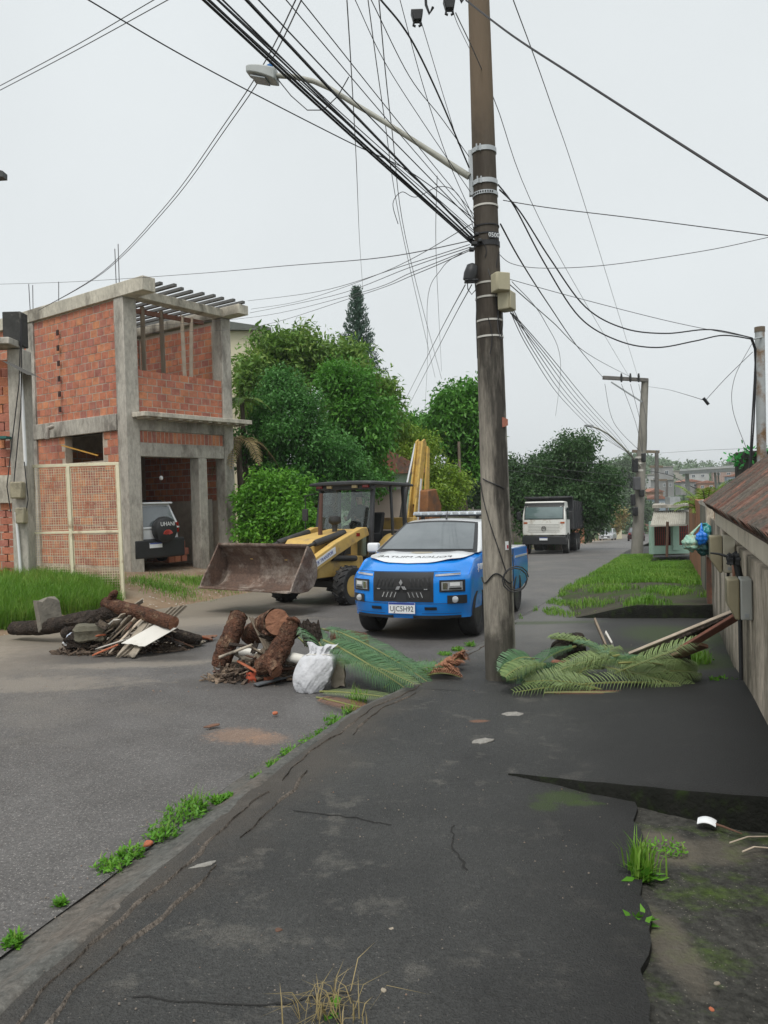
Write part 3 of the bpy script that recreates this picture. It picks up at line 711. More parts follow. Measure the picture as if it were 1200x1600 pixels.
brick_wall(house, fr_o+fo*(-.02), d1, fo, LF-.78, zl1-zb, zled-.42-zb, .14, (zled-.42-zl1), budget=bud, half=False)
st = MB()
brick_wall(house, side_o(7.2), -d2, so, 2.45, zled-zb, zt0-zb, BW, BH, stuff=st)
brick_wall(house, side_o(4.35), -d2, so, 3.93, 0, max(0, WY0-zb-1.3), BW, BH, stuff=st)
# inner walls of the upper floor and of the garage
inw = MB(); hb(inw, .36, LF-.36, 3.95, 4.15, zled, zt0-.05); hb(inw, LF-.30, LF-.1, .42, 4.1, zled, zt0-.05)
hb(inw, .3, .42, .42, 4.1, zled, zt0)
hb(inw, .3, LF-.2, 4.15, 4.3, zb-.4, zled-.11); hb(inw, LF-.28, LF-.1, .4, 4.2, zb-.4, zled-.11)
inw.build('inner_wall', m_mortar, house)
brick_wall(house, Vector(H(.42, 3.95, zb)), d1, fo, LF-.75, zled-zb+.3, zt0-zb-.1, BW, .2, stuff=st, skip=lambda m, z, a, b: m < .8 and z < zled-zb+1.9 and z > zled-zb+.9)
brick_wall(house, Vector(H(LF-.30, .5, zb)), d2, so, 3.4, zled-zb+.3, zt0-zb-.12, BW, .2, stuff=st)
brick_wall(house, Vector(H(.42, 4.15, zb)), d1, fo, LF-.75, .8, zl1-zb, BW, .2, stuff=st)
brick_wall(house, Vector(H(LF-.28, .5, zb)), d2, so, 3.4, 1.7, zl1-zb, BW, .2, stuff=st)
st.build('inner_brickwork', m_brick, house, kind='stuff')
# low concrete infill of the right bay
mb = MB(); hb(mb, uM+.30, LF-.36, .62, .80, zb-.4, zb+1.75); mb.build('infill_wall', m_conc, house)
# window hole lining and hollow bricks seen end-on
for k in range(6):
    q = Vector(H(-.01, 3.0, zled+.35+k*BH*2)); fac = -d2
    inst('brick_end', brick_mesh(.10, .03, .15, 'brick_end') if k == 0 else bpy.data.meshes['brick_end'], house, q+so*.018, (0, 0, math.atan2(fac.y, fac.x)))
for q in [o for o in house.children if o.name.startswith('brick_end')]: q.data.materials[0] = m_hole
# timber props under the open roof
for (u, w, m_, tilt) in [(.46, .09, m_wood, .0), (.98, .10, m_wood, .0), (1.62, .10, m_wood, .02), (2.36, .09, m_woodp, .03), (2.62, .09, m_woodp, -.06)]:
    MB().beam(H(u+tilt, .5, zled+.3), H(u-tilt, .5, zt0-.02), w, w).build('timber_prop', m_, house)
MB().beam(H(.3, .52, zt0-.18), H(LF-.6, .52, zt0-.1), .08, .12).build('timber_rail', mat('red_timber', (.22, .10, .065), (.15, .07, .05), 5, .9), house)
# rebar ends on the roof
for (v, h_) in [(.25, 1.05), (.38, .95), (4.45, .75), (4.6, .8), (3.1, .6), (2.9, 0.0)]:
    if h_: MB().tube([H(.1, v, zt1-.1), H(.1+rnd.uniform(-.03, .03), v, zt1+h_)], .012, 5).build('rebar', m_wiregrey, house)
for (u, h_) in [(LF-.5, .5), (LF-.75, .45)]:
    MB().tube([H(u, 3.9, zt1-.1), H(u, 3.9, zt1+h_)], .012, 5).build('rebar', m_wiregrey, house)
MB().tube([H(uM+.62, .5, zl0), H(uM+.70, .5, zl0-.7), H(uM+.66, .5, zl0-1.2), H(uM+.42, .5, zl0-1.55)], .02, 6).build('yellow_conduit', mat('yellow_hose', (.5, .27, .03), (.4, .2, .02), 4, .6), house, smooth=60)
MB().tube([H(1.25, .3, zl0+.02), H(1.27, .3, zl0-.5)], .008, 5).build('lamp_cord', m_wire, house)
MB().lathe([(.02, 0), (.05, -.03), (.055, -.08), (.03, -.12)], 10, M=Matrix.Translation(H(1.27, .3, zl0-.5))).build('light_bulb', m_white, house, smooth=60)
# gutter pipe stub on the side
MB().tube([H(-.1, 3.3, zled-.12), H(-.32, 3.2, zled-.2), H(-.35, 3.15, zled-.5)], .06, 10).build('drain_pipe', m_conc, house, smooth=60)
MB().beam(H(-.05, 2.95, WY1-.25), H(-.2, 1.0, WY0+.12), .03, .03).build('yellow_stick', MATS['yellow_hose'], house)
# loose bricks stacked in the garage
for i in range(26):
    k = i % 9; lay = i//9
    q = A+d1*(1.75+.24*(k % 3)+rnd.uniform(-.05, .05))+d2*(.75+.33*(k//3)+rnd.uniform(-.05, .05))
    o = inst('hollow_block', _bm[(round(BW, 3), round(BH, 3))] if False else bpy.data.meshes.get('loose_block') or MB().box((0, 0, 0), (.19, .29, .19)).mesh('loose_block', m_brick), None,
             (q.x, q.y, zb-.02+.1+lay*.195+(.0 if k < 6 else 0)), (0, 0, math.atan2(d1.y, d1.x)+rnd.uniform(-.15, .15)))
    tag(o, 'red hollow block stacked behind the white car in the garage', 'brick', 'hollow blocks piled in the garage')

# ------------------------------------------------------------------ neighbour building at the left edge
DN = 16.6
N0 = P(44, 885, DN); N0.z = vz(N0.x, N0.y)-.1
nb = empty('neighbour_building', N0, (0, 0, 0), 'brick and rendered building cut by the left edge beside the mesh gate', 'house')
def nz_(y): return P(30, y, DN).z-N0.z
def nx_(px, y=700): return P(px, y, DN).x-N0.x
mb = MB(); mb.hexa([(nx_(14), 0, -.6), (nx_(44, 850), 0, -.6), (nx_(44, 850), .4, -.6), (nx_(14), .4, -.6), (nx_(10, 545), 0, nz_(545)), (nx_(36, 545), 0, nz_(545)), (nx_(36, 545), .4, nz_(545)), (nx_(10, 545), .4, nz_(545))])
mb.build('column', m_conc, nb, bevel=.025)
mb = MB(); mb.box(((nx_(12)-5.2)/1-0+2.4, .22, nz_(700)/2-.3), (5.2, .24, nz_(540)+.4)); mb.build('wall', m_mortar, nb)
st = [0]
brick_wall(nb, (nx_(-75), .10, 0), (1, 0, 0), (0, -1, 0), nx_(22)-nx_(-75), .1, nz_(785), .31, .165, budget=st)
brick_wall(nb, (nx_(-75), .10, 0), (1, 0, 0), (0, -1, 0), nx_(22)-nx_(-75), nz_(742), nz_(560), .31, .2, budget=st)
MB().box(((nx_(-75)+nx_(26))/2, .06, (nz_(785)+nz_(742))/2), (nx_(26)-nx_(-75), .10, nz_(742)-nz_(785))).build('render_band', m_concl, nb)
MB().box(((nx_(-75)+nx_(30, 540))/2, -.1, nz_(538)), (nx_(30, 540)-nx_(-75), .7, .14)).build('roof_slab', m_conc, nb, bevel=.015)
MB().box((nx_(19, 515), .15, (nz_(540)+nz_(487))/2), (.40, .34, nz_(487)-nz_(541))).build('chimney_block', mat('sooty_block', (.05, .05, .047), (.03, .03, .028), 5, .95, .6, 20, c3=(.2, .19, .17), t3=.68, s3=3), nb, bevel=.02)
mb = MB(); mb.grid(14, 4, lambda u, v: (nx_(35, 590)+u*.52, -.9+v*1.3, nz_(575)-u*.30+.03*math.sin(v*30)))
mb.build('corrugated_awning', mat('old_fibre_cement', (.10, .095, .085), (.06, .058, .052), 5, .95, .5, 20), nb)
MB().tube([(nx_(35, 590), -.06, nz_(585)), (nx_(41, 700), -.06, nz_(720)), (nx_(41, 712), -.06, nz_(728))], .035, 10).build('downpipe', m_white, nb, smooth=60)
MB().tube([(nx_(27, 800), -.06, nz_(800)), (nx_(34, 880), -.06, nz_(895))], .03, 10).build('conduit', m_white, nb, smooth=60)
m_meter = mat('meter_beige', (.36, .32, .22), (.26, .235, .16), 4, .6, .2, 20, c3=(.17, .15, .10), t3=.62, s3=4)
for (x0, x1, y0, y1) in [(23, 41, 753, 779), (31, 45, 793, 818)]:
    MB().box(((nx_(x0, y0)+nx_(x1, y1))/2, -.12, (nz_(y0)+nz_(y1))/2), (nx_(x1)-nx_(x0), .22, nz_(y0)-nz_(y1))).build('meter_box', m_meter, nb, bevel=.03)
for pts in ([(36, 500), (33, 600), (22, 690), (14, 760), (20, 800)], [(37, 505), (36, 640), (26, 740), (24, 770)], [(41, 722), (47, 780), (44, 800)]):
    MB().tube([(nx_(a, b), -.09, nz_(b)) for a, b in pts], .012, 5).build('cable', m_wire, nb, smooth=60)
MB().box((nx_(8, 684), -.1, nz_(684)), (.28, .3, .05)).build('green_cloth', mat('teal_cloth', (.02, .16, .14), (.015, .1, .09), 6, .8), nb)

# ------------------------------------------------------------------ wire-mesh gate
DG = 16.7
g0 = P(193, 937, DG); gl = P(44, 925, DG+.25)
gate = empty('mesh_gate', (g0.x, g0.y, g0.z), (0, 0, 0), 'tall cream painted steel gate with wire mesh panels in front of the brick house', 'gate')
m_gate = mat('gate_cream', (.74, .69, .50), (.64, .58, .41), 5, .6, .3, 30, c3=(.28, .16, .08), t3=.68, s3=3)
gv = Vector((gl.x-g0.x, gl.y-g0.y, 0)); gL = gv.length; gv.normalize()
gh = P(193, 722, DG).z-g0.z
tl = .012                                  # lean of the old frame
def gp(u, z, o=0): q = gv*u; return (q.x-tl*z+o*gv.y, q.y-o*gv.x, z)
zm = P(193, 830, DG).z-g0.z
for u in (0, gL*.515, gL): MB().beam(gp(u, -.15), gp(u, gh), .07, .07).build('post', m_gate, gate, bevel=.008)
for z, w in ((gh-.03, .07), (zm, .055), (.06, .05)):
    MB().beam(gp(.035, z), gp(gL*.515-.035, z), .05, w).build('rail', m_gate, gate, bevel=.006)
    MB().beam(gp(gL*.515+.035, z), gp(gL-.035, z), .05, w).build('rail', m_gate, gate, bevel=.006)
m_gwire = mat('gate_wire', (.70, .63, .45), (.55, .46, .30), 9, .7, c3=(.25, .13, .07), t3=.6, s3=3)
for (ua, ub) in ((.06, gL*.515-.06), (gL*.515+.06, gL-.06)):
    for (za, zc) in ((.12, zm-.06), (zm+.06, gh-.1)):
        mb = MB(); n = int((ub-ua)/.055)
        for i in range(n+1):
            u = ua+(ub-ua)*i/n; th = .007 if 0 < i < n else .014
            mb.beam(gp(u, za), gp(u, zc), th, th)
        n = int((zc-za)/.055)
        for i in range(n+1):
            z = za+(zc-za)*i/n; th = .007 if 0 < i < n else .014; mb.beam(gp(ua, z, .006), gp(ub, z, .006), th, th)
        mb.build('wire_mesh', m_gwire, gate)

# ------------------------------------------------------------------ houses glimpsed between the trees
m_cream = mat('cream_wall', (.62, .58, .42), (.55, .51, .37), 2, .9, c3=(.4, .37, .28), t3=.66, s3=1)
m_tile = mat('clay_tile', (.30, .12, .07), (.19, .085, .055), 4, .9, .5, 14, c3=(.11, .085, .07), t3=.56, s3=2.5, vary=.25)
m_winglass = mat('window_glass', (.06, .08, .09), (.04, .05, .06), 2, .08, spec=.8)
def small_house(name, label, c, w, d, h, rot, mw, mr, roof_h=.8, over=.3, wins=(), slab=False, cat='house'):
    hs_ = empty(name, c, (0, 0, rot), label, cat)
    MB().box((0, 0, h/2-.5), (w, d, h+1)).build('wall', mw, hs_)
    mb = MB()
    if slab: mb.box((0, 0, h+.08), (w+2*over, d+2*over, .16))
    else:
        mb.prism([(-w/2-over, h-.12), (w/2+over, h-.12), (w/2+over, h-.02), (0, h+roof_h), (-w/2-over, h-.02)], -d/2-over, d/2+over, 'y')
    mb.build('roof', mr, hs_)
    for (fx, fz, ww, wh, side_) in wins:
        if side_ == 'f': f = MB().box((fx, -d/2-.02, fz), (ww, .06, wh)).build('window', m_winglass, hs_)
        else: f = MB().box((-w/2-.02 if side_ == 'l' else w/2+.02, fx, fz), (.06, ww, wh)).build('window', m_winglass, hs_)
        mb = MB()
        fw_ = .06
        for (a, b, e, g_) in ((fx, fz+wh/2, ww+.1, fw_), (fx, fz-wh/2, ww+.14, fw_), (fx-ww/2, fz, fw_, wh), (fx+ww/2, fz, fw_, wh), (fx, fz, .04, wh)):
            if side_ == 'f': mb.box((a, -d/2-.05, b), (e, .06, g_))
            else: mb.box((-w/2-.05 if side_ == 'l' else w/2+.05, a, b), (.06, e, g_))
        mb.build('frame', m_white, f)
    return hs_
c = P(385, 800, 33); small_house('pale_house', 'pale cream upper storey with small window peeking out behind the trees', (c.x-2.6, c.y+3, gz(33)+.4), 6.5, 6, P(385, 525, 33).z-gz(33), .12, m_cream, mat('dark_roof_edge', (.16, .17, .15), (.1, .11, .1), 3, .9), .5, .25, [(2.75, P(385, 578, 33).z-gz(33)-.4, 1.0, .8, 'f')])
m_mint = mat('mint_wall', (.42, .56, .44), (.36, .49, .38), 2, .9, c3=(.3, .38, .3), t3=.64, s3=1.2)
c = P(622, 800, 30); small_house('mint_house', 'pale green house with red tiled roof behind the backhoe arm', (c.x, c.y+2.2, gz(30)+.5), 2.6, 4, P(622, 735, 30).z-gz(30)-.5, -.2, m_mint, m_tile, .9, .3, [(-.4, 1.6, .8, .9, 'f')])
m_pink = mat('pinkish_wall', (.50, .42, .36), (.42, .35, .30), 2, .9)
c = P(605, 800, 27.5); small_house('pink_house_wall', 'pinkish rendered shed beside the pale green house', (c.x-.05, c.y+.6, gz(27)+.45), 1.4, 1.2, P(605, 760, 27.5).z-gz(27)-.45, -.2, m_pink, mat('fibre_roof', (.3, .3, .29), (.22, .22, .21), 3, .9), .15, .15)
c = P(622, 690, 46); small_house('dark_roof_house', 'dark roofed house low behind the yellow-green bush', (c.x, c.y+2, gz(46)+.4), 4.0, 3, P(622, 682, 46).z-gz(46)-.4, 0.1, m_dark, mat('dark_roof', (.05, .048, .05), (.035, .034, .036), 3, .9), 1.1, .4)
# panel fence behind the pickup
fn = empty('panel_fence', P(700, 835, 44), (0, 0, 0), 'grey concrete panel fence behind the pickup roof', 'fence'); f0 = Vector(fn.location)
m_pan = mat('fence_panel', (.24, .22, .19), (.15, .14, .12), 3, .95, .5, 18, c3=(.08, .08, .06), t3=.6, s3=2, vary=.15)
for i in range(15):
    x = (i-6)*.62-1.2; y = (i-6)*.25
    MB().box((x, y, .1), (.56, .07, 2.5+.1*rnd.random())).build('panel', m_pan, fn)
    MB().box((x+.31, y-.02, .15), (.09, .12, 2.7)).build('post', m_pan, fn)
sh_ = empty('lean_to', P(645, 812, 31), (0, 0, 0), 'small dark board lean-to roof beside the panel fence', 'shed')
MB().box((0, 0, .55), (.9, .8, .06), M=Matrix.Rotation(.08, 4, 'Y')).build('roof', mat('dark_board', (.09, .09, .08), (.06, .06, .055), 4, .9), sh_)
for s in (-.35, .35): MB().box((s, 0, -.3), (.12, .12, 1.7)).build('post', m_wood, sh_)
po = P(717, 690, 33); MB().tube([(po.x, po.y, gz(33)), (po.x, po.y, po.z)], [.075, .06], 8).build('timber_post', m_wood, smooth=60, label='slim grey timber post standing in front of the tall tree', cat='post')
# ------------------------------------------------------------------ trees and plants
def B(px, py, D, rx, rz, ry=None):
    k = D/PXF; return (tuple(P(px, py, D)), (rx*k, (ry or (rx+rz)/2)*k, rz*k))
def gp_(px, D, up=.55): q = P(px, 800, D); return (q.x, q.y, gz(D)+up)
tree('mango_tree', 'tall broad tree with olive leaves rising behind the garden trees', 'tree', gp_(490, 31),
     [B(430, 590, 31, 55, 62), B(470, 560, 32, 50, 45), B(520, 575, 32, 55, 50), B(570, 610, 31, 45, 45), B(425, 545, 31, 35, 32), B(400, 620, 30, 30, 60), B(590, 660, 31, 30, 55), B(540, 650, 32, 60, 60), B(595, 625, 32, 24, 30)],
     lf_olive, bark, 3.2, 12, .24, .26, .085, .15, .3, shell=.35)
tree('feathery_tree', 'dense bluish green feathery tree left of the backhoe', 'tree', gp_(470, 25.5),
     [B(440, 640, 25.5, 52, 45), B(410, 690, 25, 45, 50), B(470, 690, 25, 55, 50), B(520, 720, 25, 52, 48), B(450, 610, 26, 35, 35), B(545, 760, 25, 38, 45), B(480, 750, 25, 60, 45), B(415, 730, 25, 40, 40)],
     lf_blue, bark, 7, 16, .17, .115, .055, .1, .25)
tree('garden_tree', 'bright green round-leaved tree right of the feathery tree', 'tree', gp_(560, 27),
     [B(545, 610, 27, 45, 42), B(580, 650, 27, 35, 45), B(520, 600, 27.5, 35, 35), B(575, 700, 27, 38, 45), B(545, 660, 27, 40, 45), B(590, 745, 27, 28, 40)],
     lf_mid, bark, 5, 14, .19, .16, .075, .15, .22)
tree('leafy_shrub', 'bright green dense shrub between the house and the loader bucket', 'shrub', gp_(435, 22.3, .45),
     [B(425, 790, 22.3, 48, 50), B(465, 810, 22, 38, 42), B(400, 800, 22.5, 28, 55), B(440, 765, 22.5, 40, 30), B(485, 835, 22, 22, 30), B(425, 835, 22, 50, 25)],
     lf_bright, bark, 9, 13, .13, .13, .06, .1, .1)
tree('round_tree', 'tall dark green tree with drooping leaves just left of the main pole', 'tree', gp_(722, 36),
     [B(715, 642, 36, 38, 42), B(735, 625, 36, 28, 32), B(700, 680, 36, 36, 40), B(728, 690, 36, 36, 45), B(695, 640, 36, 24, 22), B(740, 665, 36, 26, 40), B(722, 725, 36, 40, 30)],
     lf_mid, bark, 3.6, 13, .25, .24, .10, .4, .25)
tree('yellow_green_bush', 'yellow-green spreading bush behind the backhoe arm', 'shrub', gp_(670, 31),
     [B(650, 715, 31, 42, 38), B(620, 720, 31.5, 30, 35), B(690, 745, 31, 32, 35), B(670, 775, 31, 48, 35), B(640, 690, 31.5, 30, 22), B(715, 760, 31, 15, 25)],
     lf_yell, bark, 4.5, 12, .2, .14, .065, .15, .15)
tree('far_garden_tree', 'small mid green tree between the tall trees, behind the yellow-green bush', 'tree', gp_(650, 44),
     [B(650, 665, 44, 30, 25), B(670, 690, 44, 25, 25), B(625, 690, 44, 28, 22)], lf_mid, bark, 2.6, 10, .25, .22, .1, .2, .2)
tree('big_shade_tree', 'huge dark round-topped tree behind the white dump truck', 'tree', gp_(865, 47, .2),
     [B(880, 722.6, 47, 44.64, 40.068), B(840, 742.52, 47, 41.85, 47.7), B(925, 747.5, 47, 37.2, 40.068), B(860, 782.36, 46, 51.15, 42.93), B(910, 792.32, 46, 41.85, 38.16), B(815, 782.36, 47, 27.9, 42.93), B(945, 777.38, 46, 22.32, 26.712), B(890, 702.68, 47, 37.2, 26.712), B(850, 822.65, 45.5, 37.2, 33.39), B(800, 752.48, 48, 20.46, 38.16), B(890, 822.65, 45.5, 23.25, 33.39)],
     lf_dark, bark, 3.0, 13, .27, .21, .095, .2, .45, shell=.4)
tree('flame_bush', 'small yellow and reddish bush above the parked silver car', 'shrub', gp_(945, 108, .3),
     [B(940, 805, 108, 20, 18), B(960, 815, 108, 16, 18), B(925, 815, 108, 16, 16), B(950, 795, 108, 14, 12)], lf_red, bark, 1.6, 10, .35, .4, .2, .1, .2)
for (px, py, D, r, nm, lb) in [(915, 800, 80, 22, 'street_tree', 'dark tree at the bend left of the yellow bush'), (985, 790, 150, 22, 'street_tree', 'tree at the end of the street left of the far pole'),
                               (1005, 800, 165, 18, 'street_tree', 'tree at the end of the street right of the far pole'), (965, 740, 170, 26, 'street_tree', 'hazy tree crown on the slope above the yellow bush'), (990, 825, 140, 12, 'street_tree', 'low bush at the far end of the road'),
                               (770, 760, 60, 50, 'street_tree', 'tall dark tree hidden behind the main pole')]:
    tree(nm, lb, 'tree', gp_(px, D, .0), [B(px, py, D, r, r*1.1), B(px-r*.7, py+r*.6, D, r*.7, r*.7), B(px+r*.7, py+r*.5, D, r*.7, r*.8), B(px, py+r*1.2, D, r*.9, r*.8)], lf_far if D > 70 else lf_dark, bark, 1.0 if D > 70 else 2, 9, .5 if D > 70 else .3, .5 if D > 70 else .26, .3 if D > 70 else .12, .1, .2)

# Norfolk pine: whorled branches with upturned tips
D = 46; bs = Vector(gp_(566, D)); top = P(565, 450, D); lowp = P(566, 600, D)
pine = empty('norfolk_pine', bs, (0, 0, 0), 'tall narrow cone-shaped pine standing above the trees', 'tree')
Ht = top.z-bs.z
MB().tube([(0, 0, -.3), (top.x*.0, 0, Ht*.5), (0, 0, Ht)], [.22, .14, .02], 8).build('trunk', bark, pine, smooth=60)
z = Ht-.15; bp = []; bd = []; lev = 0; brm = MB()
z0p = lowp.z-bs.z-1.2
while z > z0p:
    f = (Ht-z)/(Ht-(lowp.z-bs.z)); Rm = .14+1.22*min(1.15, f)**.8*(.82+.36*rnd.random())
    nb_ = 5 if f < .2 else 7
    for k in range(nb_):
        a = 2*PI*(k+rnd.random()*.5)/nb_+lev*.6
        Rk = Rm*rnd.uniform(.8, 1.1)
        for t in np.linspace(.12, 1, max(4, int(Rk*11))):
            x, y, zz = math.cos(a)*Rk*t, math.sin(a)*Rk*t, z+Rk*(-.12*t+.42*t*t)
            for q in range(9):
                s = NR.normal(size=3)*.06
                bp.append((x+s[0], y+s[1], zz+s[2])); bd.append((math.cos(a)*.3+NR.normal()*.5, math.sin(a)*.3+NR.normal()*.5, .9))
        brm.tube([(0, 0, z), (math.cos(a)*Rk*.6, math.sin(a)*Rk*.6, z+Rk*.08), (math.cos(a)*Rk, math.sin(a)*Rk, z+Rk*.3)], [.02, .014, .006], 4)
    z -= .24 if f < .3 else .30; lev += 1
bp = np.array(bp); bd = np.array(bd); n = len(bp)
leaf_obj('crown', bp, bd, rdir(n), .20*(.7+.6*NR.random(n)), .06*np.ones(n), lf_pine, pine)
brm.build('branches', lf_pine, pine, kind='stuff')

# palms ---------------------------------------------------------
def frond_mesh(L, droop, rise, leaf, nl=34, width=.04, curl=0.0, twist=.0, both=True, vshape=.5, dense=1):
    """one pinnate frond along +x from the origin: returns (rachis MB, leaflets MB)"""
    ra, le = MB(), MB(); pts = []
    for i in range(13):
        t = i/12; pts.append(Vector((L*t*(1-.12*t*droop), curl*L*t*t, rise*L*t-droop*L*t*t)))
    ra.tube(pts, [.014*(1-.8*i/12)+.003 for i in range(13)], 5)
    def at(t):
        f = t*12; i = min(11, int(f)); return pts[i].lerp(pts[i+1], f-i)
    for k in range(nl):
        t = .10+.9*k/(nl-1); p_ = at(t); tg = (at(min(1, t+.03))-at(max(0, t-.03))).normalized()
        sd = tg.cross(Vector((0, 0, 1))).normalized(); up_ = sd.cross(tg)
        ll = leaf*math.sin(PI*min(1, .12+.88*t)**.75)**.55*(1 if t < .93 else .7)
        for s in (-1, 1):
            d = (sd*s*1.0+tg*.55+up_*vshape*.55+Vector((rnd.uniform(-.08, .08), rnd.uniform(-.08, .08), rnd.uniform(-.12, .08)))).normalized()
            w = tg*width*.5
            m1 = p_+d*ll*.5+Vector((0, 0, -.03*ll)); e = p_+d*ll+Vector((0, 0, -twist*ll-.12*ll))
            b = len(le.v)
            le.v += [tuple(p_-w*.7), tuple(p_+w*.7), tuple(m1+w), tuple(m1-w), tuple(e)]
            le.f += [(b, b+1, b+2, b+3), (b+3, b+2, b+4)]; le.m += [0, 0]
    return ra, le
def palm(name, label, base, z, n, L, droop, m_leaf, width=.05, rise=.55, leaf=.4, trunk=.12, azs=None):
    t = empty(name, base, (0, 0, 0), label, 'palm')
    MB().tube([(0, 0, -.3), (.05, 0, z*.5), (0, 0, z)], [trunk*1.2, trunk, trunk*.9], 9, jit=.06).build('trunk', bark, t, smooth=60)
    for i in range(n):
        az = (azs[i] if azs else 2*PI*i/n)+rnd.uniform(-.25, .25)
        ra, le = frond_mesh(L*rnd.uniform(.8, 1.1), droop*rnd.uniform(.7, 1.25), rise*rnd.uniform(.5, 1.2), leaf, 30, width, rnd.uniform(-.1, .1), .25)
        f = empty('frond', (0, 0, z), (0, 0, az)); f.parent = t
        ra.build('stem', bark, f); le.build('leaflets', m_leaf, f)
    return t
q = P(372, 690, 24.0); palm('garden_palm', 'palm with drooping half-dry fronds beside the right edge of the brick house', (q.x, q.y, gz(24)+.5), q.z-gz(24)-.5, 9, 1.5, .95, lf_dry, .045, .5, .38, .1)
q = P(378, 628, 24.6); palm('slender_palm', 'greyish green palm crown close above the balcony slab', (q.x, q.y, gz(24)+.5), q.z-gz(24)-.5, 8, 1.0, .7, lf_olive, .04, .55, .3, .08)
q = P(1094, 798, 20); palm('yard_palm', 'feathery green palm rising behind the orange wall', (q.x+.15, q.y, gz(20)), q.z-gz(20)-.1, 17, .95, .75, lf_yell, .022, 1.55, .30, .1)

# lawns and weeds ----------------------------------------------
def scatter(n, fn):
    out = []
    while len(out) < n:
        q = fn()
        if q is not None: out.append(q)
    return np.array(out)
def bank_pt():
    y = rnd.uniform(12.2, 17.2); d = abs(rnd.gauss(0, 1))*1.5+.1+.9*max(0, nse(0, y, 1.3, 2)); x = lx(y)-d
    if x > P(190, 900, y).x: return None
    if x < P(-60, 900, y).x: return None
    return (x, y, vz(x, y)-.02)
grass('bank_grass', scatter(30000, bank_pt), .40, .010, lf_grass, .5, 'tall bright green grass on the left bank below the gate', 'grass')
def yard_pt():
    for c in ((245, 898, .5, .3), (290, 885, .6, .25), (330, 880, .6, .3), (255, 905, .7, .2)):
        pass
    k = rnd.choice([(238, 900, 18.6, .55), (268, 905, 18.3, .5), (290, 884, 19.6, .6), (318, 880, 19.9, .5), (335, 878, 20.2, .4)])
    q = P(k[0], k[1], k[2]); x, y = q.x+rnd.gauss(0, k[3]*.7), q.y+rnd.gauss(0, .3)
    return (x, y, vz(x, y)-.01)
grass('yard_grass', scatter(4500, yard_pt), .13, .010, lf_grass, .6, 'patches of short grass on the dirt before the garage', 'grass')
def plat_pt():
    s, t = rnd.random()**.8, rnd.random()
    den = .30+.75*nse(s*4, t*13, 1, 4)+(.25 if t > .35 else -.35)+.3*t-.35*max(0, .4-s)
    if rnd.random() > den: return None
    x, y, z = f_plat(s, t)
    return (x, y, z-.01)
grass('verge_grass', scatter(30000, plat_pt), .13, .011, lf_grass, .6, 'bright green grass on the raised verge along the right wall', 'grass')
def far_pt():
    y = rnd.uniform(24, 31.5); x = kx(y)+.25+rnd.random()*(wx(y)-kx(y)-1.6)
    if nse(x, y, 1, 8) < -.35: return None
    return (x, y, gz(y)+.0)
grass('roadside_grass', scatter(16000, far_pt), .15, .014, lf_grass, .6, 'green grass strip at the foot of the second pole', 'grass')
def kerb_pt():
    y = rnd.uniform(12.4, 30); x = kx(y)+.08+abs(rnd.gauss(0, .25+.03*y))
    if nse(x*2, y, 1.3, 6) < .15: return None
    return (x, y, gz(y)+.0)
grass('kerb_grass', scatter(7000, kerb_pt), .09, .010, lf_grass, .7, 'thin grass along the pavement edge beyond the main pole', 'grass')
def slope_pt():
    x, y = rnd.uniform(.5, 6.0), rnd.uniform(46, 52); return (x, y, gz(y)+.9+.2*(y-46))
grass('slope_grass', scatter(9000, slope_pt), .55, .02, lf_grass, .5, 'rough green weeds behind the panel fence', 'grass')
def road_l_pt():
    y = rnd.uniform(36, 56); x = lx(y)-rnd.random()*2.2+.2; return (x, y, vz(x, y))
grass('far_bank_grass', scatter(7000, road_l_pt), .5, .03, lf_grass, .5, 'tall weeds along the far left road edge behind the truck', 'grass')
# weeds in the gutter: each clump is a plant
def weed(label, c, n, r, h, leaf=.035, blades=20, group=None):
    o = empty('weed', c, (0, 0, 0), label, 'weed', group)
    nn = n; a = NR.random(nn)*2*PI; rr = r*np.sqrt(NR.random(nn)); pts = np.stack([np.cos(a)*rr*1.0, np.sin(a)*rr, np.zeros(nn)], 1)
    pts[:, 2] = NR.random(nn)*h*.7
    dirs = rdir(nn); dirs[:, 2] = np.abs(dirs[:, 2])*.8
    nr = rdir(nn)*.5; nr[:, 2] += 1
    leaf_obj('leaves', pts, dirs, nr, leaf*(.7+.6*NR.random(nn)), .5*leaf*np.ones(nn), lf_bright, o)
    if blades:
        a = NR.random(blades)*2*PI; rr = r*.8*np.sqrt(NR.random(blades))
        grass('blades', np.stack([np.cos(a)*rr, np.sin(a)*rr, np.zeros(blades)], 1), h*1.5, .006, lf_grass, .6, None, None, kind=None, parent=o)
    return o
GWL = [(20, 1470, .05, .05), (95, 1410, .03, .04), (175, 1350, .13, .05), (205, 1332, .10, .06), (255, 1302, .14, .08), (285, 1275, .17, .10), (308, 1262, .12, .12), (340, 1250, .06, .05), (357, 1245, .05, .04), (405, 1215, .07, .05), (432, 1195, .10, .06), (455, 1177, .12, .07), (485, 1160, .12, .07), (505, 1148, .12, .07), (525, 1128, .15, .09), (550, 1112, .13, .09), (560, 1096, .14, .15), (690, 1045, .22, .15), (665, 1052, .18, .14), (695, 1022, .12, .06), (715, 1015, .12, .07), (735, 1008, .10, .07)]
for i, (px, py, r, h) in enumerate(GWL):
    q = G(px, py, -.1); weed('low green gutter weed, %s clump along the kerb from the bottom left' % ORD[i], (q.x, q.y, q.z-.02), int(80+700*r), r*.72, h*.85, .032, int(14+120*r), 'weeds along the gutter')
q = G(1003, 1375, -.02); weed('tall grassy weed sprouting from the pavement seam', q, 60, .05, .06, .07, 60)
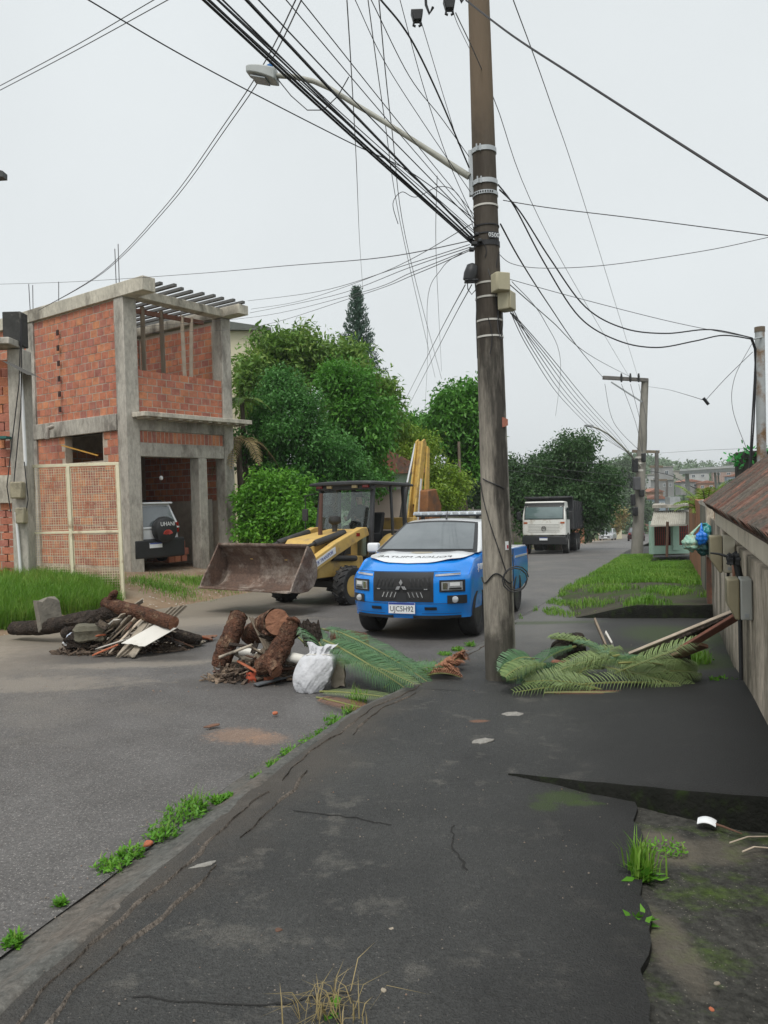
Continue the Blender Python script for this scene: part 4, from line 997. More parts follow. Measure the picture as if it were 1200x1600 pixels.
for k in range(2): grass('blades', scatter(40, lambda: (rnd.gauss(0, .03), rnd.gauss(0, .03)+.05*k, .02)), .16, .010, lf_grass, .35, parent=[o for o in COL.objects if o.get('label', '').startswith('tall grassy')][0], kind=None)
q = G(1003, 1443, -.02); weed('tiny leafy sprout low in the pavement seam', q, 22, .04, .03, .045, 0)
q = G(520, 1590); weed('dry straw-coloured tuft at the bottom edge of the pavement', q, 10, .05, .03, .04, 0)
grass('blades', scatter(70, lambda: (rnd.gauss(0, .06), rnd.gauss(0, .05), 0)), .12, .004, lf_dry, 1.1, parent=[o for o in COL.objects if o.get('label', '').startswith('dry straw')][0], kind=None)
q = G(1130, 1072); weed('small green plant at the foot of the right wall', q, 160, .12, .08, .05, 20)
q = G(1085, 1035); weed('grass tuft on the pavement beside the cut fronds', q, 60, .22, .12, .04, 260)
q = G(1010, 1330, -.02); weed('sparse creeping weed spreading right of the pavement seam', (q.x+.1, q.y, q.z), 90, .1, .03, .025, 10)
# ------------------------------------------------------------------ vehicles
def wheel(parent, pos, r, w, side=1, rim=None, lugs=0, rimr=.62, spokes=6):
    """wheel turning about y; side = +1 when the outer face looks to +y"""
    mb = MB(); h = w/2
    prof = [(r*rimr, -h*.75), (r*.80, -h), (r*.93, -h*.96), (r*.985, -h*.78), (r, -h*.4), (r, h*.4), (r*.985, h*.78), (r*.93, h*.96), (r*.80, h), (r*rimr, h*.75)]
    mb.lathe(prof, 28, 'y', closed=True)
    for k in range(lugs):
        for s in (-1, 1):
            a = 2*PI*(k+.5*(s > 0))/lugs
            M_ = Matrix.Rotation(-a, 4, 'Y') @ Matrix.Translation((r*1.0, s*h*.45, 0)) @ Matrix.Rotation(s*.6, 4, 'X')
            mb.box((0, 0, 0), (r*.09, h*.95, r*.09), 0, M_)
    t = mb.build('wheel', m_rubber, parent, smooth=40); t.location = pos
    mr = rim or m_galv; mb = MB(); o = side*h
    mb.lathe([(r*rimr*1.02, o*.78), (r*rimr*.95, o*.80), (r*rimr*.86, o*.45), (r*.28, o*.40), (r*.22, o*.62), (r*.12, o*.66), (r*.02, o*.66)], 24, 'y')
    mb.lathe([(r*rimr*1.0, -o*.7), (r*rimr*.9, -o*.5)], 24, 'y')
    for k in range(spokes):
        a = 2*PI*k/spokes
        M_ = Matrix.Rotation(a, 4, 'Y') @ Matrix.Translation((r*rimr*.60, o*.47, 0))
        mb.box((0, 0, 0), (r*rimr*.45, abs(o)*.16, r*.13), 0, M_)
    mb.build('rim', mr, t, smooth=40)
    return t
def place(name, loc, fwd, label, cat, slope=True):
    f = Vector((fwd[0], fwd[1])).normalized()
    rise = -SL*f.y if slope else 0
    return empty(name, loc, (0, -math.atan(rise), math.atan2(f.y, f.x)), label, cat)
def sst(a, b, x):
    t = max(0, min(1, (x-a)/(b-a))); return t*t*(3-2*t)
def lerp_tab(tab, x): return float(np.interp(x, [q[0] for q in tab], [q[1] for q in tab]))
def paint(name, c, rough=.28, dirt=(.2, .18, .15), t=.72):
    return mat(name, c, tuple(q*.93 for q in c), 1.5, rough, c3=tuple(a*.5+b*.5 for a, b in zip(c, dirt)), t3=t, s3=2.2, coat=.5, spec=.5)
def panel(o, u, v, w, h, out=.006):       # quad facing u x v, centred on o
    o, u, v = Vector(o), Vector(u).normalized(), Vector(v).normalized(); n = u.cross(v)
    a, b = u*w/2, v*h/2; o = o+n*out
    return [o-a-b, o+a-b, o+a+b, o-a+b]
m_blue = paint('police_blue', (.006, .235, .76), .25)
m_pwhite = paint('police_white', (.72, .74, .75), .3)
m_dglass = mat('car_glass', (.13, .15, .158), (.085, .10, .108), 1.5, .06, spec=1.0, coat=.3)  # lightened base colour stands in for sky reflection and light inside the cab
m_lampglass = mat('lamp_glass', (.55, .57, .58), (.38, .4, .42), 14, .12, metal=.3, spec=.8)
m_silver = mat('silver_trim', (.62, .63, .64), (.5, .51, .52), 4, .25, metal=.8)

# ---- police pickup -------------------------------------------------
PK_T = rad(20.5); pf = Vector((-math.sin(PK_T), -math.cos(PK_T)))
c0 = G(735, 993, -.1); pr = Vector((pf.y, -pf.x))
pk_loc = Vector((c0.x+.03, c0.y+.18))+pr*.78
pk = place('police_pickup', (pk_loc.x, pk_loc.y, gz(pk_loc.y)-.10), pf, 'blue and white police pickup truck with roof light bar, nose toward the camera', 'pickup truck')
WB, FX, RX = 3.10, .93, -4.28
TOP = [(-4.3, 1.20), (-2.75, 1.21), (-2.6, 1.19), (-.55, 1.245), (-.28, 1.255), (.1, 1.225), (.45, 1.165), (.72, 1.095), (.88, 1.035), (.94, 1.0)]
BOT = [(-4.3, .55), (-3.7, .42), (-.6, .40), (.4, .40), (.65, .36), (.95, .33)]
def f_pk(u, v, w):
    x = RX+(FX-RX)*u; s = v*2-1; a = abs(s)
    zt = lerp_tab(TOP, x); zbm = lerp_tab(BOT, x)
    hood = sst(-.5, -.2, x)
    z = zbm+(zt-zbm)*w
    hw = .895+.018*math.sin(PI*min(1, max(0, (z-.4)/.8)))
    fl = .022*math.exp(-((x-0)/.42)**2)+.022*math.exp(-((x+WB)/.42)**2)      # flared arches
    hw += fl*math.exp(-((z-.78)/.22)**2)
    if w > .999: z -= (.055*a**5*hood+.012*a**6)+.02*hood*(1-a)*0
    edge = 1-.035*sst(.80, 1, w)*hood
    y = s*hw*edge
    if hood > 0 and w > .999: z += .015*hood*math.exp(-((a-.62)/.13)**2)
    if x > .0:                                                            # rounded nose
        k = sst(.0, FX, x); x -= k*.40*a**2.9
        x -= k*.05*sst(.80, 1.0, w) + k*.06*sst(.35, 0, w)
    if x < -4.0: x += .03*a**4
    return (x, y, z)
mb = MB(); mb.boxgrid(44, 22, 12, f_pk)
body = mb.build('body', [m_blue, m_pwhite, m_blackp], pk, smooth=42)
def cyl_cut(x, z, r, y0, y1):
    mb = MB(); mb.lathe([(r, y0), (r, y1)], 32, 'y', M=Matrix.Translation((x, 0, z))); return mb.build('cutter', m_blackp, pk)
bpy.context.view_layer.update()
cut(body, [cyl_cut(0, .42, .455, .55, 1.2), cyl_cut(0, .42, .455, -1.2, -.55), cyl_cut(-WB, .42, .455, .55, 1.2), cyl_cut(-WB, .42, .455, -1.2, -.55)])
me = body.data
for q in (m_blue, m_pwhite, m_blackp):
    if q.name not in [m.name for m in me.materials if m]: me.materials.append(q)
body.data.polygons.foreach_set('use_smooth', [True]*len(me.polygons)); me.set_sharp_from_angle(angle=rad(42))
# white field on the bonnet: a shield that narrows forward
def hood_pt(x, y, up=.004):
    s = y/.925; zt = lerp_tab(TOP, x); a = abs(s); z = zt-.055*a**5+.015*math.exp(-((a-.62)/.13)**2)
    return (x, y, z+up)
mb = MB()
def f_shield(u, v):
    x0, x1 = -.24, .66; s = v*2-1
    x = x0+(x1-x0)*u; wlim = .80*math.sqrt(max(0.0, 1-(max(0, u-.15)/.86)**2.6)) if u < 1 else 0
    return hood_pt(x, s*wlim)
mb.grid(26, 18, f_shield); mb.build('bonnet_field', m_pwhite, body, smooth=60)
def zslope(x): return (lerp_tab(TOP, x+.05)-lerp_tab(TOP, x-.05))/.1
ink = mat('letter_ink', (.05, .05, .055), None, 3, .5)
def hood_text(s, x, size, m_, sx):
    # mirrored lettering, as written to be read in a driver's mirror
    return text('bonnet_lettering', s, size, frame((x, 0, lerp_tab(TOP, x)+.012), (0, 1, 0), (-1, 0, zslope(x)*-1)), m_, body, sx=-sx, depth=.001)
ht = hood_text('POLÍCIA MILITAR', .33, .155, ink, 1.0)
for v_ in ht.data.vertices: v_.co.z = hood_pt(v_.co.x, v_.co.y, .007)[2]
mb = MB(); gold = mat('emblem_gold', (.42, .36, .22), (.3, .3, .3), 30, .6)
mb.grid(10, 10, lambda u, v: hood_pt(-.06+(u-.5)*.30*math.cos((v-.5)*2.2), (v-.5)*.34, .007)); mb.build('bonnet_emblem', gold, body)
# windscreen cab
CABB = [(-.34, -2.72)]; ZB, ZR = 1.235, 1.70
def f_cab(u, v, w):
    xb0, xb1 = -2.74, -.24; xr0, xr1 = -2.50, -1.20
    k = w**1.0
    x = (xb0+(xb1-xb0)*u)*(1-k)+(xr0+(xr1-xr0)*u)*k
    s = v*2-1; hw = (.88-.20*w-.02*w*w)
    z = ZB+(ZR-ZB)*w
    z += .04*(1-s*s)*w + .05*math.sin(PI*u)*w
    x += (.10*(1-s*s) if u > .999 else 0)*(1-.5*w) - (.03*(1-s*s) if u < .001 else 0)
    return (x, s*hw, z)
mb = MB(); mb.boxgrid(14, 14, 8, f_cab); cabo = mb.build('cab', m_pwhite, pk, smooth=35, bevel=.03, seg=2)
def cab_patch(nu, nv, fn, name, m_, parent): mb = MB(); mb.grid(nu, nv, fn); return mb.build(name, m_, parent, smooth=60)
def ws(u, v, i, o):                        # windscreen: v across, u up
    w = i+(1-2*i)*u; s = (v*2-1)*(1-o); q = Vector(f_cab(1, (s+1)/2, w)); return tuple(q+Vector((.012, 0, .010)))
cab_patch(6, 14, lambda u, v: ws(u, v, .015, .045), 'windscreen_frame', m_blackp, cabo)
def ws2(u, v):
    q = Vector(ws(u, v, .085, .12)); return tuple(q+Vector((.006, 0, .005)))
wsg = cab_patch(6, 14, ws2, 'windscreen', m_dglass, cabo)
for s in (-1, 1):
    def sw(u, v, a=0.0, b=1.0):
        w = .10+.76*v; uu = a+(b-a)*u; q = Vector(f_cab(uu, 0 if s < 0 else 1, w)); return tuple(q+Vector((0, s*.012, 0)))
    mb = MB(); mb.grid(8, 4, lambda u, v: sw(u, v, .08, .50)); mb.build('rear_side_window', m_dglass, cabo, smooth=60)
    mb = MB(); mb.grid(8, 4, lambda u, v: sw(u, v, .54, .90)); mb.build('front_side_window', m_dglass, cabo, smooth=60)
    # mirror
    mi = MB().boxgrid(4, 4, 4, lambda u, v, w, s=s: (-.62+(u-.5)*.16*(1-.2*abs(w-.5)), s*(1.03)+(v-.5)*.19, 1.30+(w-.5)*.16)).build('wing_mirror', m_pwhite, pk, bevel=.03, seg=3)
    MB().box((-.68, s*1.03, 1.30), (.03, .16, .13)).build('mirror_glass', m_blackp, mi)
    MB().box((-.62, s*.91, 1.24), (.07, .12, .05)).build('mirror_arm', m_blackp, mi)
    # wheel arch liner, head lamp, day lamp, fog lamp
    for xx in (0, -WB):
        mb = MB()
        mb.grid(16, 2, lambda u, v: (xx+.462*math.cos(PI*u*1.1-.15), s*(.50+.38*v), .42+.462*math.sin(PI*u*1.1-.15))); mb.build('wheel_arch', m_dark, pk)
    mb = MB()
    def nose(y, z, o=.0):                  # front surface
        a = min(1, abs(y)/.925); w = (z-.33)/(.66)
        x = FX-.40*a**2.9-.05*sst(.80, 1, w)-.06*sst(.35, 0, w); return Vector((x+o, y, z))
    def patch(name, y0, y1, z0, z1, m_, par, o=.006, nu=6, nv=3, skew=0.0):
        mb = MB(); mb.grid(nu, nv, lambda u, v: tuple(nose(s*(y0+(y1-y0)*u), z0+(z1-z0)*v+skew*u, o)), flip=(s < 0)); return mb.build(name, m_, par, smooth=60)
    hl = patch('headlamp_housing', .54, .86, .715, .885, m_blackp, pk, .006)
    patch('headlamp', .57, .83, .74, .86, m_lampglass, hl, .014); patch('lamp_cell', .59, .65, .755, .845, m_chrome, hl, .020, 3, 2); patch('lamp_cell', .68, .80, .80, .85, m_white, hl, .020, 3, 2); patch('lamp_shade', .67, .82, .748, .775, m_blackp, hl, .019, 3, 2); patch('bonnet_gap', 0, .80, 1.003, 1.010, m_dark, pk, .012, 12, 1); patch('lower_valance', .15, .80, .335, .375, m_blackp, pk, .012, 8, 1)
    patch('day_lamp', .48, .80, .940, .968, m_lampglass, pk, .012, skew=.018)
    fg = patch('fog_housing', .64, .88, .545, .665, m_blackp, pk, .006)
    qn = nose(s*.74, .605, .012)
    MB().lathe([(.05, 0), (.045, .02), (.01, .03)], 16, 'x', M=Matrix.Translation(qn)).build('fog_lamp', m_lampglass, fg, smooth=50)
    patch('bumper_slot', .33, .50, .455, .50, m_blackp, pk, .008)
    patch('bumper_groove', .28, .80, .40, .406, m_dark, pk, .006)
    patch('bumper_ridge', .10, .84, .545, .552, m_dark, pk, .005)
# grille
def gr(y0, y1, z0, z1, o, m_, name, par, skew=0):
    mb = MB(); mb.grid(10, 4, lambda u, v: tuple(nose(y0+(y1-y0)*u+skew*v, z0+(z1-z0)*v, o)))
    return mb.build(name, m_, par, smooth=60)
m_gril = mat('grille_grey', (.020, .021, .023), (.015, .016, .017), 6, .45)
gri = gr(-.46, .46, .575, 1.0, .010, m_gril, 'grille', pk)
gr(-.42, .42, .61, .945, .016, m_dark, 'grille_mesh', gri)
gr(-.42, .42, .755, .785, .024, m_gril, 'grille_bar', gri)
for k in range(14):
    y = -.40+k*.80/13
    if abs(y) < .10: continue
    gr(y, y+.016, .80, .905, .024, m_gril, 'grille_slat', gri, skew=.03 if y < 0 else -.03)
for sd in (-1, 1):
    for k in range(4):
        y = sd*(.12+.062*k); gr(y, y+.016, .64, .715, .026, m_silver, 'chrome_slat', gri, skew=-.03*sd)
    gr(sd*.36-.025, sd*.36+.025, .752, .765, .030, m_silver, 'chrome_dash', gri)
gr(-.075, .075, .575, .70, .026, m_blackp, 'radar_cover', gri)
# three-lozenge badge
bx = nose(0, .80, .034).x
for ang in (90, 210, 330):
    a = rad(ang); cy, cz = .052*math.cos(a), .802+.052*math.sin(a)
    d = Vector((math.cos(a), math.sin(a))); p_ = Vector((-d.y, d.x)); k_ = .047
    MB().prism([(cy-d.x*k_, cz-d.y*k_), (cy+p_.x*k_*.58, cz+p_.y*k_*.58), (cy+d.x*k_, cz+d.y*k_), (cy-p_.x*k_*.58, cz-p_.y*k_*.58)], bx, bx+.012, 'x').build('badge', m_silver, gri)
# number plate
def number_plate(par, o, n, up, w, h, s, size):
    xd = Vector(up).cross(Vector(n)).normalized()
    M_ = frame(o, xd, up)
    pl = MB().box((0, 0, 0), (w, h, .012), 0, M_).build('number_plate', m_plate, par)
    MB().box((0, h*.41, .008), (w*.98, h*.17, .004), 0, M_).build('plate_band', m_plateblue, pl)
    text('plate_number', s, size, M_ @ Matrix.Translation((0, -h*.09, .009)), m_plateink, pl, depth=.001, sx=.86)
number_plate(pk, nose(0, .485, .03), (1, 0, 0), (0, 0, 1), .40, .155, 'UJC5H92', .108)
MB().box((.60, 0, .345), (.25, 1.25, .07)).build('skid_plate', m_blackp, pk, bevel=.02)
for s in (-1, 1): MB().box((-1.55, s*.86, .40), (2.0, .18, .06)).build('side_step', m_blackp, pk, bevel=.02)
MB().box((-1.7, 0, .42), (4.6, 1.5, .16)).build('underbody', m_dark, pk)
for (x, s) in ((0, 1), (0, -1), (-WB, 1), (-WB, -1)):
    wheel(pk, (x, s*.795, .385), .385, .265, s, mat('steel_rim', (.09, .09, .095), (.06, .06, .065), 6, .5, metal=.5))
MB().box((-.55, .925, .95), (.012, .012, .55)).build('door_gap', m_dark, body)
MB().box((-1.62, .925, .95), (.012, .012, .55)).build('door_gap', m_dark, body)
MB().box((-2.68, .92, .9), (.014, .014, .6)).build('bed_gap', m_dark, body)
for s_ in (1.0, 2.0): MB().box((-.35-s_, .945, 1.08), (.16, .03, .03)).build('door_handle', m_blackp, body)
text('unit_number', 'SJ-1081', .135, frame((-.02, .935, 1.03), (-1, 0, 0), (0, 0, 1)), m_pwhite, body, depth=.002, sx=.8)
MB().box((-3.55, .912, 1.04), (1.25, .012, .035)).build('side_stripe', m_pwhite, body)
MB().box((-3.5, 0, 1.205), (1.5, 1.75, .03)).build('bed_cover', m_pwhite, pk, bevel=.012)
MB().box((-4.26, .86, .95), (.06, .10, .38)).build('tail_lamp', m_redlamp, pk); MB().box((-4.26, -.86, .95), (.06, .10, .38)).build('tail_lamp', m_redlamp, pk)
MB().box((-4.33, 0, .52), (.14, 1.75, .16)).build('rear_bumper', m_blackp, pk, bevel=.03)
# light bar
lb_ = MB().boxgrid(3, 16, 3, lambda u, v, w: (-1.70+(u-.5)*.30*(1-.25*w), (v-.5)*1.28, 1.835+.062*w)).build('light_bar', mat('bar_lens', (.40, .44, .48), (.28, .32, .36), 18, .15, spec=.7), pk, bevel=.012)
for k in range(9): MB().box((-1.548, (k-4)*.14, 1.866), (.012, .10, .03)).build('bar_lamp', m_silver, lb_)
MB().box((-1.70, 0, 1.82), (.22, 1.2, .03)).build('bar_base', m_blackp, lb_)
for s in (-1, 1): MB().box((-1.70, s*.5, 1.79), (.08, .05, .05)).build('bar_foot', m_blackp, lb_)
MB().tube([(-1.30, .05, 1.76), (-1.36, .05, 1.89)], [.018, .005], 6).build('antenna', m_blackp, pk)
for s in (-.35, .3): MB().beam((-.33, s, 1.165), (-.55, s+.45, 1.30), .018, .018).build('wiper', m_blackp, cabo)

# ---- backhoe loader ------------------------------------------------
m_cat = mat('loader_yellow', (.60, .40, .12), (.50, .33, .095), 2.2, .55, .2, 25, c3=(.30, .20, .10), t3=.60, s3=2.4, spec=.4)
m_boom = mat('boom_ochre', (.57, .38, .10), (.47, .31, .08), 3, .6, .3, 25, c3=(.26, .16, .07), t3=.60, s3=3, spec=.3)
m_catdark = mat('machine_dark', (.035, .035, .035), (.025, .024, .023), 6, .6, c3=(.09, .07, .05), t3=.66, s3=4)
m_rust = mat('rusty_steel', (.14, .088, .064), (.085, .058, .046), 2.2, .75, .6, 22, c3=(.30, .255, .215), t3=.56, s3=1.5, spec=.3, fine=(20, .7, 1.3))
m_rusto = mat('rusty_orange', (.26, .12, .05), (.17, .08, .04), 4, .85, .6, 22, c3=(.11, .07, .05), t3=.58, s3=2.5, spec=.2)
BT = rad(33); bf = Vector((-math.sin(BT), -math.cos(BT))); bl = Vector((-bf.y, bf.x))
b1, b2 = G(440, 938, -.1), G(556, 948, -.1); bc = Vector(((b1.x+b2.x)/2, (b1.y+b2.y)/2))
bh = place('backhoe_loader', (bc.x, bc.y, gz(bc.y)-.1), bf, 'yellow backhoe loader with raised rusty front bucket and black cab', 'backhoe')
for s in (-1, 1): wheel(bh, (0, s*.88, .42), .42, .30, s, m_cat, 16, .55)
for s in (-1, 1): wheel(bh, (-2.15, s*.86, .70), .70, .46, s, m_cat, 18, .55)
MB().box((-1.3, 0, .68), (3.5, .70, .30)).build('chassis', m_catdark, bh, bevel=.02)
MB().prism([(.75, .62), (.75, 1.0), (-.9, 1.02), (-1.0, .62)], -.62, .62, 'y').build('front_frame', m_cat, bh, bevel=.02)
MB().box((0, 0, .45), (.22, 1.5, .16)).build('front_axle', m_catdark, bh, bevel=.02)
MB().prism([(.58, .95), (.62, 1.30), (.50, 1.42), (-1.02, 1.62), (-1.02, .95)], -.41, .41, 'y').build('engine_hood', m_cat, bh, bevel=.035, seg=3)
MB().box((.635, 0, 1.14), (.03, .62, .30)).build('radiator_grille', m_catdark, bh)
for s in (-1, 1): MB().box((-.25, s*.425, 1.18), (.9, .02, .26)).build('side_vent', m_catdark, bh)
MB().tube([(-.15, .0, 1.45), (-.15, .0, 1.70), (-.20, .0, 2.42)], [.05, .048, .042], 10).build('exhaust', mat('exhaust_rust', (.10, .045, .03), (.06, .03, .022), 8, .8), bh, smooth=60)
MB().lathe([(.06, 1.50), (.06, 1.72), (.13, 1.76), (.145, 1.82), (.13, 1.90), (.05, 1.92)], 16, M=Matrix.Translation((-.62, .05, 0))).build('air_intake', m_catdark, bh, smooth=50)
# loader arms
for s in (-1, 1):
    y0, y1 = (.58, .74) if s > 0 else (-.74, -.58)
    arm = MB().prism([(-1.02, 1.48), (-.92, 1.66), (-.70, 1.66), (.25, 1.36), (1.20, .98), (1.56, .66), (1.52, .50), (1.30, .52), (1.02, .76), (.15, 1.10), (-.72, 1.40)], y0, y1, 'y').build('loader_arm', m_cat, bh, bevel=.02)
    if s > 0:
        dr = Vector((1.0, 0, -.36)).normalized()
        MB().hexa([Vector((.28, .742, 1.13)), Vector((1.12, .742, .80)), Vector((1.12, .748, .80)), Vector((.28, .748, 1.13)), Vector((.30, .742, 1.27)), Vector((1.16, .742, .93)), Vector((1.16, .748, .93)), Vector((.30, .748, 1.27))]).build('name_plate', m_white, arm)
        text('plate_lettering', 'ATIK TRANSPOR', .10, frame((.715, .751, 1.03), (-.84, 0, .335), (.335, 0, .84)), m_plateblue, arm, shear=.25, depth=.001, sx=.92)
        MB().box((-.55, .745, 1.50), (.13, .008, .075)).build('red_reflector', m_redlamp, arm)
    MB().tube([(-.55, s*.66, .98), (.15, s*.66, 1.02), (.30, s*.66, 1.02)], [.065, .065, .055], 12).build('lift_cylinder', m_catdark, bh, smooth=50)
    MB().tube([(.28, s*.66, 1.02), (.75, s*.66, 1.0)], .032, 10).build('lift_rod', m_chrome, bh, smooth=50)
    MB().tube([(-.35, s*.50, 1.55), (.62, s*.50, 1.36), (.70, s*.50, 1.34)], [.075, .075, .06], 12).build('tilt_cylinder', m_catdark, bh, smooth=50)
    MB().tube([(.68, s*.50, 1.345), (1.30, s*.50, 1.22)], .036, 10).build('tilt_rod', m_catdark, bh, smooth=50)
    MB().prism([(1.20, 1.28), (1.34, 1.30), (1.58, 1.05), (1.50, .98)], s*.46-.04, s*.46+.04, 'y').build('bucket_link', m_cat, bh, bevel=.01)
MB().box((-.85, 0, 1.45), (.16, 1.16, .14)).build('arm_cross_tube', m_cat, bh, bevel=.02)
MB().tube([(-.1, .64, 1.02), (-.35, .66, 1.4), (-.8, .55, 1.42)], .02, 6).build('hydraulic_hose', m_blackp, bh, smooth=60)
# bucket: a curved shell with side plates
prof = [(2.32, .50), (2.05, .455), (1.80, .47), (1.62, .56), (1.52, .72), (1.50, .92), (1.56, 1.12), (1.70, 1.30), (1.80, 1.345)]
mb = MB(); th = .03; n = len(prof)
inn = []
for i, (x, z) in enumerate(prof):
    a = Vector(prof[max(0, i-1)]); b = Vector(prof[min(n-1, i+1)]); t = (b-a).normalized(); inn.append((x+t.y*th, z-t.x*th))
poly = prof+inn[::-1]
bk = MB(); W_ = 1.17
for i in range(n-1):
    q = [prof[i], prof[i+1], inn[i+1], inn[i]]
    bk.prism(q, -W_, W_, 'y')
bucket = bk.build('bucket', m_rust, bh, smooth=35)
for s in (-1, 1):
    side_p = prof[::-1][:-1]+[(2.32, .50)]
    MB().prism([(1.80, 1.345), (1.70, 1.30), (1.56, 1.12), (1.50, .92), (1.52, .72), (1.62, .56), (1.80, .47), (2.05, .455), (2.32, .50), (2.22, .70), (1.98, 1.05)], s*W_-.018+s*.02, s*W_+.018+s*.02, 'y').build('bucket_side', m_rust, bucket, bevel=.008)
MB().box((2.33, 0, .495), (.12, 2.36, .035)).build('cutting_edge', m_rust, bucket, bevel=.008)
MB().box((1.79, 0, 1.355), (.07, 2.34, .05)).build('top_lip', m_rust, bucket, bevel=.01)
# cab
CX0, CX1, CY = -1.08, -2.50, .79
m_cabf = mat('cab_black', (.03, .031, .034), (.022, .023, .025), 6, .5, c3=(.08, .075, .07), t3=.66, s3=3)
for s in (-1, 1):
    MB().beam((CX0+.12, s*CY, .95), (CX0-.10, s*(CY-.06), 2.62), .09, .09).build('cab_post', m_cabf, bh, bevel=.015)
    MB().beam((CX1+.55, s*CY, .95), (CX1+.60, s*(CY-.05), 2.62), .06, .06).build('cab_post', m_cabf, bh, bevel=.012)
    MB().beam((CX1, s*CY, 1.25), (CX1+.02, s*(CY-.06), 2.62), .09, .09).build('cab_post', m_cabf, bh, bevel=.015)
    # rear fender
    mb = MB(); 
    def fd(u, v, s=s):
        a = PI*(.02+.80*u); r_ = .80
        return (-2.15+r_*math.cos(a), s*(.60+.50*v), .70+r_*math.sin(a)*1.0)
    mb.grid(14, 4, fd, flip=(s > 0)); mb.grid(14, 4, lambda u, v: tuple(Vector(fd(u, v))-Vector((0, 0, .025))), flip=(s < 0))
    mb.build('rear_fender', m_cat, bh, smooth=50)
    MB().prism([(CX0, .62), (CX0, .98), (CX1+.75, .98), (CX1+.9, .62)], s*CY-.03, s*CY+.03, 'y').build('cab_sill', m_catdark, bh)
MB().box(((CX0+CX1)/2, 0, .95), (1.4, 1.36, .06)).build('cab_floor', m_catdark, bh)
m_cglass = glass_mat('cab_glass', (.88, .93, .90), .02)
f0 = [(CX0+.09, -CY+.06, 1.60), (CX0+.09, CY-.06, 1.60), (CX0-.08, CY-.10, 2.60), (CX0-.08, -CY+.10, 2.60)]
MB().hexa([Vector(q) for q in (f0[0], f0[1])]+[Vector(f0[1])-Vector((.008, 0, 0)), Vector(f0[0])-Vector((.008, 0, 0))]+[Vector(f0[3]), Vector(f0[2]), Vector(f0[2])-Vector((.008, 0, 0)), Vector(f0[3])-Vector((.008, 0, 0))]).build('windscreen', m_cglass, bh)
for s in (-1, 1):
    a = [(CX0+.10, s*(CY-.08), 1.0), (CX0+.10, s*(CY-.42), 1.0), (CX0+.095, s*(CY-.42), 1.56), (CX0+.095, s*(CY-.08), 1.56)]
    mb = MB(); mb.add([*a, *[(q[0]-.008, q[1], q[2]) for q in a]], [(0, 1, 2, 3), (7, 6, 5, 4), (0, 4, 5, 1), (1, 5, 6, 2), (2, 6, 7, 3), (3, 7, 4, 0)]); mb.build('lower_windscreen', m_cglass, bh)
MB().box((CX0+.11, 0, 1.58), (.05, 1.28, .05)).build('windscreen_bar', m_cabf, bh)
s = -1; MB().box(((CX0+CX1)/2+.3, s*(CY-.03), 1.9), (.75, .008, 1.3)).build('side_window', m_cglass, bh)
MB().boxgrid(10, 10, 2, lambda u, v, w: (CX0+.22+(CX1-.25-CX0-.22)*u, (v*2-1)*(.87+.0*u), 2.62+.12*w*(1-.35*(abs(v*2-1)**4))*(1-.3*(abs(u*2-1)**5)))).build('cab_roof', m_cabf, bh, smooth=50, bevel=.02)
MB().box((CX0+.02, 0, 2.60), (.12, 1.58, .17)).build('roof_visor', m_cabf, bh, bevel=.015)
for s in (-1, 1):
    MB().box((CX0+.10, s*.36, 2.62), (.06, .14, .13)).build('work_lamp', mat('amber_lens', (.62, .5, .26), (.5, .4, .2), 8, .2), bh, bevel=.01)
    MB().box((CX0+.08, s*.66, 2.61), (.07, .17, .10)).build('marker_lamp', m_redlamp, bh, bevel=.01)
MB().tube([(CX0+.05, -.80, 2.45), (CX0+.18, -1.02, 2.40), (CX0+.16, -1.04, 1.60)], .012, 6).build('mirror_bracket', m_catdark, bh)
MB().box((CX0+.16, -1.04, 1.95), (.05, .16, .28)).build('side_mirror', m_catdark, bh, bevel=.01)
MB().prism([(-1.95, 1.0), (-2.3, 1.0), (-2.3, 1.45), (-2.42, 2.0), (-2.30, 2.0), (-2.18, 1.5), (-1.85, 1.5), (-1.82, 1.40)], -.26, .26, 'y').build('seat', mat('seat_black', (.03, .03, .032), (.02, .02, .022), 6, .7), bh, bevel=.03)
mb = MB(); mb.tube([(-1.62+.19*math.sin(a)*.35, .19*math.cos(a), 1.68+.19*math.sin(a)*.9) for a in [2*PI*k/18 for k in range(19)]], .014, 6); mb.build('steering_wheel', m_blackp, bh, smooth=60)
MB().tube([(-1.62, 0, 1.68), (-1.35, 0, 1.1)], .03, 8).build('steering_column', m_catdark, bh)
MB().prism([(-1.20, .98), (-1.38, .98), (-1.40, 1.55), (-1.24, 1.60)], -.40, .40, 'y').build('dashboard', mat('dash_grey', (.33, .36, .30), (.27, .3, .25), 4, .6), bh, bevel=.03)
for y in (.45, .52): MB().tube([(-2.35, y, 1.0), (-2.4, y, 1.55)], .012, 6).build('lever', m_blackp, bh)
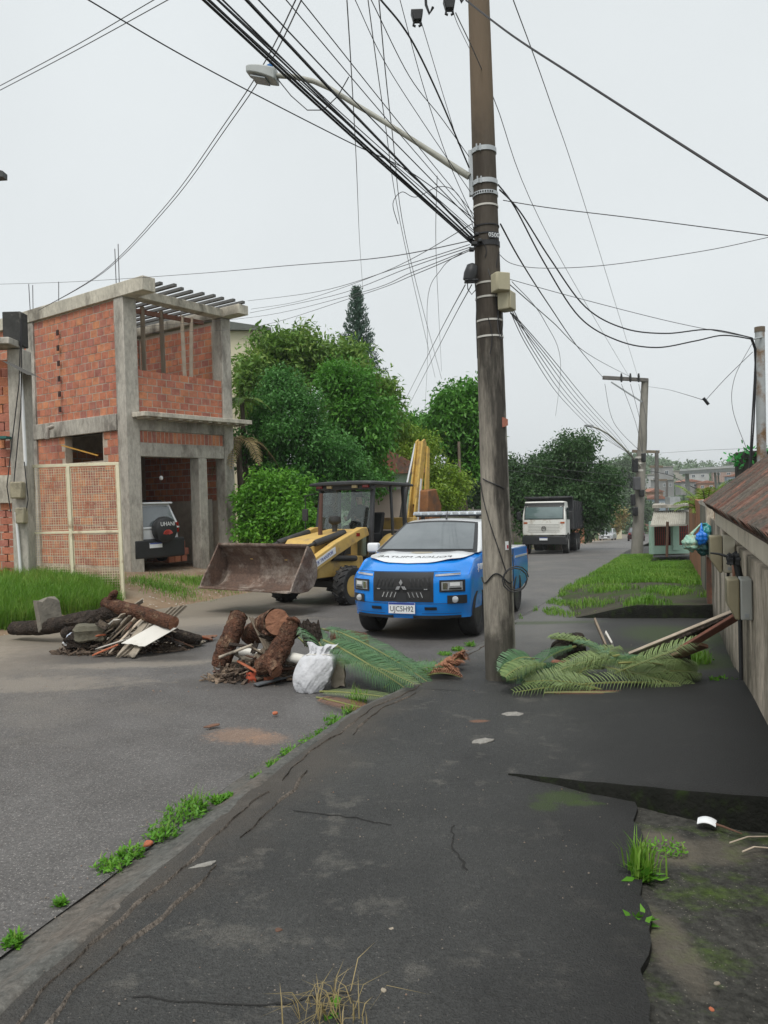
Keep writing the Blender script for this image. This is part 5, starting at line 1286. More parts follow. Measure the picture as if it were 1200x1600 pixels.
# rear digging arm, folded upright
by = .42
MB().prism([(-2.75, .55), (-3.35, .55), (-3.40, 1.35), (-3.10, 1.55), (-2.75, 1.0)], -.55, .95, 'y').build('rear_frame', m_catdark, bh, bevel=.02)
MB().box((-2.86, -.1, 1.72), (.14, 1.9, .30)).build('rear_cross_beam', m_cat, bh, bevel=.02)
for s in (-1, 1): MB().box((-2.95, s*.95-.1, 1.1), (.22, .24, 1.3)).build('stabiliser_leg', m_catdark, bh, bevel=.02)
for s in (-1, 1):
    MB().prism([(-3.15, 1.0), (-3.42, 1.0), (-3.68, 2.2), (-4.0, 3.78), (-3.92, 3.90), (-3.80, 3.84), (-3.46, 2.4)], by+s*.09-.025, by+s*.09+.025, 'y').build('boom_plate', m_boom, bh, bevel=.012)
    MB().prism([(-3.98, 3.72), (-4.10, 3.66), (-4.05, 2.4), (-3.95, 1.6), (-3.78, 1.55), (-3.82, 2.5)], by+s*.13-.025, by+s*.13+.025, 'y').build('dipper_plate', m_boom, bh, bevel=.012)
    MB().beam((-3.40, by+s*.125, 1.25), (-3.68, by+s*.125, 2.85), .012, .07, up=(1, 0, 0)).build('measure_strip', m_white, bh)
MB().prism([(-3.55, 2.2), (-3.72, 2.2), (-3.98, 3.76), (-3.86, 3.84)], by-.065, by+.065, 'y').build('boom_web', m_boom, bh)
MB().tube([(-3.20, by-.20, 1.75), (-3.52, by-.20, 2.75)], .065, 12).build('boom_cylinder', m_catdark, bh, smooth=50)
MB().tube([(-3.50, by-.20, 2.70), (-3.84, by-.13, 3.78)], .036, 10).build('boom_rod', m_chrome, bh, smooth=50)
MB().prism([(-3.62, 2.55), (-4.05, 2.6), (-4.35, 2.15), (-4.2, 1.65), (-3.75, 1.5), (-3.55, 1.85)], by-.10, by+.36, 'y').build('digging_bucket', m_rusto, bh, bevel=.03)
for k in range(4): MB().prism([(-3.57, 1.9), (-3.5, 1.65), (-3.63, 1.75)], by-.12+k*.18, by-.04+k*.18, 'y').build('bucket_tooth', m_rusto, bh)

# ---- dump truck ----------------------------------------------------
TT = rad(20); tf = Vector((-math.sin(TT), -math.cos(TT)))
tq = P(851, 868, 38.5)
tk = place('dump_truck', (tq.x+.30, 39.4, gz(39.4)-.1), tf, 'white cab dump truck with dark tipper body coming up the street', 'truck')
m_twhite = mat('truck_white', (.74, .74, .70), (.64, .64, .60), 2, .5, c3=(.34, .28, .20), t3=.64, s3=1.8)
m_tip = mat('tipper_dark', (.03, .032, .036), (.02, .021, .024), 3, .6, c3=(.07, .065, .06), t3=.62, s3=2)
def f_tcab(u, v, w):
    s = v*2-1; z = .95+1.72*w
    x = -.95+(1.85+.0)*u
    if u > .5: x -= .22*sst(.5, 1, w)*(u-.5)*2; x -= .10*abs(s)**4*(u-.5)*2
    hw = 1.08-.10*sst(.5, 1, w)
    return (x, s*hw, z)
tc = MB().boxgrid(6, 12, 10, f_tcab).build('cab', m_twhite, tk, smooth=35, bevel=.04)
def tface(y0, y1, z0, z1, m_, name, par, o=.012, nu=6):
    def q(u, v):
        y = y0+(y1-y0)*u; z = z0+(z1-z0)*v; w = (z-.95)/1.72; p_ = f_tcab(1, (y/(1.08-.10*sst(.5, 1, w))+1)/2, w); return (p_[0]+o, y, z)
    mb = MB(); mb.grid(nu, 4, q); return mb.build(name, m_, par, smooth=60)
tface(-.98, .98, 1.76, 2.42, m_blackp, 'windscreen_seal', tc, .012)
tface(-.93, .93, 1.80, 2.38, mat('truck_glass', (.12, .17, .17), (.09, .13, .13), 2, .06, spec=1.0), 'windscreen', tc, .022)
tface(-1.0, 1.0, 2.44, 2.60, m_blackp, 'sun_visor', tc, .03)
for k in range(6): tface(-.78, .78, 1.12+k*.075, 1.135+k*.075, mat('vent_grey', (.25, .25, .23), None, 3, .7), 'vent_line', tc, .012)
for s in (-1, 1):
    tface(s*.92-.10, s*.92+.10, 1.55, 1.63, mat('indicator_orange', (.45, .10, .02), None, 3, .3), 'indicator', tc, .014, 3)
    MB().box((.86, s*.86, .72), (.08, .34, .20)).build('headlamp_unit', m_blackp, tk)
    MB().box((.905, s*.80, .72), (.02, .11, .12)).build('headlamp', m_lampglass, tk); MB().box((.905, s*.93, .72), (.02, .11, .12)).build('headlamp', m_lampglass, tk)
    mi = MB().box((.55, s*1.30, 1.95), (.10, .22, .42)).build('wing_mirror', m_blackp, tk, bevel=.02)
    MB().beam((.55, s*1.0, 2.2), (.55, s*1.3, 2.15), .03, .03).build('mirror_arm', m_blackp, mi)
    MB().boxgrid(8, 2, 4, lambda u, v, w: (-.62+1.25*u, s*(.92+.20*v), .62+.45*math.sin(PI*min(1, max(0, .05+.9*u)))*(.55+.45*w))).build('mudguard', m_blackp, tk, smooth=50)
    MB().box((-.05, s*1.085, 2.05), (.95, .02, .60)).build('side_window', m_winglass, tc)
MB().box((.80, 0, .70), (.24, 2.16, .42)).build('bumper', m_blackp, tk, bevel=.03)
tb_ = nose
ring = MB(); ring.lathe([(.115, 0), (.12, .012), (.10, .02), (.092, .01)], 20, 'x', M=Matrix.Translation((.925, 0, 1.30)), closed=True)
bdg = ring.build('badge_ring', m_catdark, tc)
MB().beam((.935, -.062, 1.37), (.935, -.03, 1.30), .014, .014).build('badge_stroke', m_catdark, bdg); MB().beam((.935, -.03, 1.30), (.935, 0, 1.36), .014, .014).build('badge_stroke', m_catdark, bdg)
MB().beam((.935, 0, 1.36), (.935, .03, 1.30), .014, .014).build('badge_stroke', m_catdark, bdg); MB().beam((.935, .03, 1.30), (.935, .062, 1.37), .014, .014).build('badge_stroke', m_catdark, bdg)
pl = MB().box((.94, -.02, .78), (.02, .40, .14)).build('number_plate', m_plate, tk); MB().box((.952, -.02, .835), (.006, .39, .03)).build('plate_band', m_plateblue, pl)
mb = MB()
for (x0, x1, y0, y1, z0, z1) in [(-6.2, -1.25, -1.22, -1.12, 1.25, 2.75), (-6.2, -1.25, 1.12, 1.22, 1.25, 2.75), (-1.35, -1.2, -1.22, 1.22, 1.25, 2.95), (-6.25, -6.15, -1.2, 1.2, 1.25, 2.7), (-6.2, -1.25, -1.15, 1.15, 1.2, 1.3), (-1.25, -.55, -1.22, 1.22, 2.86, 2.95)]:
    mb.box(((x0+x1)/2, (y0+y1)/2, (z0+z1)/2), (x1-x0, y1-y0, z1-z0))
tip = mb.build('tipper_body', m_tip, tk, bevel=.02)
for k in range(5):
    for s in (-1, 1): MB().box((-1.9-k*1.0, s*1.25, 2.0), (.10, .08, 1.45)).build('side_rib', m_tip, tip)
MB().box((-2.8, 0, .95), (6.4, .8, .3)).build('chassis', m_catdark, tk)
for (x, w) in ((0, .30), (-3.6, .5), (-4.8, .5)):
    for s in (-1, 1): wheel(tk, (x, s*(.98 if x == 0 else .92), .50), .50, w, s, mat('truck_rim', (.4, .39, .36), (.3, .29, .27), 6, .6), 0, .55)

# ---- parked and passing cars ---------------------------------------
def car(name, label, loc, fwd, m_, L=4.2, W=1.72, H_=1.48, hatch=False, slope=True, suv=False):
    o = place(name, loc, fwd, label, 'car', slope); hl = L/2
    if suv: T = [(-hl, .95), (-hl+.05, 1.02), (-hl+2.4, 1.02), (.95, .98), (hl-.25, .88), (hl, .74)]
    else: T = [(-hl, .72 if not hatch else .86), (-hl+.25, .95), (-.9, .95), (.75, .93), (hl-.25, .80), (hl, .62)]
    def fb(u, v, w):
        x = -hl+L*u; s = v*2-1; a = abs(s); zt = lerp_tab(T, x); z = .22+(zt-.22)*w
        hw = W/2*(.95+.05*math.sin(PI*min(1, w*1.1)))
        e = sst(hl-.7, hl, abs(x)); x -= math.copysign(e*.20*a**3, x)
        return (x, s*hw*(1-.05*sst(.85, 1, w)), z-.02*a**4*(w > .99))
    body = MB().boxgrid(28, 12, 8, fb).build('body', m_, o, smooth=40)
    wbx = L*.31
    bpy.context.view_layer.update()
    cs = []
    for x in (wbx, -wbx):
        for s in (-1, 1):
            mb = MB(); mb.lathe([(.36, s*.5), (.36, s*1.2)] if s > 0 else [(.36, -1.2), (.36, -.5)], 24, 'y', M=Matrix.Translation((x, 0, .32))); c = mb.build('cutter', m_, o); cs.append(c)
    bpy.context.view_layer.update(); cut(body, cs)
    body.data.polygons.foreach_set('use_smooth', [True]*len(body.data.polygons)); body.data.set_sharp_from_angle(angle=rad(40))
    if suv: gx = (-hl+.03, .95, -hl+.30, .10)
    else: gx = (-1.55 if not hatch else -hl+.12, .80, -.85 if not hatch else -hl+.55, .12)
    zb_ = .96 if suv else .93
    def fg(u, v, w):
        x = (gx[0]+(gx[1]-gx[0])*u)*(1-w)+(gx[2]+(gx[3]-gx[2])*u)*w; s = v*2-1
        return (x+(.06*(1-s*s) if u > .99 else 0)-(.05*(1-s*s) if u < .01 else 0), s*(W/2*.93*(1-w)+W/2*.74*w), zb_+(H_-zb_)*w+.03*(1-s*s)*w)
    gh_ = MB().boxgrid(10, 10, 5, fg).build('greenhouse', m_, o, smooth=35, bevel=.03)
    mb = MB(); mb.grid(4, 8, lambda u, v: tuple(Vector(fg(1, .07+.86*v, .10+.78*u))+Vector((.012, 0, .008)))); mb.build('windscreen', m_dglass, gh_, smooth=60)
    mb = MB(); mb.grid(4, 8, lambda u, v: tuple(Vector(fg(0, .07+.86*v, .10+.75*u))+Vector((-.012, 0, .006)))); mb.build('rear_window', m_dglass, gh_, smooth=60)
    for s in (0, 1):
        for (a, b) in ((.10, .48), (.52, .92)):
            mb = MB(); mb.grid(6, 4, lambda u, v: tuple(Vector(fg(a+(b-a)*u, s, .12+.72*v))+Vector((0, .012*(2*s-1), 0)))); mb.build('side_window', m_dglass, gh_, smooth=60)
    for x in (wbx, -wbx):
        for s in (-1, 1): wheel(o, (x, s*(W/2-.12), .31), .31, .20, s, m_silver, 0, .62)
    for s in (-1, 1):
        MB().box((hl-.13, s*W*.36, .66), (.12, .30, .13)).build('headlamp', m_lampglass, o, bevel=.02)
        MB().box((-hl+.10, s*W*.38, .80 if not suv else .98), (.12, .22, .14 if not suv else .28)).build('tail_lamp', m_redlamp, o, bevel=.02)
        MB().box((.62, s*(W/2+.05), 1.0), (.12, .18, .12)).build('wing_mirror', m_, o, bevel=.02)
    MB().box((hl-.02, 0, .48), (.05, W*.6, .16)).build('grille', m_blackp, o); MB().box((0, 0, .26), (L*.92, W*.86, .1)).build('underbody', m_dark, o)
    MB().box((hl+.012, 0, .42), (.02, .4, .13)).build('front_plate', m_plate, o); MB().box((-hl-.012, 0, .55), (.02, .4, .13)).build('rear_plate', m_plate, o)
    return o
q = P(950, 850, 98); car('parked_car', 'silver hatchback parked facing the camera far down the street on the left', (q.x, 98, gz(98)-.1), (-.42, -.9), paint('silver_paint', (.36, .37, .38)), 3.9, 1.7, 1.5, True)
q = P(994, 852, 84); car('dark_sedan', 'dark red sedan seen from behind the second pole far down the street', (q.x, 84, gz(84)-.1), (.30, .95), paint('dark_red_paint', (.035, .012, .014)), 4.5, 1.8, 1.47)
# white off-roader in the garage
sp = A+d1*.95+d2*(.10+2.0)
m_suvw = paint('suv_white', (.70, .72, .73))
sv = car('white_suv', 'white compact off-roader with black spare wheel cover in the garage', (sp.x, sp.y, zb+.02), (d2.x, d2.y), m_suvw, 4.0, 1.70, 1.66, True, slope=False, suv=True)
sx0 = -2.0
MB().box((sx0-.02, 0, .44), (.18, 1.66, .52)).build('rear_bumper', m_blackp, sv, bevel=.05, seg=3)
spw = MB().lathe([(.02, sx0-.30), (.28, sx0-.30), (.335, sx0-.27), (.355, sx0-.20), (.355, sx0-.08), (.33, sx0-.04), (.02, sx0-.04)], 32, 'x', M=Matrix.Translation((0, -.10, .94))).build('spare_wheel_cover', m_blackp, sv, smooth=40)
text('cover_lettering', 'UHANI', .16, frame((sx0-.305, -.10, 1.09), (0, -1, 0), (0, 0, 1)), m_white, spw, depth=.002, sx=.95)
m_cored = mat('cover_red', (.42, .05, .035), (.3, .04, .03), 14, .5)
for k in range(7):
    a = rad(20+k*23); MB().tube([(sx0-.305, -.10+.03*math.cos(a), .80+.02*math.sin(a)), (sx0-.305, -.10+.15*math.cos(a), .80+.14*math.sin(a))], [.012, .03], 6).build('cover_print', m_cored, spw)
bpy.data.objects.remove([o for o in sv.children if o.name.startswith('rear_plate')][0])
pl = MB().box((sx0-.115, .16, .53), (.02, .40, .135)).build('number_plate', m_plate, sv); MB().box((sx0-.127, .16, .582), (.006, .39, .03)).build('plate_band', m_plateblue, pl)
MB().box((sx0+.30, 0, 1.66), (.34, 1.25, .06)).build('roof_spoiler', m_suvw, sv, bevel=.02)
for s in (-1, 1): MB().tube([(sx0+.5, s*.58, 1.68), (sx0+.6, s*.58, 1.73), (.0, s*.58, 1.73), (.1, s*.58, 1.68)], .018, 6).build('roof_rail', m_blackp, sv)

# ---- the loader's driver --------------------------------------------
def figure(name, label, parent_m, joints, edges, radii, mats, sub=2):
    me = bpy.data.meshes.new(name); me.from_pydata([parent_m @ Vector(q) for q in joints], edges, [])
    o = bpy.data.objects.new(name, me); COL.objects.link(o)
    sk = o.modifiers.new('skin', 'SKIN'); sk.use_smooth_shade = True
    for i, r_ in enumerate(radii): me.skin_vertices[0].data[i].radius = (r_, r_) if not isinstance(r_, tuple) else r_
    me.skin_vertices[0].data[0].use_root = True
    sb = o.modifiers.new('sub', 'SUBSURF'); sb.levels = sb.render_levels = sub
    bpy.context.view_layer.update()
    m2 = bpy.data.meshes.new_from_object(o.evaluated_get(bpy.context.evaluated_depsgraph_get()))
    o.modifiers.clear(); o.data = m2
    for q in mats: m2.materials.append(q)
    return tag(o, label, 'person')
bpy.context.view_layer.update()
Mb = bh.matrix_world @ Matrix.Translation((.05, -.20, .12))
J = [(-2.02, 0, 1.50), (-2.04, 0, 1.70), (-2.05, 0, 1.90), (-2.04, 0, 2.02), (-2.02, 0, 2.10), (-1.99, 0, 2.20), (-1.98, 0, 2.30),
     (-2.04, .20, 1.97), (-1.95, .30, 1.74), (-1.72, .19, 1.70), (-1.64, .14, 1.73), (-2.04, -.20, 1.97), (-1.95, -.30, 1.74), (-1.72, -.19, 1.70), (-1.64, -.14, 1.73),
     (-1.98, .11, 1.50), (-1.58, .14, 1.52), (-1.50, .14, 1.08), (-1.36, .14, 1.04), (-1.98, -.11, 1.50), (-1.58, -.14, 1.52), (-1.50, -.14, 1.08), (-1.36, -.14, 1.04)]
E_ = [(0, 1), (1, 2), (2, 3), (3, 4), (4, 5), (5, 6), (2, 7), (7, 8), (8, 9), (9, 10), (2, 11), (11, 12), (12, 13), (13, 14), (0, 15), (15, 16), (16, 17), (17, 18), (0, 19), (19, 20), (20, 21), (21, 22)]
RR = [.15, .15, .15, .07, .058, .085, .075, .07, .048, .036, .034, .07, .048, .036, .034, .09, .07, .05, .045, .09, .07, .05, .045]
m_shirt = mat('dark_shirt', (.045, .05, .048), (.03, .033, .032), 5, .9); m_skin = mat('skin', (.33, .19, .13), (.28, .16, .11), 6, .6)
pers = figure('person', 'operator in dark clothes and a dark wide-brimmed hat at the wheel of the backhoe', Mb, J, E_, RR, [m_shirt, m_skin])
Mi = Mb.inverted()
for p_ in pers.data.polygons:
    c = Mi @ Vector(p_.center); p_.material_index = 1 if (c.z > 2.07 or (c.x > -1.71 and c.z > 1.6)) else 0
ht_ = MB(); ht_.lathe([(.02, 2.405), (.085, 2.40), (.10, 2.33), (.105, 2.285), (.185, 2.265), (.185, 2.255), (.10, 2.262), (.02, 2.27)], 20, M=Mb @ Matrix.Translation((-1.985, 0, 0)))
hat = ht_.build('hat', mat('hat_dark', (.035, .035, .03), (.025, .025, .022), 5, .9), pers, smooth=50)
fc = MB()
for s in (-1, 1): fc.lathe([(.004, 0), (.011, .003), (.002, .007)], 8, 'x', M=Mb @ Matrix.Translation((-1.905, s*.032, 2.21)))
fc.build('eyes', m_plateink, pers)
MB().prism([(-1.915, 2.205), (-1.880, 2.165), (-1.91, 2.155)], -.014, .014, 'y', M=Mb).build('nose', m_skin, pers)
MB().box((-1.907, 0, 2.13), (.01, .045, .010), M=Mb).build('mouth', mat('lip', (.2, .09, .07), None, 3, .6), pers)
for s in (-1, 1):
    for k in range(4): MB().tube([(-1.66, s*(.13+.0), 1.72+.018*k), (-1.615, s*(.135+.002*k), 1.735+.018*k), (-1.60, s*.165, 1.72+.018*k)], [.010, .009, .007], 6, M if False else 0).build('finger', m_skin, pers)
for o in [o for o in pers.children if o.name.startswith('finger')]:
    o.data.transform(Mb)
# ------------------------------------------------------------------ main pole and everything on it
m_pole = mat('pole_concrete', (.33, .30, .25), (.19, .17, .142), 3.0, .92, .6, 26, world=True, spec=.2, stretch=(1, 1, .16), c3=(.06, .055, .047), t3=.52, s3=2.4, blur3=.05, fine=(30, .7, 1.3))
zone(m_pole, (.052, .042, .034), (0, 0, .55), -1.55, -.05, .35, 2.6, 1.0, .85)
zone(m_pole, (.17, .128, .09), (0, 0, .9), -4.35, .0, .8, 2.2, 1.0, .95)
zone(m_pole, (.045, .042, .034), (0, 0, -1.1), .35, -.05, .25, 3.0, .9, .8)
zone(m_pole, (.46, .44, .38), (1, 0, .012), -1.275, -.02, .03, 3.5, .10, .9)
pb = G(783, 1060); pt = P(748, 0, pb.y)
axis = (pt-pb); axis = axis/axis.z
def pole_at(z): return pb+axis*(z-pb.z)
ZTOP = 8.6
up_ = empty('utility_pole', (pb.x, pb.y, pb.z), (0, 0, 0), 'tall weathered concrete utility pole in the foreground at the pavement edge', 'utility pole')
def L_(q): return Vector(q)-pb
def prad(z): return .158+(.105-.158)*(z-pb.z)/(6.6-pb.z)
zs = [pb.z-.4]+[pb.z+i*(ZTOP-pb.z)/30 for i in range(31)]
MB().tube([L_(pole_at(z)) for z in zs], [prad(z) for z in zs], 40).build('shaft', m_pole, up_, smooth=60)
m_band = mat('band_plastic', (.62, .60, .55), (.5, .48, .44), 5, .6); m_bandg = mat('band_steel', (.5, .52, .53), (.4, .42, .43), 6, .4, metal=.5)
def pz(y): return P(760, y, pb.y).z
def ring(name, y, h, m_, ex=.006, tiltx=0):
    z = pz(y); a = pole_at(z-h/2); b = pole_at(z+h/2)
    MB().tube([L_(a), L_(b)], [prad(z)+ex]*2, 28).build(name, m_, up_, smooth=50)
def pside_(y, a, r=0): z = pz(y); return pole_at(z)+Vector((math.cos(a), math.sin(a), 0))*(prad(z)+r)
for y in (325, 445, 467, 503, 528): ring('cable_tie', y, .018, m_band)
for y in (238, 288): ring('clamp_band', y, .045, m_bandg, .010)
ring('perforated_band', 306, .035, m_bandg, .009)
for k in range(10):
    a = -PI*.9+k*.19; z = pz(306); q = pole_at(z)+Vector((math.cos(a), math.sin(a), 0))*(prad(z)+.009)
    MB().box(L_(q), (.012, .012, .014)).build('band_hole', m_dark, up_)
for y in (369, 356): ring('wire_wrap', y, .012, m_wire, .008)
ring('wire_wrap', 384, .05, m_wire, .007)
for (px_, py_, w_) in ((735, 372, .05), (741, 381, .06), (737, 390, .05), (745, 366, .035), (750, 376, .04)):
    MB().box(L_(P(px_, py_, pb.y-.14)), (w_, .05, .035), M=None).build('wire_clamp', m_blackp, up_, bevel=.008)
for k in range(7):
    a_ = rnd.uniform(-2.9, -.5); z_ = rnd.uniform(375, 520); l_ = rnd.uniform(20, 90)
    MB().tube([L_(pside_(z_+l_*t, a_+.25*math.sin(t*3+k), .006)) for t in (0, .25, .5, .75, 1)], .004, 5).build('loose_lead', m_wiregrey if k % 2 else m_wire, up_, smooth=60)
# bolts and bracket of the lamp arm
def pside(y, a, r=0): z = pz(y); return pole_at(z)+Vector((math.cos(a), math.sin(a), 0))*(prad(z)+r)
for y in (238, 288):
    for dx in (-.018, .018):
        q = pside(y, -2.1, .02); MB().tube([L_(q)+Vector((dx, 0, -.03)), L_(q)+Vector((dx, 0, .035))], .008, 6).build('bolt', m_bandg, up_)
lamp = empty('street_lamp', L_(pole_at(pz(270)))+pb, (0, 0, 0), 'grey street lamp with a long curved arm on the foreground pole', 'street lamp')
lo = Vector(lamp.location)
bq = pside(268, PI*.98, .012)-lo
MB().beam(bq+Vector((0, 0, -.24)), bq+Vector((0, 0, .22)), .05, .05).build('bracket', m_bandg, lamp, bevel=.006)
m_arm = mat('lamp_arm', (.36, .36, .31), (.28, .275, .235), 3, .6, .2, 30, c3=(.2, .19, .14), t3=.6, s3=2)
apts = [(733, 276, 7.75), (700, 255, 7.8), (650, 222, 7.9), (600, 190, 8.0), (550, 160, 8.1), (515, 138, 8.15), (490, 127, 8.2), (460, 120, 8.25), (430, 118, 8.3), (415, 117.5, 8.3)]
MB().tube([P(*q)-lo for q in apts], [.034]*2+[.026]*8, 12).build('arm', m_arm, lamp, smooth=60)
e0, e1 = P(426, 119, 8.3)-lo, P(392, 113, 8.35)-lo
dv_ = (e1-e0).normalized(); sd_ = dv_.cross(Vector((0, 0, 1))).normalized()
hd = MB(); 
def f_head(u, v, w):
    t = u; wd = .045+.075*math.sin(PI*min(1, .12+.78*t))**.7*(1 if t < .9 else .6)
    z = (w-.5)*(.10*(1-.55*t)+.02)+.02*(w > .5)*(1-(2*v-1)**2)
    return tuple(e0+dv_*(t*.34-.05)+sd_*((2*v-1)*wd)+Vector((0, 0, z)))
hd.boxgrid(8, 6, 3, f_head); hd.build('lamp_head', mat('lamp_grey', (.42, .44, .43), (.34, .36, .35), 5, .5), lamp, smooth=50, bevel=.01)
MB().boxgrid(4, 4, 1, lambda u, v, w: tuple(e0+dv_*(.06+.17*u)+sd_*((2*v-1)*.085)+Vector((0, 0, -.062-.012*w)))).build('lens', m_lampglass, lamp)
MB().lathe([(.036, 0), (.036, .05), (.02, .062), (.004, .064)], 14, M=Matrix.Translation(e0+dv_*.03+Vector((0, 0, .055)))).build('photocell', mat('cell_blue', (.02, .16, .42), (.015, .12, .34), 6, .35), lamp, smooth=50)
MB().tube([P(430, 119, 8.3)-lo, P(455, 150, 8.3)-lo, P(480, 172, 8.2)-lo, P(505, 172, 8.1)-lo, P(528, 150, 8.1)-lo, P(545, 120, 8.0)-lo], .006, 5).build('lamp_lead', m_wiregrey, lamp, smooth=60)
# boxes, closure, fuses
m_box = mat('junction_box', (.47, .43, .30), (.40, .365, .25), 3, .6, c3=(.3, .27, .18), t3=.64, s3=4)
def jbox(name, x0, y0, x1, y1, D, dep, label, rz=.35):
    a, b = P(x0, y1, D), P(x1, y0, D); c = (a+b)/2
    o = empty(name, c, (0, 0, rz), label, 'box')
    w, h = (b-a).x, (b-a).z
    MB().box((0, 0, 0), (w*.86, dep, h)).build('case', m_box, o, bevel=.012)
    MB().box((0, -dep/2-.008, 0), (w*.80, .02, h*.95)).build('lid', m_box, o, bevel=.008)
    return o
jbox('junction_box', 768, 427, 795, 457, 7.58, .12, 'beige junction box strapped to the front of the main pole')
o = jbox('junction_box', 776, 456, 805, 486, 7.66, .12, 'beige junction box hanging lower on the right side of the main pole', 1.05)
cl = empty('cable_closure', P(736, 425, 7.65), (0, 0, 0), 'black dome cable splice closure clamped to the left of the main pole', 'splice closure')
MB().lathe([(.03, -.09), (.062, -.085), (.068, -.02), (.055, .06), (.02, .085)], 16, M=Matrix.Rotation(.25, 4, 'Y')).build('dome', m_blackp, cl, smooth=50)
MB().box((0, 0, -.09), (.13, .11, .02)).build('base_clip', m_blackp, cl, bevel=.006)
for pts in ([(730, 438), (731, 452), (737, 460), (744, 452), (741, 436)], [(742, 440), (745, 470), (744, 500), (746, 560)]):
    MB().tube([P(a, b, 7.62)-Vector(cl.location) for a, b in pts], .005, 5).build('cable_loop', m_wire, cl, smooth=60)
m_porc = mat('porcelain', (.42, .43, .44), (.3, .31, .33), 8, .3)
for (px, lab, tip) in ((650, 'hanging fuse cutout at the top edge, the left one of two', 40), (701, 'hanging fuse cutout at the top edge, the right one next to the pole', 22)):
    D = 6.2; o = empty('fuse_cutout', P(px, -30, D), (0, 0, 0), lab, 'fuse cutout'); oo = Vector(o.location)
    k = D/PXF
    MB().lathe([(.02, .1), (.03, .0), (.045, -.04), (.03, -.06), (.05, -.09), (.032, -.11), (.055, -.135), (.03, -.16)], 14, M=Matrix.Translation((0, 0, (50-tip)*k*1.0+.0))).build('insulator', m_porc, o, smooth=50)
    zt_ = P(px, tip-22, D).z-oo.z; ze = P(px, tip, D).z-oo.z
    MB().hexa([(-.03, -.03, ze+.03), (.035, -.03, ze+.03), (.035, .03, ze+.03), (-.03, .03, ze+.03), (-.05, -.04, zt_), (.05, -.04, zt_), (.05, .04, zt_), (-.05, .04, zt_)]).build('fuse_body', m_blackp, o, bevel=.008)
    for s in (-1, 1): MB().tube([(s*.022, 0, ze+.04), (s*.03, 0, ze), (s*.012, 0, ze-.006)], .010, 6).build('contact', m_blackp, o)
    MB().tube([(.07, 0, zt_+.25), (.075, 0, zt_+.05), (.10, 0, zt_-.02), (.13, 0, zt_+.03)], .012, 6).build('hook', m_blackp, o, smooth=60)
# crossarm above the frame that carries the fuses
ca = empty('crossarm', pole_at(7.9), (0, 0, 0), 'timber crossarm at the pole top, above the picture edge', 'crossarm'); cao = Vector(ca.location)
MB().beam((.3, .12, 0), (-1.3, -1.9, .0), .10, .12).build('arm', m_wood, ca, bevel=.01)
MB().tube([P(650, -30, 6.2)-cao, P(650, -110, 6.2)-cao], .02, 6).build('hanger', m_galv, ca); MB().tube([P(701, -30, 6.2)-cao, P(701, -110, 6.3)-cao], .02, 6).build('hanger', m_galv, ca)
# plate with number, sticker, coil of cable, chipped spot
pn = pside(374, -1.15, .010); M_ = frame(pn-pb, (.93, .36, 0), (0, 0, 1))
MB().box((0, 0, 0), (.115, .06, .004), 0, M_).build('number_strip', m_plateink, up_)
text('strip_number', '0500', .062, M_ @ Matrix.Translation((0, 0, .003)), m_plate, up_, depth=.001)
q = pside(852, -1.0, .006); M_ = frame(q-pb, (.85, .5, 0), (.0, 0.0, 1))
stk = MB().box((0, 0, 0), (.04, .085, .003), 0, M_).build('sticker', m_plate, up_); MB().box((.006, -.012, .003), (.02, .035, .002), 0, M_).build('sticker_print', mat('sticker_red', (.4, .06, .08), None, 4, .6), stk)
q = pside(662, -.75, .002); MB().boxgrid(3, 3, 1, lambda u, v, w: tuple(q-pb+Vector(((u-.5)*.05, (u-.5)*.035, (v-.5)*.10*(1-.4*u)))+Vector((.012, -.012, 0))*w)).build('brick_chip', m_brick, up_, smooth=50)
co = empty('cable_coil', pside(905, -.55, .02), (0, 0, 0), 'thin black cable coiled and tied round the main pole', 'cable'); coo = Vector(co.location)
MB().tube([P(803+21*math.cos(a)*.9+(a*.3), 908+18*math.sin(a)*1.0-a*.5, 7.60)-coo for a in [2*PI*k/24*2 for k in range(25)]], .0065, 5).build('loop', m_wire, co, smooth=60)
MB().tube([pside(902+8*math.sin(k*.5), -PI*1.02+k*.15, .010)-coo for k in range(18)], .0065, 5).build('wrap', m_wire, co, smooth=60)
MB().tube([pside(755+(k*9.3), -2.9+k*.118, .010)-coo for k in range(16)], .005, 5).build('tail', m_wire, co, smooth=60)
MB().tube([pside(748+k*1.2, -2.6+k*.12, .008)-coo for k in range(14)], .006, 5).build('wrap', m_wire, co, smooth=60)

# ------------------------------------------------------------------ second pole and the far ones
p2 = P(995, 872, 32.0); p2.z = gz(32)
sp2 = empty('utility_pole', p2, (0, 0, 0), 'second concrete pole with a one-sided crossarm by the roadside grass', 'utility pole')
p2t = P(1008, 592, 32.0)-p2
MB().tube([(0, 0, -.3), (0, 0, 0), p2t*.5, p2t], [.25, .245, .19, .14], 20).build('shaft', mat('pole2', (.27, .255, .225), (.19, .18, .155), 3, .92, .4, 20, c3=(.10, .095, .08), t3=.6, s3=1.2, stretch=(1, 1, .4)), sp2, smooth=60)
MB().beam(P(942, 590, 31.8)-p2, P(1012, 594, 31.9)-p2, .12, .15).build('crossarm', mat('grey_timber', (.15, .14, .13), (.10, .095, .088), 5, .9), sp2, bevel=.01)
MB().beam(P(955, 597, 31.8)-p2, P(1003, 628, 31.85)-p2, .05, .05).build('brace', m_galv, sp2)
for px in (971, 985, 998): MB().lathe([(.03, -.16), (.05, -.1), (.03, -.02), (.05, .06), (.03, .2)], 10, M=Matrix.Translation(P(px, 591, 31.75)-p2)).build('insulator', m_blackp, sp2, smooth=50)
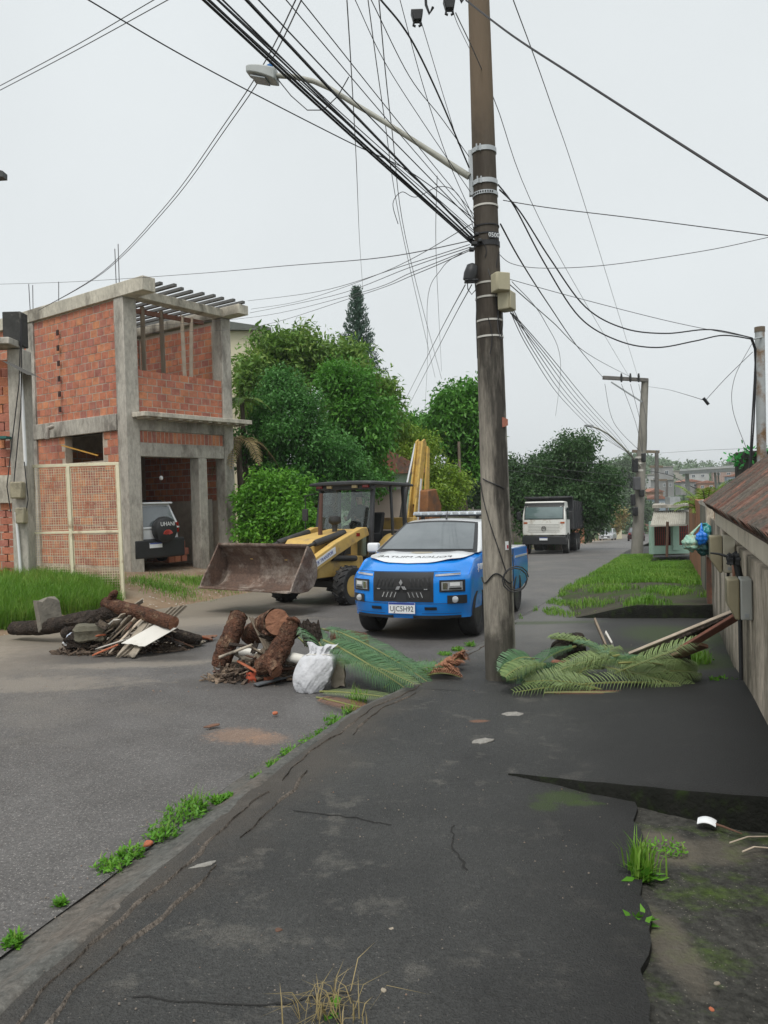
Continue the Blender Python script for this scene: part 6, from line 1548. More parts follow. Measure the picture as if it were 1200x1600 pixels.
for (x0, y0, x1, y1, m_) in ((988, 716, 996, 738, m_blackp), (990, 745, 1000, 766, m_wiregrey), (999, 765, 1006, 776, m_blackp), (986, 772, 992, 790, m_blackp), (989, 792, 996, 806, m_blackp), (1003, 708, 1008, 722, m_blackp)):
    a, b = P(x0, y1, 31.7)-p2, P(x1, y0, 31.7)-p2
    MB().box((a+b)/2, (abs(b.x-a.x), .2, abs(b.z-a.z))).build('splice_box', m_, sp2, bevel=.03)
for y in (715, 724, 735): 
    a = P(1000, y, 32)-p2; MB().tube([a-Vector((0, 0, .04)), a+Vector((0, 0, .04))], .2, 16).build('band', m_band, sp2)
l2 = empty('street_lamp', P(1000, 730, 31.8), (0, 0, 0), 'small street lamp arm reaching left from the second pole', 'street lamp'); lo2 = Vector(l2.location)
MB().tube([P(*q)-lo2 for q in ((1000, 728, 31.8), (975, 700, 31.3), (950, 678, 30.8), (935, 670, 30.5), (924, 666, 30.3))], .035, 8).build('arm', m_arm, l2, smooth=60)
MB().boxgrid(4, 2, 2, lambda u, v, w: tuple(P(926-12*u, 666-1.5*u, 30.3)-lo2+Vector((0, (v-.5)*.26, (w-.5)*.10*(1-.5*u))))).build('lamp_head', m_galv, l2, bevel=.01)
def far_pole(label, px, y0, D, r, arm=None):
    b = P(px, 850, D); b.z = gz(min(D, 120))-.2; t = P(px, y0, D)
    o = empty('utility_pole', b, (0, 0, 0), label, 'utility pole'); MB().tube([(0, 0, 0), t-b], [r*1.3, r], 10).build('shaft', MATS['grey_timber'], o, smooth=60)
    if arm: MB().beam(P(arm[0], arm[2], D)-b, P(arm[1], arm[3], D)-b, .14, .18).build('crossarm', m_wood, o)
    return o
o = far_pole('third dark pole with crossarm beyond the awning house', 1026, 704, 50, .12, (988, 1030, 705, 706))
MB().beam(P(1015, 729, 50)-Vector(o.location), P(1036, 729, 50)-Vector(o.location), .1, .14).build('crossarm', m_wood, o)
far_pole('far thin pole with a short crossarm right of the third pole', 1042, 750, 70, .10, (1028, 1042, 750, 750))

# ------------------------------------------------------------------ overhead wires
def wire(label, pts, r=.006, m_=None, ext=0.0, group=None, name='overhead_wire'):
    q = [P(*a) for a in pts]
    if ext: q.append(q[-1]+(q[-1]-q[-2])*ext)
    # smooth through the points
    out = []
    n = len(q)
    if n == 2: out = [q[0].lerp(q[1], t/8)-Vector((0, 0, 1))*0 for t in range(9)]
    else:
        for i in range(n-1):
            a, b, c, d = q[max(0, i-1)], q[i], q[i+1], q[min(n-1, i+2)]
            for k in range(8):
                t = k/8
                out.append(.5*((2*b)+(-a+c)*t+(2*a-5*b+4*c-d)*t*t+(-a+3*b-3*c+d)*t*t*t))
        out.append(q[-1])
    return MB().tube(out, r*.78, 5).build(name, m_ or m_wire, smooth=60, label=label, cat='wire', group=group)
BG = 'black cables strung up-left over the road'
lab_b = 'black cable of the bundle from the pole over the road'
for i, (a, b, c, d, r) in enumerate(((741, 384, 318, 0, .011), (740, 380, 326, 0, .011), (741, 376, 340, 0, .008), (740, 371, 385, 0, .013), (741, 378, 348, 0, .007))):
    wire('black cable from the pole over the road, %s of the bundle' % ['leftmost', 'second', 'third', 'rightmost, thickest', 'thin middle one'][i], [(a, b, 7.72), ((a+c)/2+4, (b+d)/2+7, 5.75), (c, d, 4.2)], r, None, 2.5, BG)
lab_t = 'thinner black wire beside the cable bundle left of the pole'
for (a, b, c, d, r) in ((744, 352, 404, 0, .006), (741, 344, 447, 0, .0045), (741, 336, 470, 0, .0045), (743, 366, 322, -4, .005), (742, 362, 335, -6, .005)):
    wire(lab_t, [(a, b, 7.72), ((a+c)/2+5, (b+d)/2+8, 5.7), (c, d, 4.2)], r, None, 2.0, 'thin wires strung up-left over the road')
wire('twisted black cable dropping from the top edge to the lamp bracket', [(733, 262, 7.72), (722, 236, 7.55), (690, 160, 6.9), (655, 85, 6.3), (628, 40, 6.0), (595, 0, 5.7)], .010, None, 1.0)
wire('thin wire from the left fuse cutout down to the lamp bracket', [(716, 225, 7.75), (690, 140, 7.3), (672, 80, 6.8), (657, 30, 6.3)], .004)
wire('thin wire from the right fuse cutout passing behind the pole', [(733, 75, 8.2), (716, 40, 7.0), (708, 18, 6.3)], .004)
wire('black cable crossing from the top edge down-right in front of the pole', [(728, 0, 7.3), (800, 55, 6.4), (900, 120, 5.6), (1040, 210, 4.9), (1200, 312, 4.4)], .011, None, .8)
wire('thin wire crossing the lamp arm from the top edge to the pole', [(735, 300, 7.75), (660, 190, 7.2), (600, 95, 6.6), (555, 0, 6.0)], .0045, None, .6)
wire('thin wire from the top edge sloping to the upper clamp band', [(733, 245, 7.72), (690, 185, 7.2), (640, 120, 6.6), (580, 0, 5.9)], .005, None, .6)
wire('thin slack wire hanging past the right end of the lamp arm', [(742, 345, 7.75), (700, 250, 7.5), (660, 130, 7.0), (625, 0, 6.4)], .0045, None, .5)
wire('long wire from the upper left edge down to the pole', [(735, 338, 7.75), (640, 268, 7.2), (545, 222, 6.7), (400, 148, 6.0), (270, 78, 5.4), (130, -5, 4.9)], .006, None, .6)
for i, off in enumerate((0, 9)):
    wire(['left one of the two parallel wires from the top edge to the brick house', 'right one of the two parallel wires from the top edge to the brick house'][i],
         [(462+off, 0, 7), (412+off, 100, 8.8), (350+off*.8, 195, 11), (260+off*.6, 320, 14.5), (160+off*.3, 425, 18), (60, 485, 20.3)], .009, m_wiregrey)
for i, (y0, x1) in enumerate(((141, 262), (134, 240))):
    wire(['lower wire cutting the upper left corner', 'upper wire cutting the upper left corner'][i], [(0, y0, 9), (120, 78 if i == 0 else 70, 8), (x1, 0 if i == 0 else 0, 7)], .0055, m_wiregrey, .5)
LH = 20.2
wire('long wire running level from the pole left past the house roof', [(735, 376, 7.75), (600, 402, 9), (450, 415, 12), (300, 428, 16), (120, 440, 20.5), (0, 444, 23)], .007, m_wiregrey, .4)
wire('wire from the pole to the right end of the house roof, uppermost of four', [(734, 382, 7.75), (640, 412, 9.5), (500, 455, 14), (387, 470, 20)], .006, m_wiregrey)
wire('wire from the pole to the house front, second of four', [(735, 386, 7.75), (640, 418, 9.5), (520, 462, 14), (390, 489, 20)], .006, m_wiregrey)
wire('wire from the pole to the house front, third of four', [(735, 389, 7.75), (645, 425, 9.5), (560, 458, 13), (400, 495, 20), (200, 512, 21)], .006, m_wiregrey)
wire('wire from the pole to the upper house opening, lowest of four', [(735, 391, 7.75), (650, 428, 9.5), (560, 462, 13), (390, 512, 20), (230, 520, 21)], .006, m_wiregrey)
wire('thin wire rising from the pole behind the lamp arm toward the left', [(737, 350, 7.75), (600, 425, 12), (470, 470, 18), (392, 483, 22)], .006, m_wiregrey)
for i, (x0, x1) in enumerate(((727, 623), (737, 633))):
    wire(['steep wire dropping from the pole to the gardens, left of two', 'steep wire dropping from the pole to the gardens, right of two'][i], [(x0, 445, 7.9), ((x0+x1)/2+4, 535, 16), (x1, 645, 36)], .008, m_wiregrey)
wire('vertical thin wire hanging above the pine from the top edge', [(542, 0, 9), (550, 130, 11), (557, 260, 16), (562, 380, 28), (567, 452, 44)], .010, m_wiregrey)
wire('thin wire running from the top edge down to the tree left of the pole', [(592, 0, 8.5), (612, 200, 11), (640, 400, 18), (690, 592, 34)], .009, m_wiregrey)
wire('second thin wire running down to the tree left of the pole', [(575, 0, 8.5), (600, 180, 11), (632, 380, 17), (680, 590, 34)], .008, m_wiregrey)
wire('thin vertical wire dangling in front of the sky left of the pole', [(683, 275, 9), (681, 380, 12), (685, 480, 18), (690, 580, 30)], .006, m_wiregrey)
wire('thin slack wire curving down behind the yellow-green bush', [(722, 395, 8.5), (690, 420, 11), (668, 470, 15), (668, 560, 24), (664, 640, 34)], .006, m_wiregrey)
wire('small slack loop of wire below the lamp arm', [(742, 372, 7.75), (735, 340, 7.7), (712, 300, 7.6), (685, 292, 7.5), (650, 308, 7.4), (628, 300, 7.3), (614, 318, 7.2), (622, 350, 7.3)], .0045)
wire('thin wire from the top edge to the second pole, left of two', [(712, 20, 6.4), (770, 150, 8.3), (865, 385, 14), (985, 592, 31.7)], .006, m_wiregrey)
wire('thin wire from the top edge to the second pole, right of two', [(802, 0, 6.2), (860, 160, 9), (920, 340, 14.5), (997, 590, 31.7)], .006, m_wiregrey)
wire('taut wire from the pole to the right edge, uppermost', [(786, 313, 7.85), (860, 325, 7.7), (1000, 342, 7.4), (1200, 368, 6.9)], .006, None, .5)
wire('taut wire sagging from the pole to the right edge, below the uppermost', [(778, 395, 7.85), (800, 412, 7.8), (850, 419, 7.7), (950, 414, 7.4), (1100, 392, 7.0), (1200, 371, 6.8)], .0045, m_wiregrey, .5)
wire('heavy black service cable sagging to the steel pole, upper of two', [(780, 296, 7.85), (812, 330, 7.9), (860, 405, 8.1), (915, 480, 8.3), (975, 513, 8.5), (1040, 521, 8.7), (1110, 515, 8.85), (1175, 528, 8.95)], .010)
wire('heavy black service cable sagging to the steel pole, lower of two', [(778, 288, 7.85), (805, 325, 7.9), (850, 410, 8.1), (905, 495, 8.3), (965, 532, 8.5), (1025, 543, 8.7), (1085, 533, 8.85), (1130, 524, 8.9), (1175, 530, 8.95)], .010)
wire('black wire from the pole to the left tip of the far crossarm', [(782, 350, 7.9), (815, 410, 9), (860, 480, 12), (905, 545, 18), (944, 592, 31.7)], .011)
wire('straight thin wire from the junction box to the steel pole', [(795, 436, 7.8), (900, 465, 8.2), (1050, 503, 8.6), (1170, 527, 8.95)], .0045, m_wiregrey)
for i in range(6):
    x0 = 790+i*2.5; y0 = 468+i*7-(i % 3)*6
    wire('dark cable of the bundle running from the main pole to the second pole', [(x0, y0, 7.85), (826+i*6.5, 545+i*2, 10.5), (880+i*8.0, 625+i*1.0, 16), (940+i*6, 682+i*1.0, 24), (990+i*1.5, 712+i*3, 31.7)], .0065, m_wire, 0, 'cables between the two poles')
wire('thin wire from the lower box fanning out to the crossarm post', [(797, 445, 7.8), (860, 500, 9.5), (930, 560, 15), (1004, 598, 31.7)], .007, m_wiregrey)
wire('slack thin wire curling down over the big dark tree', [(800, 440, 7.9), (850, 500, 10), (876, 570, 15), (868, 650, 24)], .005, m_wiregrey)
wire('wire from the far crossarm to the small hanging connector', [(1012, 604, 31.5), (1040, 608, 20), (1070, 616, 14), (1102, 626, 10.5)], .006)
wire('wire from the hanging connector up to the steel pole', [(1102, 626, 10.5), (1135, 590, 9.5), (1176, 550, 8.95)], .0045)
o = MB().tube([P(1099, 622, 10.5), P(1107, 632, 10.5)], .022, 8).build('wire_connector', m_blackp, smooth=60, label='small black cable connector hanging in mid air', cat='connector')
wire('thin slack wire hanging left of the steel pole', [(1176, 535, 8.95), (1148, 590, 8.9), (1145, 640, 8.9), (1168, 705, 8.9)], .004, m_wiregrey)
for i in range(3): wire('pale wire crossing in front of the big dark tree, ' + ['lowest', 'middle', 'highest'][i], [(795, 735-i*14, 30), (860, 744-i*12, 31), (990, 762-i*18, 32)], .008, m_wiregrey, 0, 'wires across the dark tree')
wire('wire from the third pole to the far right carport', [(1008, 735, 40), (1045, 742, 34), (1080, 760, 27), (1105, 770, 22)], .02)
wire('faint level wire across the sky right of the third pole', [(1030, 708, 50), (1110, 703, 40), (1200, 700, 30)], .010, m_wiregrey)
for i, (a, b) in enumerate(((945, 961), (971, 1003), (985, 1004), (998, 1010))):
    wire('thin line drooping from the far crossarm to the splice boxes, %s from left' % ORD[i], [(a, 600, 31.7), ((a+b)/2+6, 660, 31.7), (b if i else 1000, 705, 31.8)], .012, m_wiregrey, 0, 'lines below the far crossarm')
# lone lamp tip at the left edge
lt = empty('street_lamp', P(-60, 262, 9), (0, 0, 0), 'dark lamp head tip just entering at the left edge of the sky', 'street lamp'); lto = Vector(lt.location)
MB().boxgrid(6, 4, 3, lambda u, v, w: tuple(P(-40+48*u, 279-16*w*(1-u*.75)**.6-(2 if w else 0), 9)-lto+Vector((0, (v-.5)*.22*(1-.5*u), 0)))).build('lamp_head', mat('lamp_dark', (.06, .065, .06), (.05, .05, .05), 5, .6), lt, smooth=50)
MB().tube([P(-38, 275, 9)-lto, P(-160, 300, 9)-lto], .03, 8).build('arm', m_arm, lt)
# steel service pole on the right
so_ = P(1190, 705, 9.2); st_ = P(1187, 515, 9.2)
sp3 = empty('steel_pole', (so_.x, so_.y, gz(9)), (0, 0, 0), 'galvanised steel service pole with rust patches behind the tiled roof', 'pole')
m_spole = mat('steel_pole_paint', (.40, .42, .42), (.33, .35, .35), 3, .5, .3, 20, metal=.2, c3=(.20, .12, .06), t3=.57, s3=5)
MB().tube([(0, 0, 0), (so_.x-so_.x, 0, so_.z-gz(9)), st_-Vector(sp3.location)], .055, 14).build('tube', m_spole, sp3, smooth=60)
MB().tube([st_-Vector(sp3.location)+Vector((0, 0, -.03)), st_-Vector(sp3.location)+Vector((0, 0, .03))], .06, 14).build('cap', m_wood, sp3)
for k in range(2): MB().tube([P(1173+k*2, 528, 8.95)-Vector(sp3.location), P(1179+k*2, 545, 9.0)-Vector(sp3.location), P(1181-k*2, 590, 9.05)-Vector(sp3.location), P(1178-k*3, 660, 9.05)-Vector(sp3.location), P(1170-k*2+3, 735, 9.05)-Vector(sp3.location)], .010, 6).build('down_cable', m_wire, sp3, smooth=60)
MB().tube([P(1176, 530, 8.95)-Vector(sp3.location), P(1190, 527, 9.15)-Vector(sp3.location)], .012, 6).build('bracket', m_galv, sp3)
# ------------------------------------------------------------------ debris heaps
m_bark2 = mat('log_bark_red', (.145, .068, .042), (.055, .033, .025), 11, .95, 3.0, 30, c3=(.25, .17, .11), t3=.62, s3=7, fine=(50, .5, 1.5), spec=.15, vary=.12)
m_bark3 = mat('log_bark_dark', (.06, .046, .037), (.026, .022, .019), 10, .95, 3.0, 30, fine=(50, .5, 1.5), c3=(.12, .095, .07), t3=.64, s3=4, spec=.15, vary=.12)
m_cut = mat('cut_wood', (.30, .15, .09), (.20, .095, .06), 14, .9, .6, 40, spec=.15)
m_cutd = mat('cut_wood_dark', (.17, .12, .085), (.11, .08, .055), 14, .9, .6, 40, spec=.15)
m_fibre = mat('fibre_cement', (.38, .33, .265), (.26, .225, .175), 4, .95, .5, 25, c3=(.12, .105, .085), t3=.58, s3=3, stretch=(1, 1, 1), spec=.15, vary=.2)
m_terra = mat('terracotta', (.42, .13, .06), (.33, .10, .05), 6, .9, .4, 25, vary=.15)
m_whiteb = mat('white_board', (.62, .60, .55), (.54, .52, .47), 3, .7, c3=(.4, .36, .3), t3=.66, s3=3)
m_brownb = mat('brown_board', (.17, .085, .05), (.10, .055, .038), 5, .8, .4, 25, stretch=(.3, 1, 1), vary=.2)
def GR(x, y): return G(x, y, -.10)
def log(label, pts, r, m_, mc=None, n=22, jit=.07, cat='log', name='log'):
    out, rs = [], []; q = [Vector(a) for a in pts]; k = 9
    if not isinstance(r, (list, tuple)): r = [r]*len(q)
    for i in range(len(q)-1):
        a, b, c, d = q[max(0, i-1)], q[i], q[i+1], q[min(len(q)-1, i+2)]
        for j in range(k):
            t = j/k; out.append(.5*((2*b)+(-a+c)*t+(2*a-5*b+4*c-d)*t*t+(-a+3*b-3*c+d)*t*t*t)+Vector((rnd.gauss(0, .003), rnd.gauss(0, .003), rnd.gauss(0, .003)))); rs.append((r[i]*(1-t)+r[i+1]*t)*rnd.uniform(.985, 1.015))
    out.append(q[-1]); rs.append(r[-1])
    o = empty(name, out[0], (0, 0, 0), label, cat); o0 = out[0]
    mb = MB(); mb.tube([p_-o0 for p_ in out], rs, n, caps=False)
    ph = rnd.random()*6
    for i in range(len(out)):
        for k_ in range(n):
            th = 2*PI*k_/n; f = 1+.07*math.sin(2*th+ph+i*.05)+.05*math.sin(3*th+ph*2-i*.12)+.035*math.sin(7*th+i*.35)+.03*math.sin(5*th-i*.9+ph)+rnd.uniform(-.025, .025)
            v_ = Vector(mb.v[i*n+k_]); c_ = out[i]-o0; mb.v[i*n+k_] = tuple(c_+(v_-c_)*f)
    mb.build('bark', m_, o, smooth=70)
    for e, e2, R in ((out[0], out[1], rs[0]), (out[-1], out[-2], rs[-1])):
        d = (e-e2).normalized(); u = d.cross(Vector((0, 0, 1)) if abs(d.z) < .9 else Vector((1, 0, 0))).normalized(); v = d.cross(u)
        vs = [e-o0+d*.012]; 
        for i in range(n): a = 2*PI*i/n; vs.append(e-o0+(u*math.cos(a)+v*math.sin(a))*R*rnd.uniform(.97, 1.03)+d*rnd.uniform(-.006, .012))
        MB().add(vs, [(0, 1+i, 1+(i+1) % n) for i in range(n)]).build('cut_end', mc or m_cut, o)
    return o
def plank(label, a, b, w, t, m_, roll=0.0, cat='board', name='board', jag=.02, group=None):
    """one board between two points, ends broken unevenly"""
    a, b = Vector(a), Vector(b); d = (b-a); L = d.length; d.normalize()
    u = d.cross(Vector((0, 0, 1))).normalized(); n = u.cross(d).normalized()
    u, n = u*math.cos(roll)+n*math.sin(roll), n*math.cos(roll)-u*math.sin(roll)
    mb = MB(); c = (a+b)/2
    def f(i, j, k):
        e = (rnd.uniform(-jag, jag)) if i in (0, 1) else 0
        return tuple(d*(L*(i-.5)+e)+u*((j-.5)*w)+n*((k-.5)*t))
    mb.boxgrid(6, 4, 1, f)
    o = mb.build(name, m_, None, base=False, bevel=min(.004, t*.2), seg=1, label=label, cat=cat, group=group); o.location = c
    return o
def sheet_corr(label, o, u, v, L, W_, m_, waves=4, amp=.02, t=.007, name='corrugated_sheet', jag=.03, cat='roof sheet'):
    o, u, v = Vector(o), Vector(u).normalized(), Vector(v).normalized(); n = u.cross(v).normalized()
    if n.z < 0: n = -n
    ph_ = rnd.random()*9; ju = [jag*(.7*math.sin(q_*.25+ph_)+.4*math.sin(q_*.7+ph_*2)) for q_ in range(60)]
    def f(i, j, k):
        q = int(j*36); e = ju[q]*(1 if i > .99 else (-.7 if i < .01 else 0))
        return tuple(u*(L*i+e)+v*(W_*j)+n*(amp*math.sin(j*waves*2*PI)+t*(k-.5)))
    ob = MB().boxgrid(6, 36, 1, f).build(name, m_, None, base=False, smooth=40, label=label, cat=cat); ob.location = o
    return ob
def lump(name, label, c, r, m_, cat, seed=1, box=.5, rot=0):
    def f(u, v, w):
        q = Vector((u*2-1, v*2-1, w*2-1)); s = q.normalized()
        p_ = q*box+s*(1-box)
        k = 1+.10*math.sin(q.x*4+seed)+.08*math.sin(q.y*5+seed*2)+.08*math.sin(q.z*6+seed*3)
        return (p_.x*r[0]*k, p_.y*r[1]*k, p_.z*r[2]*k)
    o = MB().boxgrid(6, 6, 6, f).build(name, m_, None, base=False, smooth=45, label=label, cat=cat); o.location = c; o.rotation_euler = (0, 0, rot)
    return o

# ---- heap on the left --------------------------------------------
def PG(x, y, D, h=0): q = P(x, y, D); return q
D1 = 11.2
log('thick charred log lying at the left end of the left heap', [P(22, 982, 12.4), P(70, 980, 12.0), P(125, 968, 11.6), P(170, 962, 11.3)], [.11, .13, .12, .10], m_bark3, m_cutd)
plank('broken grey concrete slab standing on the charred log', P(80, 984, 12.0), P(72, 937, 12.05), .40, .09, mat('old_slab', (.20, .18, .145), (.12, .11, .09), 5, .95, .8, 20), 0, 'concrete chunk', 'concrete_chunk', .05)
log('bent black branch arching over the left heap', [P(105, 1000, 11.2), P(128, 985, 11.0), P(155, 962, 10.9), P(190, 955, 10.9), P(230, 962, 10.9)], [.06, .085, .09, .08, .07], m_bark3, m_cutd)
log('brown bark log lying across the top of the left heap', [P(165, 943, 11.0), P(195, 951, 10.8), P(235, 962, 10.6), P(271, 974, 10.45)], [.10, .105, .10, .095], m_bark2, m_cut)
log('short stub of broken branch on the brown log', [P(172, 945, 10.95), P(176, 930, 10.9), P(181, 926, 10.85)], [.07, .06, .035], m_bark2, m_cut)
lump('stone', 'mossy grey stone under the bent branch', P(140, 988, 10.7), (.20, .16, .13), mat('mossy_stone', (.13, .12, .085), (.085, .08, .058), 5, .95, .8, 20), 'stone', 4, .55, .3)
lump('dark_stump', 'black stump end in front of the mossy stone', P(128, 1000, 10.8), (.17, .17, .11), m_bark3, 'stump', 6, .5, .1)
for i, (x0, y0, x1, y1, w, m_, lab) in enumerate([(196, 958, 148, 1013, .13, m_fibre, 'weathered grey strip of broken roofing, leftmost of the fan'), (206, 962, 163, 1016, .13, m_fibre, 'grey weathered plank in the fan, second from left'), (214, 965, 178, 1016, .12, m_woodp, 'grey weathered plank in the fan, third from left'), (184, 968, 143, 1008, .12, m_whiteb, 'pale painted plank leaning at the left of the fan'), (210, 966, 156, 1020, .05, m_wood, 'thin grey batten lying over the fan')]):
    plank(lab, P(x0, y0, 10.65), GR(x1, y1)+Vector((0, 0, .03)), w, .022, m_, rnd.uniform(-.15, .15))
sheet_corr('broken corrugated roofing sheet lying under the cream board', GR(180, 1030)+Vector((0, 0, .02)), P(243, 972, 10.6)-GR(180, 1030), (1, .35, .05), 1.0, .26, m_fibre, 4, .016)
sheet_corr('cream flat sheet piece resting on the corrugated roofing', P(190, 1005, 10.25), P(238, 978, 10.5)-P(190, 1005, 10.25), (1, -.2, -.12), .48, .34, m_whiteb, 1, .003, name='flat_sheet', jag=.015, cat='board')
plank('terracotta coloured board end poking out at the left of the heap', GR(114, 1016)+Vector((0, 0, .05)), P(160, 992, 10.6), .13, .02, m_terra, .1)
plank('terracotta coloured board tip under the pale plank', GR(148, 1027)+Vector((0, 0, .04)), P(183, 1008, 10.3), .10, .02, m_terra, -.1)
plank('pale narrow board beside the terracotta tip', GR(152, 1022)+Vector((0, 0, .07)), P(196, 1000, 10.35), .09, .018, m_whiteb, .1)
for i, (x0, y0, x1, y1, w, m_, lab) in enumerate([(228, 972, 188, 1028, .12, m_fibre, 'tan board leaning under the cream sheet, left'), (240, 976, 205, 1030, .11, m_fibre, 'tan board leaning under the cream sheet, right'), (222, 966, 170, 1024, .10, m_woodp, 'pale tan board in the fan, fourth from left'), (262, 985, 318, 1006, .10, m_woodp, 'pale board pointing right out of the left heap'), (255, 992, 300, 1014, .12, m_brownb, 'brown board pointing right out of the left heap'), (250, 980, 330, 1003, .09, m_terra, 'reddish board lying at the right tip of the left heap')]):
    plank(lab, P(x0, y0, 10.6), GR(x1, y1)+Vector((0, 0, .03)), w, .02, m_, rnd.uniform(-.2, .2))
log('dark rotten log at the right end of the left heap', [P(240, 985, 10.7), P(275, 993, 10.8), P(312, 1000, 11.0)], [.12, .11, .07], m_bark3, m_cutd)
sheet_corr('small torn corrugated scrap at the right tip of the left heap', GR(297, 1006)+Vector((0, 0, .05)), (1, .15, .0), (.2, 1, .1), .30, .24, m_brownb, 3, .014)
sheet_corr('grey corrugated scrap lying flat right of the rotten log', GR(283, 1013)+Vector((0, 0, .03)), (1, .1, .0), (.2, 1, .12), .26, .2, m_fibre, 3, .014)
plank('dark splinter board lying right of the cream sheet', GR(243, 1000)+Vector((0, 0, .1)), GR(272, 1014)+Vector((0, 0, .02)), .10, .02, m_wood, .2)
lump('pale_scrap', 'white plastic scrap beside the black stump', GR(100, 1010)+Vector((.1, 0, .06)), (.10, .07, .05), mat('white_plastic', (.62, .63, .64), (.5, .52, .54), 6, .5), 'plastic scrap', 5, .3)
lump('pale_scrap', 'bluish white plastic rag under the bent branch', P(113, 998, 11.0), (.08, .06, .09), mat('bluish_plastic', (.45, .5, .58), (.36, .4, .5), 6, .5), 'plastic scrap', 8, .3)
plank('weathered board sticking up behind the brown log', P(203, 951, 11.2), P(222, 939, 11.3), .14, .02, m_fibre, .6)
log('dark twisted root tangled in the middle of the left heap', [P(100, 990, 11.2), P(130, 975, 11.1), P(160, 985, 11.0), P(185, 975, 10.95)], [.07, .09, .08, .05], m_bark3, m_cutd)

# ---- heap in the middle ------------------------------------------
D2 = 8.75
log('thick brown log standing aslant at the left of the middle heap', [P(345, 1038, 8.75), P(354, 1012, 8.78), P(365, 985, 8.85), P(373, 962, 8.95)], [.11, .12, .115, .11], m_bark2, m_cutd)
log('brown log with a pale red cut face lying on top of the middle heap', [P(386, 996, 9.15), P(402, 986, 9.0), P(418, 976, 8.72), P(434, 972, 8.35)], [.115, .125, .13, .145], m_bark2, m_cut)
log('forked brown log leaning beside the white sack', [P(404, 1042, 8.3), P(425, 1032, 8.3), P(440, 1008, 8.35), P(450, 985, 8.4), P(457, 974, 8.42)], [.085, .115, .105, .10, .09], m_bark2, m_cut)
log('stub at the foot of the forked brown log', [P(425, 1035, 8.3), P(432, 1050, 8.15)], [.10, .075], m_bark2, m_cut)
tag(MB().tube([P(376, 1018, 8.75), P(405, 1021, 8.65), P(425, 1024, 8.6)], .048, 16).build('pvc_pipe', mat('pvc_white', (.68, .66, .60), (.6, .58, .52), 4, .5, c3=(.45, .42, .36), t3=.68, s3=4), smooth=50), 'white plastic drain pipe lying inside the middle heap', 'pipe')
tag(MB().tube([P(452, 1026, 8.4), P(475, 1031, 8.3)], .055, 16).build('pvc_pipe', MATS['pvc_white'], smooth=50), 'short white pipe end showing left of the white sack', 'pipe')
sheet_corr('dark corrugated roofing piece leaning inside the middle heap', P(413, 1014, 8.6), P(390, 967, 8.8)-P(413, 1014, 8.6), (1, -.2, .1), .42, .16, m_wood, 2.5, .014)
sheet_corr('dark corrugated piece standing behind the white sack', P(476, 1012, 8.3), P(468, 975, 8.4)-P(476, 1012, 8.3), (1, .1, -.05), .30, .22, m_bark3, 3, .014)
for i, (x, y, s, m_, lab) in enumerate([(372, 1040, (.10, .09, .075), m_fibre, 'grey block under the pipe in the middle heap'), (383, 1035, (.10, .05, .03), m_terra, 'orange brick fragment at the left of the middle heap'), (455, 1045, (.07, .06, .06), m_terra, 'red brick fragment beside the white sack'), (418, 1058, (.05, .04, .03), m_terra, 'small brick shard at the front of the middle heap'), (462, 1050, (.06, .05, .05), m_fibre, 'grey mortar lump next to the sack')]):
    lump('rubble_piece', lab, GR(x, y+12)+Vector((0, .1, s[2]*.8)), s, m_, 'rubble', i*1.7, .8, i*.7)
lump('orange_cloth', 'crumpled orange rag at the front of the middle heap', GR(392, 1066)+Vector((0, .05, .05)), (.065, .06, .06), mat('orange_rag', (.55, .11, .05), (.45, .08, .04), 9, .8), 'rag', 3, .4)
plank('pinkish board lying flat at the left foot of the middle heap', GR(335, 1057)+Vector((0, 0, .06)), GR(396, 1055)+Vector((0, 0, .07)), .10, .025, mat('pink_board', (.45, .30, .25), (.36, .22, .18), 4, .8, vary=.1), .3)
plank('dark grey board lying at the front foot of the middle heap', GR(400, 1073)+Vector((0, 0, .02)), GR(455, 1062)+Vector((0, 0, .05)), .12, .02, mat('slate_board', (.10, .11, .12), (.07, .075, .08), 4, .8), .1)
plank('splintered reddish stick under the pipe', P(372, 1033, 8.55), P(402, 1050, 8.35), .05, .02, m_terra, .3)
plank('brown flat board lying behind the fronds near the kerb', GR(603, 1062)+Vector((0, 0, .08)), GR(648, 1068)+Vector((0, 0, .06)), .16, .03, m_brownb, .5)
log('short brown log behind the green fronds', [P(518, 1000, 8.75), P(545, 1000, 8.8), P(572, 1004, 8.85)], [.10, .11, .10], m_bark2, m_cutd)
lump('rubble_piece', 'pale stone between the sack and the fronds', GR(527, 1075)+Vector((0, .1, .12)), (.08, .07, .12), m_fibre, 'rubble', 9, .6)
lump('blue_scrap', 'tiny blue plastic bottle cap by the sack', GR(463, 1072)+Vector((0, 0, .02)), (.035, .03, .025), mat('blue_plastic', (.02, .05, .35), (.02, .04, .25), 9, .4), 'plastic scrap', 2, .4)
